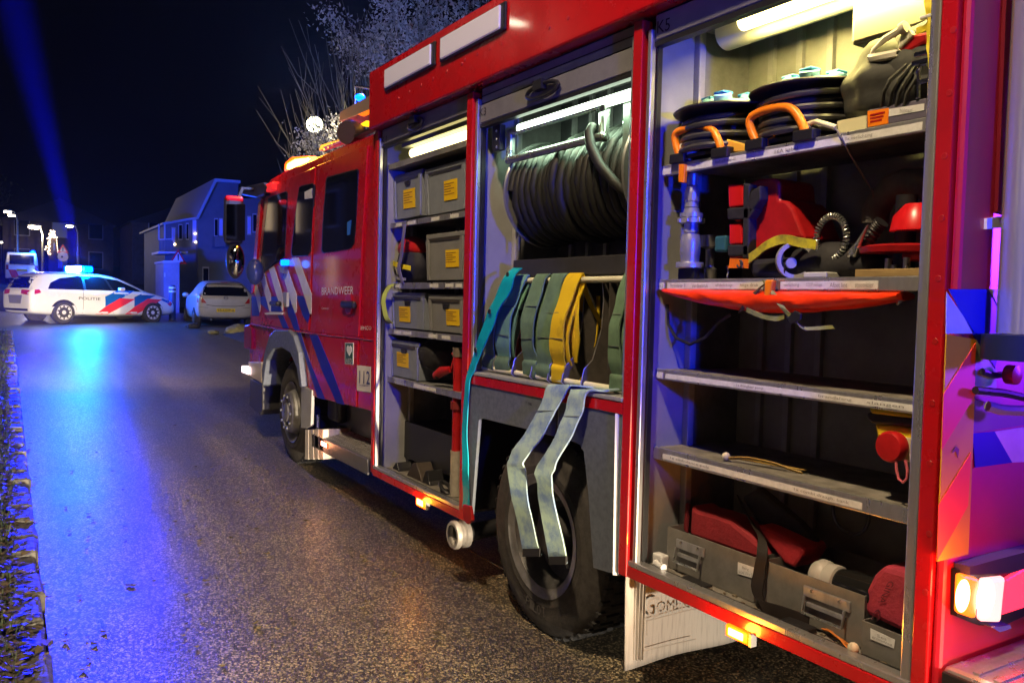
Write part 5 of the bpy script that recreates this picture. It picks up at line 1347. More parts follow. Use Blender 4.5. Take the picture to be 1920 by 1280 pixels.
def roller(a, c_, nm='guide_roller', r=.021):
    hp(B().tube([a, c_], r, 16), nm, STEEL, smooth=True)
    hp(B().ball(a, r*1.05), 'roller_cap', STEEL, smooth=True); hp(B().ball(c_, r*1.05), 'roller_cap', STEEL, smooth=True)
ra, rb = P(957, 247, -.12), P(1130, 200, -.12); rb.z = (ra.z+rb.z)/2; ra.z = rb.z
rc_, rd = P(953, 299, -.10), P(1130, 258, -.10); rc_.z = rd.z = (rc_.z+rd.z)/2
roller(ra, rb); roller(rc_, rd)
for a, c_ in ((ra, rc_), (rb, rd)):
    x = (a.x+c_.x)/2
    hp(B().tube([(x, a.y, a.z), (x, c_.y-.0, c_.z)], .014, 10), 'roller_bracket', STEEL, smooth=True)
    hp(B().box(x-.025, x+.025, a.y-.02, a.y+.02, c_.z-.02, a.z+.02), 'end_block', STEEL, bevel=.01)
hp(B().box(P(933, 270, -.08).x-.04, P(933, 270, -.08).x+.05, -.11, -.07, P(933, 283, -.08).z, P(933, 235, -.08).z), 'hinge_plate', BLACK, bevel=.005)
for k in range(3): hp(B().lathe([(0, .008), (.004, .006)], P(931, 246+15*k, -.068), (0, 1, 0), 8), 'bolt', STEEL)
hp(B().tube([P(1112, 238, -.10), P(1104, 250, -.06), P(1108, 275, -.05), P(1125, 310, -.06), P(1150, 340, -.08), P(1185, 372, -.14), P(1215, 400, -.25)], .026, 14), 'hose_end', HOSEB, smooth=True)
hp(B().box(P(1182, 300, -.25).x-.03, P(1150, 300, -.25).x+.02, -.34, -.22, P(1160, 330, -.25).z, P(1160, 255, -.25).z), 'drive_motor', BLACK, bevel=.015)
for (x, y) in ((1168, 285), (1157, 303), (1175, 230)): hp(B().lathe([(0, .02), (.012, .02), (.02, .008)], P(x, y, -.21), (0, 1, 0), 12), 'motor_bolt', CHROME, smooth=True)
hp(B().box(P(1184, 200, -.14).x, P(1172, 200, -.14).x, -.16, -.13, P(1178, 275, -.14).z, P(1178, 170, -.14).z), 'side_bracket', mat('bracket grey', (.1, .11, .1), .5))
hp(B().tube([P(968, 448, -.2), P(971, 410, -.2), P(975, 408, -.2), P(972, 470, -.2)], .008, 6), 'latch_rod', STEEL)
# tray, rods and hose compartment below the reel
trz0, trz1 = P(970, 518, -.12).z, P(970, 487, -.12).z
tbox('divider_tray', mat('charcoal tray', (.04, .04, .045), .4, noise=.3, nscale=9), 2.97, P(962, 500, -.14).x, -.16, -.14, trz0, trz1, bevel=.004)
tbox('tray_shelf', DARKW, 2.97, P(962, 500, -.14).x, -.58, -.162, trz0, trz0+.015)
rodA = P(988, 526, -.13); rodB = P(1172, 524, -.13)
T(B().tube([(P(962, 526, -.13).x, -.13, rodA.z), (2.985, -.13, rodA.z)], .016, 12), 'hose_rod', CREAM, smooth=True)
T(B().tube([(4.36, -.06, 1.345), (2.985, -.06, 1.345)], .015, 12), 'hose_rod', CREAM, smooth=True)
zt0 = rodA.z
# folded flat hoses hung over the rod
def hose(xt0, xt1, xb0, xb1, yb, m, label, Yt=-.105, Yb=-.055, ytop=524, bend=None, m2=None):
    """front fold of a flat hose: width from pixel columns at rod and foot"""
    a0, a1 = P(xt0, ytop, Yt), P(xt1, ytop, Yt); b0, b1 = P(xb0, yb, Yb), P(xb1, yb, Yb)
    zt = zt0+.02; 
    wt = Vector((a1.x-a0.x, 0, 0))*.9; wb = Vector((b1.x-b0.x, 0, 0))*.88; sd = random.uniform(-.06, .06)
    ct = (a0+a1)/2; cb = (b0+b1)/2
    t = thing('flat_hose', label, 'fire hose', (cb.x, Yb-.05, 1.325), 0, 'flat hoses folded over the rod of the middle locker')
    bulge = random.uniform(.030, .055)
    pts = [Vector((ct.x, -.30, zt-.30)), Vector((ct.x, -.16, zt-.10)), Vector((ct.x, -.135, zt+.006)), Vector((ct.x, Yt, zt)), ct.lerp(cb, .25)+Vector((0, bulge*.6, 0)), ct.lerp(cb, .55)+Vector((0, bulge, 0)), ct.lerp(cb, .82)+Vector((0, bulge*.6, 0)), cb]
    pts[3].z = zt-.012
    ws = [wt, wt, wt, wt, wt.lerp(wb, .25), wt.lerp(wb, .55), wt.lerp(wb, .82), wb]
    B().ribbon(pts, ws, .007, 5).obj('front_fold', m, t, smooth=True)
    # foot loop and rear folds
    B().ribbon([cb+Vector((0, .002, .0)), cb+Vector((0, .012, -.03)), Vector((cb.x, cb.y, 1.335)), Vector((cb.x, cb.y-.06, 1.33)), Vector((cb.x, cb.y-.10, 1.36)), Vector((cb.x, -.24, 1.55)), Vector((ct.x, -.24, zt-.1))], wb, .007, 5).obj('foot_loop', m2 or m, t, smooth=True)
    B().ribbon([ct+Vector((-.01, -.03, -.02)), ct.lerp(cb, .4)+Vector((-.015, .015, 0)), ct.lerp(cb, .8)+Vector((-.015, .01, 0)), cb+Vector((-.01, -.03, 0))], ws[0]*.97, .006, 5).obj('second_fold', m, t, smooth=True)
    # stitched seam lines across the fold
    for s in (.35+sd, .72-sd*.7):
        c_ = ct.lerp(cb, s)+Vector((0, bulge*(.78 if s < .5 else .82)+.006, 0)); wv = wt.lerp(wb, s)
        B().tube([c_-wv*.46, c_+wv*.46], .0022, 5).obj('seam', mat('hose seam', (.10, .12, .11), .7), t)
    return t
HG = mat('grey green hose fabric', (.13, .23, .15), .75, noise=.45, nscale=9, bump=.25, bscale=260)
HG2 = mat('pale green to blue hose fabric', (.16, .36, .26), .7, col2=(.05, .12, .34), nscale=3, bump=.25, bscale=260)
HY = mat('yellow hose fabric', (.72, .50, .01), .65, col2=(.20, .12, .03), nscale=3.2, bump=.25, bscale=260, lo=.5, hi=.75)
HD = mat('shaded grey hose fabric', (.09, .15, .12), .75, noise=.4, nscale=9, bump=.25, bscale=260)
DIVM = mat('brown grey divider plate', (.085, .075, .065), .6, noise=.4, nscale=12)
hz = lambda x: 860+x/3.2
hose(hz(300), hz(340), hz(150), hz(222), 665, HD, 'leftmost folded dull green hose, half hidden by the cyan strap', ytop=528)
hose(hz(318), hz(408), hz(228), hz(318), 668, HG2, 'second hose from the left, pale green above and blue below', m2=HG)
hose(hz(447), hz(533), hz(392), hz(478), 675, HG, 'left one of the two adjoining dark green hoses')
hose(hz(545), hz(640), hz(470), hz(566), 682, HG, 'right one of the two adjoining dark green hoses, beside the yellow hose')
hose(hz(642), hz(733), hz(562), hz(650), 684, HY, 'yellow folded hose, browned at the foot', m2=HY)
hose(hz(985), hz(1040), hz(912), hz(1000), 702, HG, 'rightmost dark green hose beside the locker post', ytop=522)
# second half of the yellow hose: coiled loops behind
b = B()
for q in range(3):
    x = P(hz(690+13*q), 600, -.10).x
    b.ribbon([(x+.03, -.12, zt0-.02), (x, -.09, zt0-.14), (x-.02, -.085, zt0-.3), (x+.02, -.11, 1.44)], (.03, 0, 0), .006, 5)
tag(b.obj('yellow_hose_loops', HY, smooth=True), 'loose inner loops of yellow hose behind the yellow fold', 'fire hose')
# curved divider plates between the hoses
def divider(xt, xb, label=None):
    a = P(hz(xt), 528, -.14); c_ = P(hz(xb), 715, -.035)
    x = (a.x+c_.x)/2
    pts = [(x, -.55, zt0-.01), (x, -.15, zt0-.01), (x, -.16, zt0-.10), (x, -.15, zt0-.25), (x, -.10, zt0-.40), (x, -.05, 1.42), (x, -.03, 1.34), (x, -.05, 1.325), (x, -.55, 1.325)]
    dv = T(B().prism([(x+.0, y, z) for x, y, z in pts], (-.004, 0, 0)), 'divider_plate', DIVM)
    B().tube([Vector(q)+Vector((-.002, .001, 0)) for q in pts[1:8]], .0028, 5).obj('edge_highlight', ALU, dv, smooth=True)  # pale tube added as the highlight along the plate's front edge
for xt, xb in ((415, 330), (540, 430), (645, 535), (735, 620), (855, 735)): divider(xt, xb)
T(B().box(P(hz(980), 600, -.2).x, P(hz(980), 600, -.2).x+.004, -.55, -.12, 1.33, zt0), 'divider_plate', DIVM)
for (xa, xb_, m, yb) in ((740, 850, DIVM, 715), (862, 985, DIVM, 725)):
    pass
# nozzle between the hoses
p = P(985, 590, -.22)
nz = thing('branch_nozzle', 'white and red hose nozzle tucked between the folded hoses', 'nozzle', (p.x, -.22, p.z-.15))
B().lathe([(0, .03), (.06, .034), (.07, .026), (.10, .026)], P(978, 580, -.20), (.2, .2, .9), 18).obj('head', LABEL, nz, smooth=True)
B().lathe([(0, .022), (.16, .05), (.30, .055)], P(990, 590, -.22), (.0, .1, -1), 18).obj('red_body', DRED, nz, smooth=True)
B().lathe([(0, .04), (.03, .045)], P(976, 592, -.19), (.2, .2, .9), 18).obj('collar', BLACK, nz, smooth=True)
# two hose ends hanging over the mudguard
HB = mat('pale blue green worn hose', (.40, .56, .50), .6, col2=(.17, .27, .48), nscale=9, lo=.42, hi=.62, bump=.3, bscale=240)
def hang(c_, label):
    t = thing('hanging_hose_end', label, 'fire hose', P(*c_[-1][:2], .1), 0, 'hose ends hanging over the mudguard')
    pts = []; ws = []
    for (xl, xr, y, Y) in [(a[0], a[1], a[2], a[3]) for a in c_[:-1]]:
        a, b_ = P(xl, y, Y), P(xr, y, Y); m_ = (a+b_)/2; pts.append(m_); ws.append(Vector((b_.x-a.x, 0, b_.z-a.z)))
    B().ribbon(pts, ws, .008, 6).obj('flat_fold', HB, t, smooth=True)
    q = pts[-1]; 
    B().ribbon([q+Vector((0, .006, .035)), q+Vector((0, .006, -.006))], ws[-1], .012, 1).obj('dark_end', BLACK, t)
    for s in (3,):
        c2 = pts[s]+Vector((0, .007, 0)); B().tube([c2-ws[s]*.46, c2+ws[s]*.46], .0022, 5).obj('seam', MATS['hose seam'], t)
    return t
hang([(1080, 1122, 728, -.06), (1030, 1075, 722, .015), (1027, 1065, 728, .035), (1008, 1043, 770, .055), (980, 1015, 820, .09), (953, 985, 861, .13), (954, 985, 885, .13), (964, 993, 950, .09), (983, 1015, 1040, .07), (1000, 1040)], 'left of the two pale hose ends hanging over the mudguard')
hang([(1125, 1170, 728, -.06), (1075, 1135, 733, .0), (1069, 1103, 735, .035), (1058, 1088, 780, .055), (1035, 1065, 830, .09), (1007, 1040, 875, .13), (1006, 1035, 900, .13), (1014, 1042, 955, .09), (1033, 1064, 1055, .07), (1050, 1055)], 'right of the two pale hose ends hanging over the mudguard')
# long cyan strap down the post
CY = mat('cyan tarpaulin strap', (.0, .42, .55), .45, noise=.35, nscale=5, bump=.2, bscale=30)
pts = []; ws = []
for (xl, xr, y, Y) in ((963, 980, 503, -.10), (948, 966, 515, -.02), (935, 957, 545, .0), (917, 937, 580, .015), (903, 921, 620, .02), (891, 905, 655, .02), (880, 892, 690, .02), (875, 882, 710, .025), (869, 878, 760, .03), (867, 876, 830, .03), (868, 879, 900, .03), (867, 880, 950, .03)):
    a, b_ = P(xl, y, Y), P(xr, y, Y); pts.append((a+b_)/2); ws.append(Vector((b_.x-a.x, 0, b_.z-a.z)))
cs = thing('tie_strap', 'long cyan strap with red tip draped from the middle locker down past the post', 'strap', pts[-1])
B().ribbon(pts, ws, .006, 5).obj('strap', CY, cs, smooth=True)
q = pts[-1]
B().prism([P(867, 945, .045), P(881, 948, .045), P(885, 975, .045), (P(876, 983, .045)), (P(868, 975, .045))], (0, -.02, 0)).obj('red_tip', DRED, cs, bevel=.006)
for (x, y) in ((952, 515), (918, 584), (892, 656)):
    B().lathe([(0, .016), (.004, .014)], P(x, y, .03 if y > 520 else -.015), (0, 1, 0), 14).obj('eyelet', BLACK, cs)

# ---- rear locker, top shelf: two cable reels
def cable_reel(pc, pb, hw, label, Y=-.27, tilt=0.0, rows=6):
    c_ = P(*pc, Y); zb = z1_+.004
    R_ = abs(P(pc[0]-hw, pc[1], Y).x-P(pc[0]+hw, pc[1], Y).x)/2
    h = c_.z-zb
    t = thing('cable_reel', label, 'cable reel', (c_.x, Y, zb), 0, 'cable reels on the top shelf')
    o = Vector((c_.x, Y, zb))
    B().lathe([(0, R_*.8), (.015, R_*.8)], o+Vector((0, 0, .012)), (0, 0, 1), 40).obj('lower_flange', BLACK, t, smooth=True)
    B().lathe([(h-.012, R_*.6), (h-.006, R_*.98), (h, R_), (h+.006, R_*.98), (h+.004, .05)], o, (0, 0, 1), 48).obj('upper_flange', mat('black reel flange', (.03, .03, .03), .35), t, smooth=True)
    hel = []; n = rows*28
    for k in range(n+1):
        a = k/28*2*math.pi; z = .035+(h-.06)*k/n
        r_ = R_*(.80+.05*math.sin(k*.11)+.03*math.sin(k*.037+1))
        hel.append(o+Vector((r_*math.cos(a), r_*math.sin(a), z+.006*math.sin(a*1.0+k*.02))))
    B().tube(hel, (h-.06)/rows*.55, 8).obj('cable', mat('black cable rubber', (.05, .05, .045), .38, noise=.4, nscale=12), t, smooth=True)
    B().lathe([(0, R_*.55), (h*.8, R_*.55)], o+Vector((0, 0, .02)), (0, 0, 1), 24).obj('hub', BLACK, t, smooth=True)
    sk = B().lathe([(h, R_*.55), (h+.02, R_*.52), (h+.045, R_*.40), (h+.05, .02)], o, (0, 0, 1), 24).obj('socket_dome', SOCK, t, smooth=True)
    for k in range(4):
        a = .5+k*math.pi/2
        q = o+Vector((math.cos(a)*R_*.34, math.sin(a)*R_*.34, h+.035))
        B().lathe([(0, .038), (.03, .038), (.034, .034)], q, (math.cos(a)*.35, math.sin(a)*.35, 1), 16).obj('socket', SOCK, sk, smooth=True)
        B().box(q.x-.03, q.x+.03, q.y-.03, q.y+.03, q.z+.03, q.z+.042).obj('socket_lid', mat('sky blue lid', (.08, .35, .72), .35), sk, bevel=.008)
    return t, o, R_
cable_reel((1365, 214), None, 74, 'smaller left cable reel with pale blue sockets on the top shelf', rows=6)
cable_reel((1525, 176), None, 96, 'larger right cable reel with pale blue sockets on the top shelf', Y=-.30, rows=7)
def handle(pts, label, Y=-.10):
    v = [P(x, y, Y) for x, y in pts]
    # smooth
    sm = []
    for i in range(len(v)-1):
        p0, p1, p2, p3 = v[max(i-1, 0)], v[i], v[i+1], v[min(i+2, len(v)-1)]
        for k in range(4):
            t = k/4; sm.append(.5*((2*p1)+(p2-p0)*t+(2*p0-5*p1+4*p2-p3)*t*t+(3*p1-p0-3*p2+p3)*t**3))
    sm.append(v[-1])
    t = thing('reel_handle', label, 'handle', (v[0].x, Y, min(v[0].z, v[-1].z)), 0, 'orange reel handles')
    B().tube(sm, .0165, 12).obj('bow', ORP, t, smooth=True)
    for q in (v[0], v[-1]): B().box(q.x-.045, q.x+.045, Y-.03, Y+.02, q.z-.03, q.z+.012).obj('foot_clamp', BLACK, t, bevel=.005)
    return t
handle([k1(238, 940), k1(214, 860), k1(218, 800), k1(300, 768), k1(392, 765), k1(450, 800), k1(492, 905)], 'left orange bow handle at the front edge of the top shelf')
handle([k1(700, 855), k1(664, 770), k1(668, 705), k1(760, 660), k1(880, 645), k1(945, 690), k1(995, 800)], 'right orange bow handle at the front edge of the top shelf')
def flag(pts, m, name, label, cat, Y=-.10, th=.012, group=None):
    return tag(B().prism([P(*k1(x, y), Y) for x, y in pts], (0, -th, 0)).obj(name, m, bevel=.003), label, cat, group)
flag([(232, 985), (268, 985), (262, 1098), (228, 1092)], ORP, 'orange_clip', 'orange clip hanging over the left end of the top shelf edge', 'clip', -.085, .02)
flag([(715, 880), (760, 835), (808, 808), (800, 830), (762, 880), (722, 892)], ORP, 'orange_tab', 'orange tab lying between the two cable reels', 'tab', -.11)
flag([(520, 835), (640, 868), (640, 905), (505, 915)], mat('amber card', (.95, .5, .08), .5), 'yellow_card', 'yellow card lying in front of the left cable reel', 'card', -.12)
b = B().tube([P(*k1(260, 900), -.12), P(*k1(270, 870), -.12), P(*k1(310, 862), -.12), P(*k1(330, 890), -.12), P(*k1(300, 935), -.12), P(*k1(262, 940), -.12)], .022, 10)
tag(b.obj('white_plug', LABEL, smooth=True), 'white cable plug at the left end of the top shelf', 'plug')
b = B().tube([P(*k1(1010, 745), -.13), P(*k1(1060, 730), -.12), P(*k1(1130, 752), -.12), P(*k1(1175, 765), -.12)], .010, 8)
b.box(P(*k1(1370, 730), -.14).x, P(*k1(1195, 730), -.14).x, -.17, -.13, z1_+.004, z1_+.055)
tag(b.obj('white_connector', mat('pale yellow connector', (.75, .72, .45), .4), smooth=True), 'pale connector block in front of the right cable reel', 'connector')
# tray and bag at the right end
ta, tb_ = P(*k1(1362, 660), -.11), P(1742, 185, -.11)
tr_ = thing('label_tray', 'shallow dark tray with orange and white labels at the right end of the top shelf', 'tray', ((ta.x+tb_.x)/2, -.2, z1_+.004))
zt_t = (P(*k1(1362, 655), -.11).z+P(*k1(1735, 590), -.11).z)/2
B().box(1.56, ta.x, -.45, -.11, z1_+.004, zt_t).obj('tray_box', mat('slate tray', (.12, .11, .16), .4), tr_, bevel=.005)
B().prism([P(*k1(x, y), -.108) for x, y in ((1365, 668), (1492, 648), (1488, 742), (1366, 764))], (0, -.002, 0)).obj('orange_label', ORP, tr_)
B().prism([P(*k1(x, y), -.108) for x, y in ((1493, 655), (1705, 622), (1703, 662), (1492, 700))], (0, -.002, 0)).obj('white_label', LABEL, tr_)
a = P(*k1(1560, 655), -.106); c_ = P(*k1(1635, 652), -.106); d = P(*k1(1560, 672), -.106)
quad_text('flexlampen', a, c_, Vector((a.x, a.y, d.z)), GINK, tr_)
for k in range(3):
    a = P(*k1(1380, 690+20*k), -.1065); c_ = P(*k1(1470-10*k, 678+20*k), -.1065)
    B().box(c_.x, a.x, -.1075, -.1068, a.z-.004, a.z+.002).obj('print_line', DRED, tr_)
p = P(*k1(1540, 500), -.26)
bgx = thing('equipment_bag', 'crumpled black green bag with buckles at the right of the top shelf', 'bag', (p.x, -.26, zt_t))
for i, (cx, cy, rr_, s3, ph) in enumerate((((1500, 520), 0, .165, (1, .7, .95), 0), ((1640, 500), 0, .15, (.9, .7, 1.05), 2), ((1690, 400), 0, .13, (.8, .7, 1.1), 4))):
    q = P(*k1(*cx), -.24)
    blob(q, rr_, s3, 4, .10, ph).obj('cloth', BAGO, bgx, smooth=True)
for k in range(4):
    a = P(*k1(1450+45*k, 640), -.115); m_ = P(*k1(1500+50*k, 480), -.10); c_ = P(*k1(1600+30*k, 390), -.14)
    B().tube([a, (a+m_)/2+Vector((0, .012, 0)), m_, c_], .007, 6).obj('piping', BAGO, bgx, smooth=True)
for (x, y) in ((1690, 375), (1708, 490), (1705, 320)):
    q = P(*k1(x, y), -.115); B().box(q.x-.03, q.x+.03, q.y-.005, q.y+.01, q.z-.008, q.z+.008).obj('buckle', CHROME, bgx, bevel=.003)
B().tube([P(*k1(1668, 590), -.11), P(*k1(1672, 430), -.11), P(*k1(1690, 390), -.11), P(*k1(1725, 385), -.11)], .008, 8).obj('clip_wire', CHROME, bgx, smooth=True)
q = [P(*k1(x, y), -.16) for x, y in ((1540, 270), (1640, 205), (1725, 190), (1725, 250), (1600, 320), (1555, 320))]
B().prism(q, (0, -.10, 0)).obj('red_case', DRED, bgx, bevel=.01)
q = [P(*k1(x, y), -.15) for x, y in ((1545, 290), (1565, 200), (1615, 175), (1640, 210), (1560, 290))]
B().prism(q, (0, -.04, 0)).obj('pale_flap', mat('pale green plastic', (.62, .62, .45), .5), bgx, bevel=.005)
cw = thing('coiled_cord', 'pale coiled cord with handset hanging above the black bag', 'coiled cord', P(*k1(1380, 360), -.15))
co = []
A0, A1 = P(*k1(1382, 352), -.15), P(*k1(1552, 325), -.15)
for k in range(140):
    f = k/139; co.append(A0.lerp(A1, f)+Vector((0, .012*math.cos(k*.9), .012*math.sin(k*.9))))
B().tube(co, .0045, 5).obj('coil', CREAM, cw, smooth=True)
B().tube([P(*k1(1382, 352), -.15), P(*k1(1400, 300), -.15), P(*k1(1470, 235), -.15), P(*k1(1570, 175), -.15)], [.007, .007, .012, .014], 8).obj('cord', CREAM, cw, smooth=True)
B().tube([P(*k1(1568, 178), -.15), P(*k1(1600, 160), -.15)], .022, 10).obj('handset', CREAM, cw, smooth=True)
# yellow webbing at the post
YW = mat('bright yellow webbing', (.80, .66, .02), .6, noise=.2)
ys = thing('yellow_strap', 'bright yellow strap hanging beside the rear post of the open locker', 'strap', P(*k1(1745, 690), -.06))
B().ribbon([P(*k1(x, y), -.07) for x, y in ((1722, -20), (1735, 60), (1748, 130), (1740, 250), (1750, 350), (1752, 480), (1748, 600), (1745, 690))], (.020, .006, 0), .006, 5).obj('webbing', YW, ys, smooth=True)
B().ribbon([P(*k1(x, y), -.08) for x, y in ((1740, 120), (1715, 165), (1660, 190))], (.0, 0, .02), .006, 4).obj('side_strap', YW, ys, smooth=True)
B().box(P(*k1(1765, 100), -.07).x, P(*k1(1680, 100), -.07).x, -.08, -.065, P(*k1(1700, 117), -.07).z, P(*k1(1700, 95), -.07).z).obj('tag', LABEL, ys, bevel=.003)

# ---- second level: couplings
p = P(1296, 415, -.16)
cp = thing('adaptor_stack', 'silver hose adaptors stacked upright at the left of the middle shelf space', 'hose adaptor', (p.x, -.16, z2_+.004))
def zl(y): return P(1296, 310+y/5.565, -.16).z
def rl(w_): return w_/5.565/2/1563*2.62*1.33
segs = [('upper_adaptor', [(90, 110), (128, 118), (150, 110), (215, 120)]), ('upper_adaptor', [(225, 125), (285, 165), (300, 165), (335, 160), (372, 165), (385, 140), (440, 150)]), ('middle_ring', [(450, 160), (500, 175)]), ('lug_ring', [(502, 250), (548, 250)]), ('lug_ring', [(552, 242), (604, 245)]), ('neck', [(606, 150), (690, 165), (705, 130), (722, 135)]), ('lower_adaptor', [(722, 190), (770, 215), (800, 222), (930, 215), (945, 205), (1010, 200)]), ('base_ring', [(1012, 290), (1025, 300), (1065, 300), (1075, 270)])]
AL2 = mat('blue lit cast aluminium', (.62, .64, .68), .30, metal=.7, noise=.15, nscale=10)
for nm, pr_ in segs:
    prof = [(zl(y)-zl(1075), rl(w_)) for y, w_ in pr_][::-1]
    B().lathe(prof, (p.x, -.16, zl(1075)), (0, 0, 1), 26).obj(nm, AL2, cp, smooth=True)
for k in range(6):
    a = k*math.pi/3
    B().box(p.x+math.cos(a)*rl(250)-.008, p.x+math.cos(a)*rl(250)+.008, -.16+math.sin(a)*rl(250)-.008, -.16+math.sin(a)*rl(250)+.008, zl(604), zl(552)).obj('lug', AL2, cp, bevel=.003)
B().box(p.x-.05, p.x+.05, -.20, -.14, z2_+.004, zl(1076)).obj('foot', BLACK, cp)
def small(px, py, Y, b_, name, m, label, cat): return tag(b_.obj(name, m, smooth=True), label, cat)
q = P(1332, 458, -.3)
b = B().lathe([(0, .03), (.05, .034), (.06, .02), (.14, .02), (.15, .05), (.20, .05)], (q.x, -.30, z2_+.005), (0, 0, 1), 18); b.box(q.x-.08, q.x+.05, -.31, -.28, q.z-.012, q.z+.015)
tag(b.obj('ball_valve', mat('dull metal', (.3, .3, .3), .35, metal=.8), smooth=True), 'dark metal valve with bright lever between the adaptors and the red bag', 'valve')
q = P(1353, 457, -.26)
tag(B().box(q.x-.035, q.x+.035, -.30, -.25, q.z-.035, q.z+.035).obj('blue_cap', mat('dull blue plastic', (.03, .12, .22), .4), bevel=.01), 'dull blue cap beside the metal valve', 'cap')
q = P(1325, 360, -.38)
tag(B().lathe([(0, .10), (.03, .10), (.04, .07), (.12, .06), (.16, .05)], (q.x, -.38, z2_+.005+.25), (0, 0, 1), 20).obj('dark_fitting', BLACK, smooth=True), 'dark round fitting at the back behind the adaptors', 'fitting') if False else None
# red backpack fan/case
rb_ = thing('red_bag', 'red padded equipment pack with black straps and orange tag on the middle shelf', 'bag', (P(1415, 500, -.25).x, -.25, z2_+.004))
big_ = [k2(x, y) for x, y in ((650, 205), (700, 180), (800, 170), (828, 195), (832, 300), (880, 310), (915, 350), (950, 440), (990, 535), (850, 540), (655, 655), (625, 655), (620, 430), (680, 350), (715, 310), (718, 240), (655, 250))]
B().prism([P(x, y, -.18) for x, y in big_], (0, -.22, 0)).obj('pack', DRED, rb_, bevel=.012)
for i, q in enumerate((((525, 210), (618, 208), (618, 340), (530, 352)), ((532, 445), (608, 440), (612, 568), (532, 574)), ((555, 425), (600, 410), (602, 428), (575, 436)), ((533, 640), (620, 628), (620, 655), (535, 655)))):
    B().prism([P(*k2(x, y), -.15) for x, y in q], (0, -.15, 0)).obj('side_pocket', mat('bright red vinyl', (.62, .01, .015), .3), rb_, bevel=.008)
for q in (((618, 200), (655, 210), (650, 655), (612, 655)), ((520, 352), (660, 345), (690, 360), (650, 420), (522, 420)), ((525, 575), (650, 570), (650, 640), (525, 640)), ((665, 250), (720, 215), (722, 300), (660, 390), (640, 330))):
    B().prism([P(*k2(x, y), -.135) for x, y in q], (0, -.05, 0)).obj('strap', BAGK, rb_, bevel=.006)
B().ribbon([P(*k2(x, y), -.12) for x, y in ((660, 655), (740, 590), (850, 540), (960, 558), (1065, 575))], (0, .0, .035), .01, 5).obj('yellow_trim', mat('scuffed yellow trim', (.62, .56, .02), .6, col2=(.2, .18, .03), nscale=20), rb_, smooth=True)
tg = B().prism([P(*k2(x, y), -.12) for x, y in ((538, 655), (650, 658), (648, 714), (532, 712))], (0, -.004, 0)).obj('orange_tag', ORANGE, rb_)
em = P(*k2(598, 687), -.118)
b = B().tube([em+Vector((.014*math.cos(k*.5), 0, .014*math.sin(k*.5))) for k in range(3, 13)], .004, 5); b.tube([em+Vector((-.004, 0, .004)), em+Vector((-.016, 0, -.016))], .004, 5)
b.obj('emblem', INK, tg)
B().prism([P(*k2(x, y), -.17) for x, y in ((655, 660), (1000, 640), (1040, 770), (660, 770))], (0, -.2, 0)).obj('black_base', BAGK, rb_, bevel=.02)
for (x, y) in ((522, 740), (850, 650), (862, 720)): B().tube([P(*k2(x, y-40), -.11), P(*k2(x+8, y-10), -.11), P(*k2(x, y+30), -.11)], .005, 6).obj('hook', CHROME, rb_, smooth=True)
# silver coupling ring
c_ = P(*k2(935, 665), -.14)
b = B().lathe([(0, .054), (0, .070), (.028, .070), (.028, .054), (0, .054)], c_, (.8, -.6, 0), 28, cap=False); b.lathe([(0, .02), (.02, .02), (.03, .01)], c_+Vector((.02, .0, -.01)), (.8, -.6, 0), 16)
tag(b.obj('ring_coupling', ALUP, smooth=True), 'round chrome coupling in front of the red pack', 'coupling')
# black ribbed hose with spring
bh = thing('ribbed_hose', 'black breathing hose with pale spring coil on the middle shelf', 'hose', (P(1560, 500, -.25).x, -.25, z2_+.004))
c_ = P(*k2(1148, 530), -.18); sp = []
for k in range(361):
    a = k/360*2*math.pi; rr_ = .075; e = k*.35*2
    ctr = c_+Vector((rr_*math.cos(a)*.85, 0, rr_*math.sin(a)*1.05)); rad = Vector((math.cos(a)*.85, 0, math.sin(a)))
    sp.append(ctr+rad*.011*math.cos(e)+Vector((0, .011*math.sin(e), 0)))
B().tube(sp, .0035, 5, closed=True).obj('spring', STEEL, bh, smooth=True)
hv = [P(*k2(x, y), -.20) for x, y in ((1200, 700), (1290, 650), (1360, 560), (1420, 470), (1455, 430))]
sm = []
for i in range(len(hv)-1):
    for k in range(8): sm.append(hv[i].lerp(hv[i+1], k/8))
B().tube(sm, [.022+(.004 if k % 2 else 0) for k in range(len(sm))], 12).obj('ribbed_tube', BLACK, bh, smooth=True)
blob(P(*k2(1160, 680), -.25), .13, (1.5, .8, .55), 3, .1, 2).obj('mask_bag', BAGK, bh, smooth=True)
blob(P(*k2(1330, 690), -.25), .10, (1.2, .8, .6), 3, .1, 4).obj('mask_bag', BAGK, bh, smooth=True)
B().lathe([(0, .02), (.05, .01), (.12, .002)], P(*k2(1280, 630), -.17), (-.5, .1, .8), 10).obj('valve_tip', STEEL, bh, smooth=True)
# wooden board and white strip on shelf 2
a = P(*k2(1310, 770), -.14)
tag(B().box(1.56, a.x, -.45, -.12, z2_+.004, z2_+.030).obj('wooden_board', mat('plywood edge', (.40, .28, .12), .65, noise=.4, nscale=8, stretch=(1, 1, 12)), bevel=.002), 'plywood board under the red valves at the right of the shelf', 'board')
tag(B().box(P(*k2(1130, 770), -.13).x, P(*k2(990, 770), -.13).x, -.22, -.12, z2_+.004, z2_+.024).obj('pale_block', mat('pale grey block', (.55, .56, .52), .5), bevel=.004), 'pale grey block at the front edge of the middle shelf', 'block')
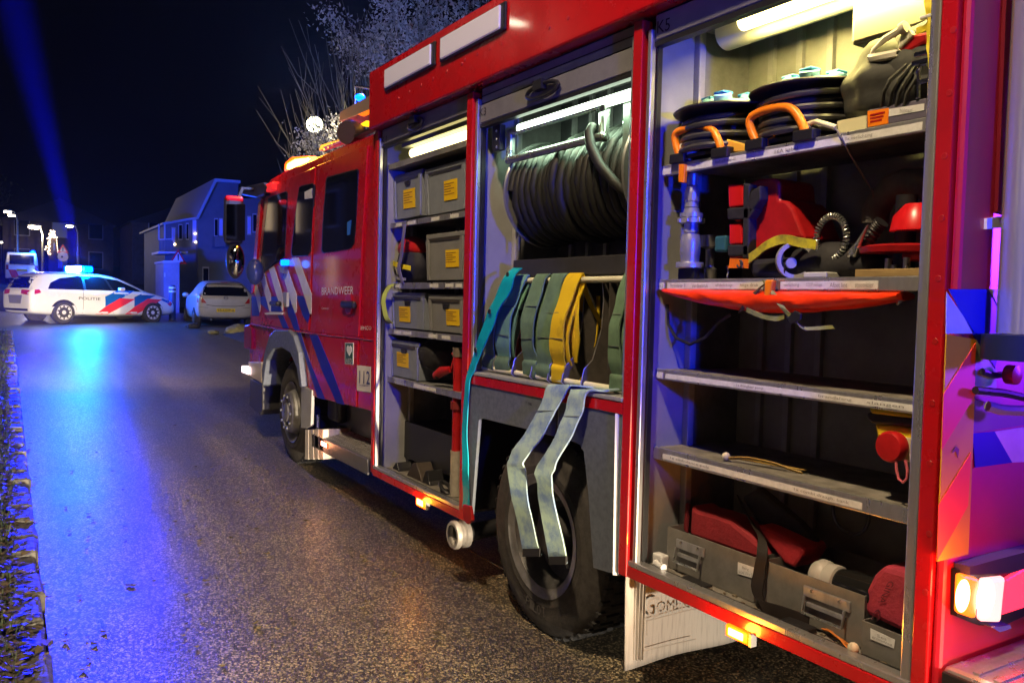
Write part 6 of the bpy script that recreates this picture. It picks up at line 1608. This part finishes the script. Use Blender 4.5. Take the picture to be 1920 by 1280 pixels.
# red valve with handwheel, grey ring
rv = thing('hydrant_valve', 'red valve with flat handwheel and red cap at the right of the middle shelf', 'valve', (P(*k2(1580, 740), -.22).x, -.22, z2_+.031))
q = P(*k2(1560, 610), -.2)
B().lathe([(0, .02), (.004, .15), (.022, .155), (.03, .13), (.03, .02)], (q.x, -.24, q.z-.01), (0, 0, 1), 32).obj('handwheel', DRED, rv, smooth=True)
B().prism([P(*k2(x, y), -.16) for x, y in ((1560, 600), (1690, 592), (1700, 665), (1550, 672))], (0, -.12, 0)).obj('body', DRED, rv, bevel=.02)
B().lathe([(0, .085), (.05, .075), (.09, .04)], (P(*k2(1660, 480), -.22).x, -.22, P(*k2(1660, 490), -.22).z), (0, 0, 1), 24).obj('cap', mat('bright red vinyl', (.62, .01, .015), .3), rv, smooth=True)
B().lathe([(0, .035), (.25, .035)], (P(*k2(1580, 740), -.22).x, -.22, z2_+.032), (0, 0, 1), 16).obj('stem', BLACK, rv, smooth=True)
for (x, y) in ((1490, 690), (1525, 730), (1600, 685)): B().lathe([(0, .012), (.05, .012)], P(*k2(x, y), -.16)+Vector((0, 0, -.03)), (0, 0, 1), 10).obj('stud', STEEL, rv, smooth=True)
c_ = P(*k2(1600, 400), -.30)
gr_ = thing('suction_hose_bend', 'thick grey curved hose end standing behind the red valve', 'hose', (c_.x, -.30, z2_+.031))
arc = [c_+Vector((.125*math.cos(a), 0, .125*math.sin(a)*.95)) for a in [math.pi*(-.05+.13*k) for k in range(9)]]
arc.append(arc[-1]+Vector((.0, 0, -.12)))
B().tube(arc, .048, 16).obj('bend', mat('dusty grey rubber', (.17, .155, .14), .7, noise=.4, nscale=12), gr_, smooth=True)
# ---- orange rolled stretcher hung below the middle shelf
a, c_ = P(*k2(140, 862), -.09), P(*k2(1548, 880), -.09)
os_ = thing('rescue_stretcher', 'rolled orange tarpaulin stretcher strapped under the middle shelf', 'stretcher', ((a.x+c_.x)/2, -.17, P(*k2(760, 975), -.09).z))
b = B(); N_ = 46; rings = []
for i in range(N_+1):
    f = i/N_; x = a.x+(c_.x-a.x)*f
    pt, pb = k2(140+1410*f, 832+20*f), k2(140+1410*f, [868, 930, 955, 975, 985, 975, 955, 925][min(7, int(f*7.999))])
    lo_ = [868, 905, 935, 960, 978, 985, 980, 965, 945, 905]; u = f*9; i0 = min(8, int(u)); yb_ = lo_[i0]+(lo_[i0+1]-lo_[i0])*(u-i0)
    zt2 = P(*k2(140+1410*f, 832+22*f), -.12).z-.0; zb2 = P(*k2(140+1410*f, yb_), -.12).z
    h = (zt2-zb2)/2; cz = (zt2+zb2)/2; ring = []
    for k in range(22):
        t = k*2*math.pi/22; wob = 1+.05*math.sin(f*23+t*3)+.03*math.sin(f*51+t*5)
        ring.append(b.bm.verts.new((x, -.13+.085*math.cos(t)*wob*(.4+.6*min(1, h/.04)), cz+h*math.sin(t)*(1+.03*math.sin(f*40)))))
    rings.append(ring)
for q0, q1 in zip(rings, rings[1:]):
    for k in range(22): b.face([q0[k], q1[k], q1[(k+1) % 22], q0[(k+1) % 22]])
b.face(rings[0]); b.face(rings[-1][::-1])
b.obj('roll', ORT, os_, smooth=True)
OLV = mat('olive webbing', (.22, .24, .10), .7, bump=.2, bscale=200)
B().ribbon([P(*k2(x, y), Y) for x, y, Y in ((760, 800, -.10), (790, 850, -.065), (850, 940, -.05), (900, 1000, -.05), (960, 1060, -.06), (1010, 1075, -.08), (1160, 1065, -.10))], [(.045, 0, .02)]*4+[(.03, 0, .02)]*1+[(.012, 0, .012)]*2, .004, 5).obj('olive_strap', OLV, os_, smooth=True)
B().ribbon([P(*k2(x, y), Y) for x, y, Y in ((745, 810, -.09), (700, 850, -.07), (650, 910, -.055), (620, 960, -.07))], (.05, 0, -.03), .004, 5).obj('dark_strap', mat('brown webbing', (.05, .035, .02), .7), os_, smooth=True)
B().ribbon([P(*k2(x, y), -.06) for x, y in ((640, 960), (730, 1000), (820, 1015), (870, 1000))], (.0, 0, .018), .004, 5).obj('loose_strap', OLV, os_, smooth=True)
B().prism([P(*k2(x, y), -.042) for x, y in ((880, 1010), (925, 965), (965, 985), (960, 1020), (910, 1045), (890, 1040))], (0, -.012, 0)).obj('buckle', BLACK, os_, bevel=.004)
B().prism([P(*k2(x, y), -.055) for x, y in ((745, 782), (795, 782), (772, 905), (738, 905))], (0, -.03, 0)).obj('orange_hook', ORP, os_, bevel=.008)
B().tube([P(*k2(1570, 820), -.12), P(*k2(1572, 900), -.12), P(*k2(1545, 930), -.12)], .006, 6).obj('end_hook', STEEL, os_, smooth=True)
for sgn, x0 in ((1, 185), ):
    b = B().tube([P(*k2(x, y), -.15) for x, y in ((165, 930), (170, 1050), (215, 1130), (300, 1170), (390, 1130), (470, 1040), (545, 990))], .007, 6)
    tag(b.obj('sagging_cord', BLACK, smooth=True), 'thin black cord sagging below the left end of the orange stretcher', 'cord')
# ---- yellow box with red knob under shelf 3
yb = thing('yellow_box', 'yellow wheel chock holder with red knob and pink cord under the third shelf', 'box', P(*k3(1640, 820), -.13))
B().prism([P(*k3(x, y), -.12) for x, y in ((1487, 478), (1778, 512), (1776, 545), (1500, 512))], (0, -.10, 0)).obj('top_lip', mat('yellow plastic', (.75, .58, .02), .4), yb, bevel=.005)
B().prism([P(*k3(x, y), -.13) for x, y in ((1470, 508), (1515, 500), (1778, 545), (1776, 600), (1500, 575), (1468, 540))], (0, -.08, 0)).obj('black_bar', BLACK, yb, bevel=.01)
B().prism([P(*k3(x, y), -.14) for x, y in ((1522, 575), (1775, 605), (1768, 822), (1565, 785))], (0, -.08, 0)).obj('body', MATS['yellow plastic'], yb, bevel=.008)
B().prism([P(*k3(x, y), -.137) for x, y in ((1560, 640), (1755, 665), (1762, 818), (1568, 783))], (0, -.004, 0)).obj('face_plate', mat('cream plate', (.62, .55, .35), .5), yb, bevel=.003)
q = P(*k3(1650, 715), -.13)
B().lathe([(0, .05), (.03, .052), (.04, .045), (.042, .01)], q, (0, 1, 0), 28).obj('red_knob', DRED, yb, smooth=True)
B().tube([P(*k3(x, y), -.10) for x, y in ((1655, 790), (1658, 860), (1672, 920), (1700, 940), (1724, 915), (1726, 860), (1712, 800))], .005, 8).obj('pull_cord', mat('pink cord', (.55, .12, .16), .5), yb, smooth=True)
# white knob with leather strap on shelf 4
def knob_strap(pts, pk, label, Y=-.16, m=None, z=None, r=.018):
    t = thing('knob_strap', label, 'strap', (P(*pk, Y).x, Y, z), 0, 'small straps with white knobs')
    k_ = P(*pk, Y); B().ball((k_.x, Y, z+r), r).obj('knob', mat('cream knob', (.62, .56, .42), .5), t, smooth=True)
    v = [P(x, y, Y) for x, y in pts]
    B().ribbon([Vector((q.x, Y-.02*i, z+.012+.014*math.sin(i))) for i, q in enumerate(v)], (0, .012, .01), .005, 5).obj('band', m or mat('tan rubber band', (.32, .20, .04), .6), t, smooth=True)
    B().ribbon([Vector((q.x, Y-.02*i-.02, z+.012)) for i, q in enumerate(v)], (0, .012, .004), .005, 5).obj('band', m or MATS['tan rubber band'], t, smooth=True)
    return t
knob_strap([k3(x, y) for x, y in ((620, 752), (700, 760), (820, 790), (900, 815), (985, 822))], k3(600, 770), 'white knob with tan rubber strap lying on the fourth shelf', z=z4_+.003)
# ---- bottom: drawers
DRW = mat('grey drawer sheet', (.24, .235, .22), .48, metal=.4, noise=.3, nscale=7, rvar=.12)
zd0 = .578
def tray_box(x0, x1, zt0_, label, Y=-.13, dep=.40, cut=None):
    t = thing('metal_tray', label, 'tray', ((x0+x1)/2, Y-dep/2, zd0), 0, 'grey metal trays on the locker floor')
    B().box(x0, x1, Y-.006, Y, zd0, zt0_).obj('front', DRW, t, bevel=.002)
    B().box(x0, x1, Y-dep, Y-dep+.005, zd0, zt0_).obj('back', DRW, t)
    for x in (x0+.001, x1-.005): B().box(x, x+.004, Y-dep+.006, Y-.007, zd0, zt0_).obj('side', DRW, t)
    B().box(x0+.006, x1-.006, Y-dep+.006, Y-.007, zd0, zd0+.004).obj('bottom', DRW, t)
    return t
def latch(px, py, t, Y=-.13, w_=.085):
    c_ = P(px, py, Y)
    B().box(c_.x-w_, c_.x+w_, Y, Y+.010, c_.z+.005, c_.z+.045).obj('latch_plate', ALU, t, bevel=.004)
    h = B(); h.tube([(c_.x-w_*.85, Y+.018, c_.z+.01), (c_.x-w_*.85, Y+.03, c_.z-.05), (c_.x+w_*.85, Y+.03, c_.z-.05), (c_.x+w_*.85, Y+.018, c_.z+.01)], .006, 8)
    h.obj('latch_bail', STEEL, t, smooth=True)
    B().box(c_.x-w_*.8, c_.x+w_*.8, Y+.001, Y+.016, c_.z-.028, c_.z-.012).obj('grip', ALU, t, bevel=.003)
    for s in (-1, 1): B().lathe([(0, .008), (.006, .006)], (c_.x+s*w_*.6, Y+.010, c_.z+.033), (0, 1, 0), 8).obj('screw', CHROME, t)
xA = P(*k4(318, 350), -.13).x; xB = P(*k4(832, 580), -.13).x; xC_ = P(*k4(882, 600), -.13).x; xD = P(*k4(1480, 800), -.13).x; xE = 1.55
zT1 = (P(*k4(318, 272), -.13).z+P(*k4(830, 450), -.13).z)/2
zT2 = (P(*k4(890, 472), -.13).z+P(*k4(1480, 680), -.13).z)/2
t1 = tray_box(xB, xA, zT1, 'left grey metal tray with one latch holding the red bags')
t2 = tray_box(xD, xC_, zT2-.0, 'middle grey metal tray with one latch, right of the black belt')
zT3 = (P(*k4(1468, 820), -.10).z+P(*k4(1732, 915), -.10).z)/2
t3 = tray_box(xE, P(*k4(1462, 900), -.09).x, zT3, 'small low metal box with white label holding the red roll', Y=-.09, dep=.43)
latch(*k4(457, 430), t1); latch(*k4(1262, 735), t2, w_=.10)
def plabel(pts, words, t, Y):
    v = [P(*k4(x, y), Y) for x, y in pts]
    B().prism(v, (0, -.0015, 0)).obj('paper_label', LABEL, t)
    tl, tr, br, bl_ = v
    for k, wd in enumerate(words):
        f0, f1 = .2+.36*k, .48+.36*k; ins = .3 if len(wd) < 5 else .08
        q = lambda u, s: (tl.lerp(tr, u)).lerp(bl_.lerp(br, u), s)+Vector((0, .0015, 0))
        quad_text(wd, q(ins, f0), q(1-ins, f0), q(ins, f1), GINK, t)
plabel(((735, 482), (832, 515), (828, 578), (733, 552)), ('Berg', '6x zeil 150 x 5'), t1, -.126)
plabel(((1517, 872), (1662, 940), (1656, 992), (1517, 935)), ('Set', 'grondzeil'), t3, -.086)
# red cloth bags
def soft(pts, Y, dep, m, label, name='cloth_bag', cat='bag', bev=.02, conv=k4):
    b = B().prism([P(*conv(x, y), Y) for x, y in pts], (0, -dep, 0))
    o = b.obj(name, m, bevel=bev); return tag(o, label, cat)
soft(((422, 130), (445, 140), (432, 320), (408, 290)), -.22, .02, mat('dark red cloth edge', (.16, .008, .015), .8), 'narrow dark red flap at the left behind the red bag')
soft(((455, 140), (500, 172), (600, 200), (690, 232), (770, 300), (862, 375), (905, 490), (445, 330)), -.20, .14, REDCLOTH, 'large dull red cloth bag standing in the left tray')
soft(((842, 262), (900, 280), (1010, 330), (1110, 385), (1130, 420), (1095, 480), (1060, 520), (1010, 490), (960, 430), (900, 350)), -.22, .14, mat('brighter red cloth', (.42, .02, .03), .8, noise=.3, nscale=14, bump=.3, bscale=60), 'pointed red cloth bag behind the black belt')
# black belt loop over the trays
bl2 = B().ribbon([P(*k4(x, y), Y) for x, y, Y in ((745, 110, -.30), (800, 220, -.24), (870, 330, -.18), (880, 440, -.12), (858, 560, -.105), (852, 680, -.09), (880, 742, -.085), (980, 775, -.09), (1150, 830, -.10))], [(.03, 0, .03), (.04, 0, .03), (.045, 0, .02), (.055, 0, 0), (.055, 0, 0), (.055, 0, 0), (.03, 0, .045), (.0, 0, .05), (.0, 0, .04)], .006, 5)
tag(bl2.obj('black_belt', mat('black brown webbing', (.012, .008, .006), .7), smooth=True), 'wide black belt draped between the two metal trays', 'belt')
soft(((745, 100), (850, 40), (1100, 250), (1200, 380), (1150, 420), (1020, 330), (850, 255)), -.30, .05, BAGK, 'black folded sheet leaning behind the red bags', 'black_sheet', 'sheet')
# bottle and fitting
c_ = P(*k4(1265, 575), -.20)
bt_ = thing('breathing_bottle', 'black glossy bottle with grey collar lying in the middle tray', 'bottle', (c_.x, -.20, zd0+.01))
B().lathe([(0, .05), (.02, .062), (.045, .062), (.055, .055), (.075, .058), (.10, .058), (.105, .05)], c_+Vector((.05, 0, 0)), (-1, 0, 0), 24).obj('collar', mat('grey collar', (.40, .38, .35), .4), bt_, smooth=True)
B().lathe([(0, .05), (.05, .058), (.20, .058), (.24, .04), (.25, .01)], c_+Vector((-.055, 0, 0)), (-1, 0, 0), 24).obj('cylinder', mat('glossy black', (.012, .012, .012), .12), bt_, smooth=True)
# red roll
rp = [k4(x, y) for x, y in ((1480, 790), (1490, 640), (1530, 560), (1590, 502), (1745, 545), (1748, 640), (1722, 700), (1715, 905))]
rr0 = thing('red_roll', 'rolled dark pink red sheet with faded lettering in the small metal box', 'rolled sheet', (P(*k4(1600, 800), -.14).x, -.2, zd0+.01))
B().prism([P(x, y, -.14) for x, y in rp], (0, -.24, 0)).obj('roll', mat('pink red canvas', (.36, .03, .06), .75, noise=.3, nscale=9, bump=.3, bscale=80), rr0, bevel=.02)
q = lambda x, y: P(*k4(x, y), -.136)
quad_text('GINA', q(1662, 600), q(1600, 730), q(1625, 590), mat('faded dark print', (.12, .012, .03), .7), rr0)
quad_text('C', q(1590, 765), q(1565, 830), q(1545, 755), MATS['faded dark print'], rr0)
# faint ring on the back wall
c_ = P(*k4(1400, 195), -.55)
tag(B().tube([c_+Vector((.085*math.cos(k*.3), 0, .085*math.sin(k*.3))) for k in range(21)], .008, 8, closed=True).obj('ring_bracket', mat('dull ring', (.15, .15, .16), .4, metal=.6), smooth=True), 'dull metal ring hanging on the dark back wall under the fourth shelf', 'ring')
# white latch fitting and small things on the sill
c_ = P(*k4(290, 475), -.09)
wf = thing('white_catch', 'white plastic door catch at the left end of the rear locker floor', 'catch', (c_.x, -.09, zd0))
B().box(c_.x, c_.x+.07, -.13, -.09, zd0, zd0+.055).obj('block', LABEL, wf, bevel=.008)
B().lathe([(0, .016), (.07, .016)], (c_.x+.02, -.07, zd0+.022), (-1, .2, 0), 16).obj('roller', LABEL, wf, smooth=True)
soft(((390, 590), (500, 568), (560, 598), (470, 632)), -.08, .06, BLACK, 'thin black pad lying on the floor in front of the left tray', 'rubber_pad', 'pad', .003) if False else None
c_ = P(*k4(470, 600), -.07)
tag(B().box(c_.x-.07, c_.x+.07, -.115, -.065, zd0+.001, zd0+.010).obj('rubber_pad', BLACK, bevel=.003), 'thin black pad on the floor in front of the left tray', 'pad')
c_ = P(*k4(1080, 865), -.06)
tag(B().box(c_.x-.06, c_.x+.06, -.10, -.05, zd0+.001, zd0+.022).obj('rubber_block', BLACK, bevel=.005), 'black rubber block on the floor below the middle latch', 'block')
knob_strap([k4(x, y) for x, y in ((1175, 872), (1240, 885), (1310, 920), (1390, 965))][::-1], k4(1418, 945), 'white knob with orange strap on the floor before the middle tray', Y=-.055, m=mat('orange brown strap', (.55, .18, .03), .6), z=zd0+.002, r=.02)
# lens and debris on floor
b = B()
for k in range(60):
    x = random.uniform(1.6, 2.8); y = random.uniform(-.12, -.03); s = random.uniform(.003, .009)
    b.box(x-s, x+s, y-s*.6, y+s*.6, zd0-.002, zd0+s*.6)
tag(b.obj('grit', mat('brown grit', (.16, .13, .09), .8)), 'bits of dried dirt on the rear locker floor', 'dirt', kind='stuff')
# thin wire dangling in front of the middle shelf space
b = B().tube([P(*k1(1175, 770), -.10), P(*k1(1210, 830), -.09), P(*k2(1260, 30), -.12), P(*k2(1330, 150), -.2), P(*k2(1400, 260), -.25), P(*k2(1410, 420), -.27)], .0035, 5)
tag(b.obj('thin_wire', mat('grey wire', (.12, .12, .11), .5), smooth=True), 'thin grey wire dangling from the top shelf edge', 'wire')

# ================================================================== OTHER LIGHTS, SOME OF THEM ADDED
def added_lamp_post(x, y, h, label, en, col, tgt, size=.25, spot=115):
    t = thing('street_lamp', label, 'street lamp', (x, y, gz(x)))
    B().tube([(x, y, gz(x)), (x, y, h-.6), (x, y-.1, h-.1), (x, y-.9, h+.05)], [.08, .06, .05, .04], 10).obj('pole', STEEL, t, smooth=True)
    B().ball((x, y-1.0, h+.07), 1, (.14, .34, .07)).obj('lamp_housing', ALUP, t, smooth=True)
    B().ball((x, y-1.0, h+.02), 1, (.11, .30, .05)).obj('lamp_lens', MATS['street lamp glow'], t, smooth=True)
    light('street_lamp_light', 'SPOT', (x, y-1.0, h-.12), en, col, size, tgt, spot, .6)
added_lamp_post(1.0, 4.6, 8.6, 'assumed tall street lamp, unseen at the kerb behind the photographer', 3300, (1, .74, .44), (3.5, 1.2, .3))  # warm overhead light, assumed to come from an unseen lamp
added_lamp_post(12.5, 6.2, 6.5, 'added unseen street lamp on the left verge, lighting the police car and hatchback', 3600, (1, .78, .50), (20, -2.0, .4), .25, 76)  # added out of view to light the hatchback, police car and road
# blue lamps of an unseen emergency vehicle behind, carried by an added stand
bv_ = thing('added_light_stand', 'added tripod carrying the blue light of an unseen emergency vehicle', 'beacon', (-3.2, 1.25, 0))
for k in range(3):
    a = k*2.09; B().tube([(-3.2, 1.25, .9), (-3.2+.5*math.cos(a), 1.25+.5*math.sin(a), 0)], .015, 6).obj('leg', BLACK, bv_)
B().tube([(-3.2, 1.25, .8), (-3.2, 1.25, 1.95)], .02, 8).obj('mast', STEEL, bv_)
B().lathe([(0, .09), (.10, .09), (.16, .03)], (-3.2, 1.25, 1.95), (0, 0, 1), 16).obj('beacon_lens', E_BLUE, bv_, smooth=True)
light('unseen_blue_light', 'SPOT', (-3.0, 1.2, 2.2), 1500, (.0, .02, 1), .10, (3.4, .0, 2.45), 30, .6)
bv4 = thing('added_light_mast', 'added mast with an unseen blue lamp that tints the rear panel violet', 'beacon', (-2.0, -6.6, 0))  # added out of view so its violet light mirrors in the rear panel
B().tube([(-2.0, -6.6, -.05), (-2.0, -6.6, 2.3)], .03, 8).obj('mast', STEEL, bv4)
B().lathe([(0, .10), (.12, .10), (.18, .03)], (-2.0, -6.6, 2.3), (0, 0, 1), 16).obj('beacon_lens', E_BLUE, bv4, smooth=True)
light('unseen_blue_light', 'SPOT', (-1.9, -6.5, 2.55), 6000, (.16, .015, 1), .35, (1.4, -.3, 2.75), 34, .9)
light('rear_lamp_light', 'POINT', PX(1850, 1130, XR_-.22), 6, (1, .17, .04), .06)
light('added_red_fill', 'POINT', (XR_-.35, -.45, 2.95), 10, (1, .05, .12), .06)  # added red fill over the rear panel, no lamp stands here
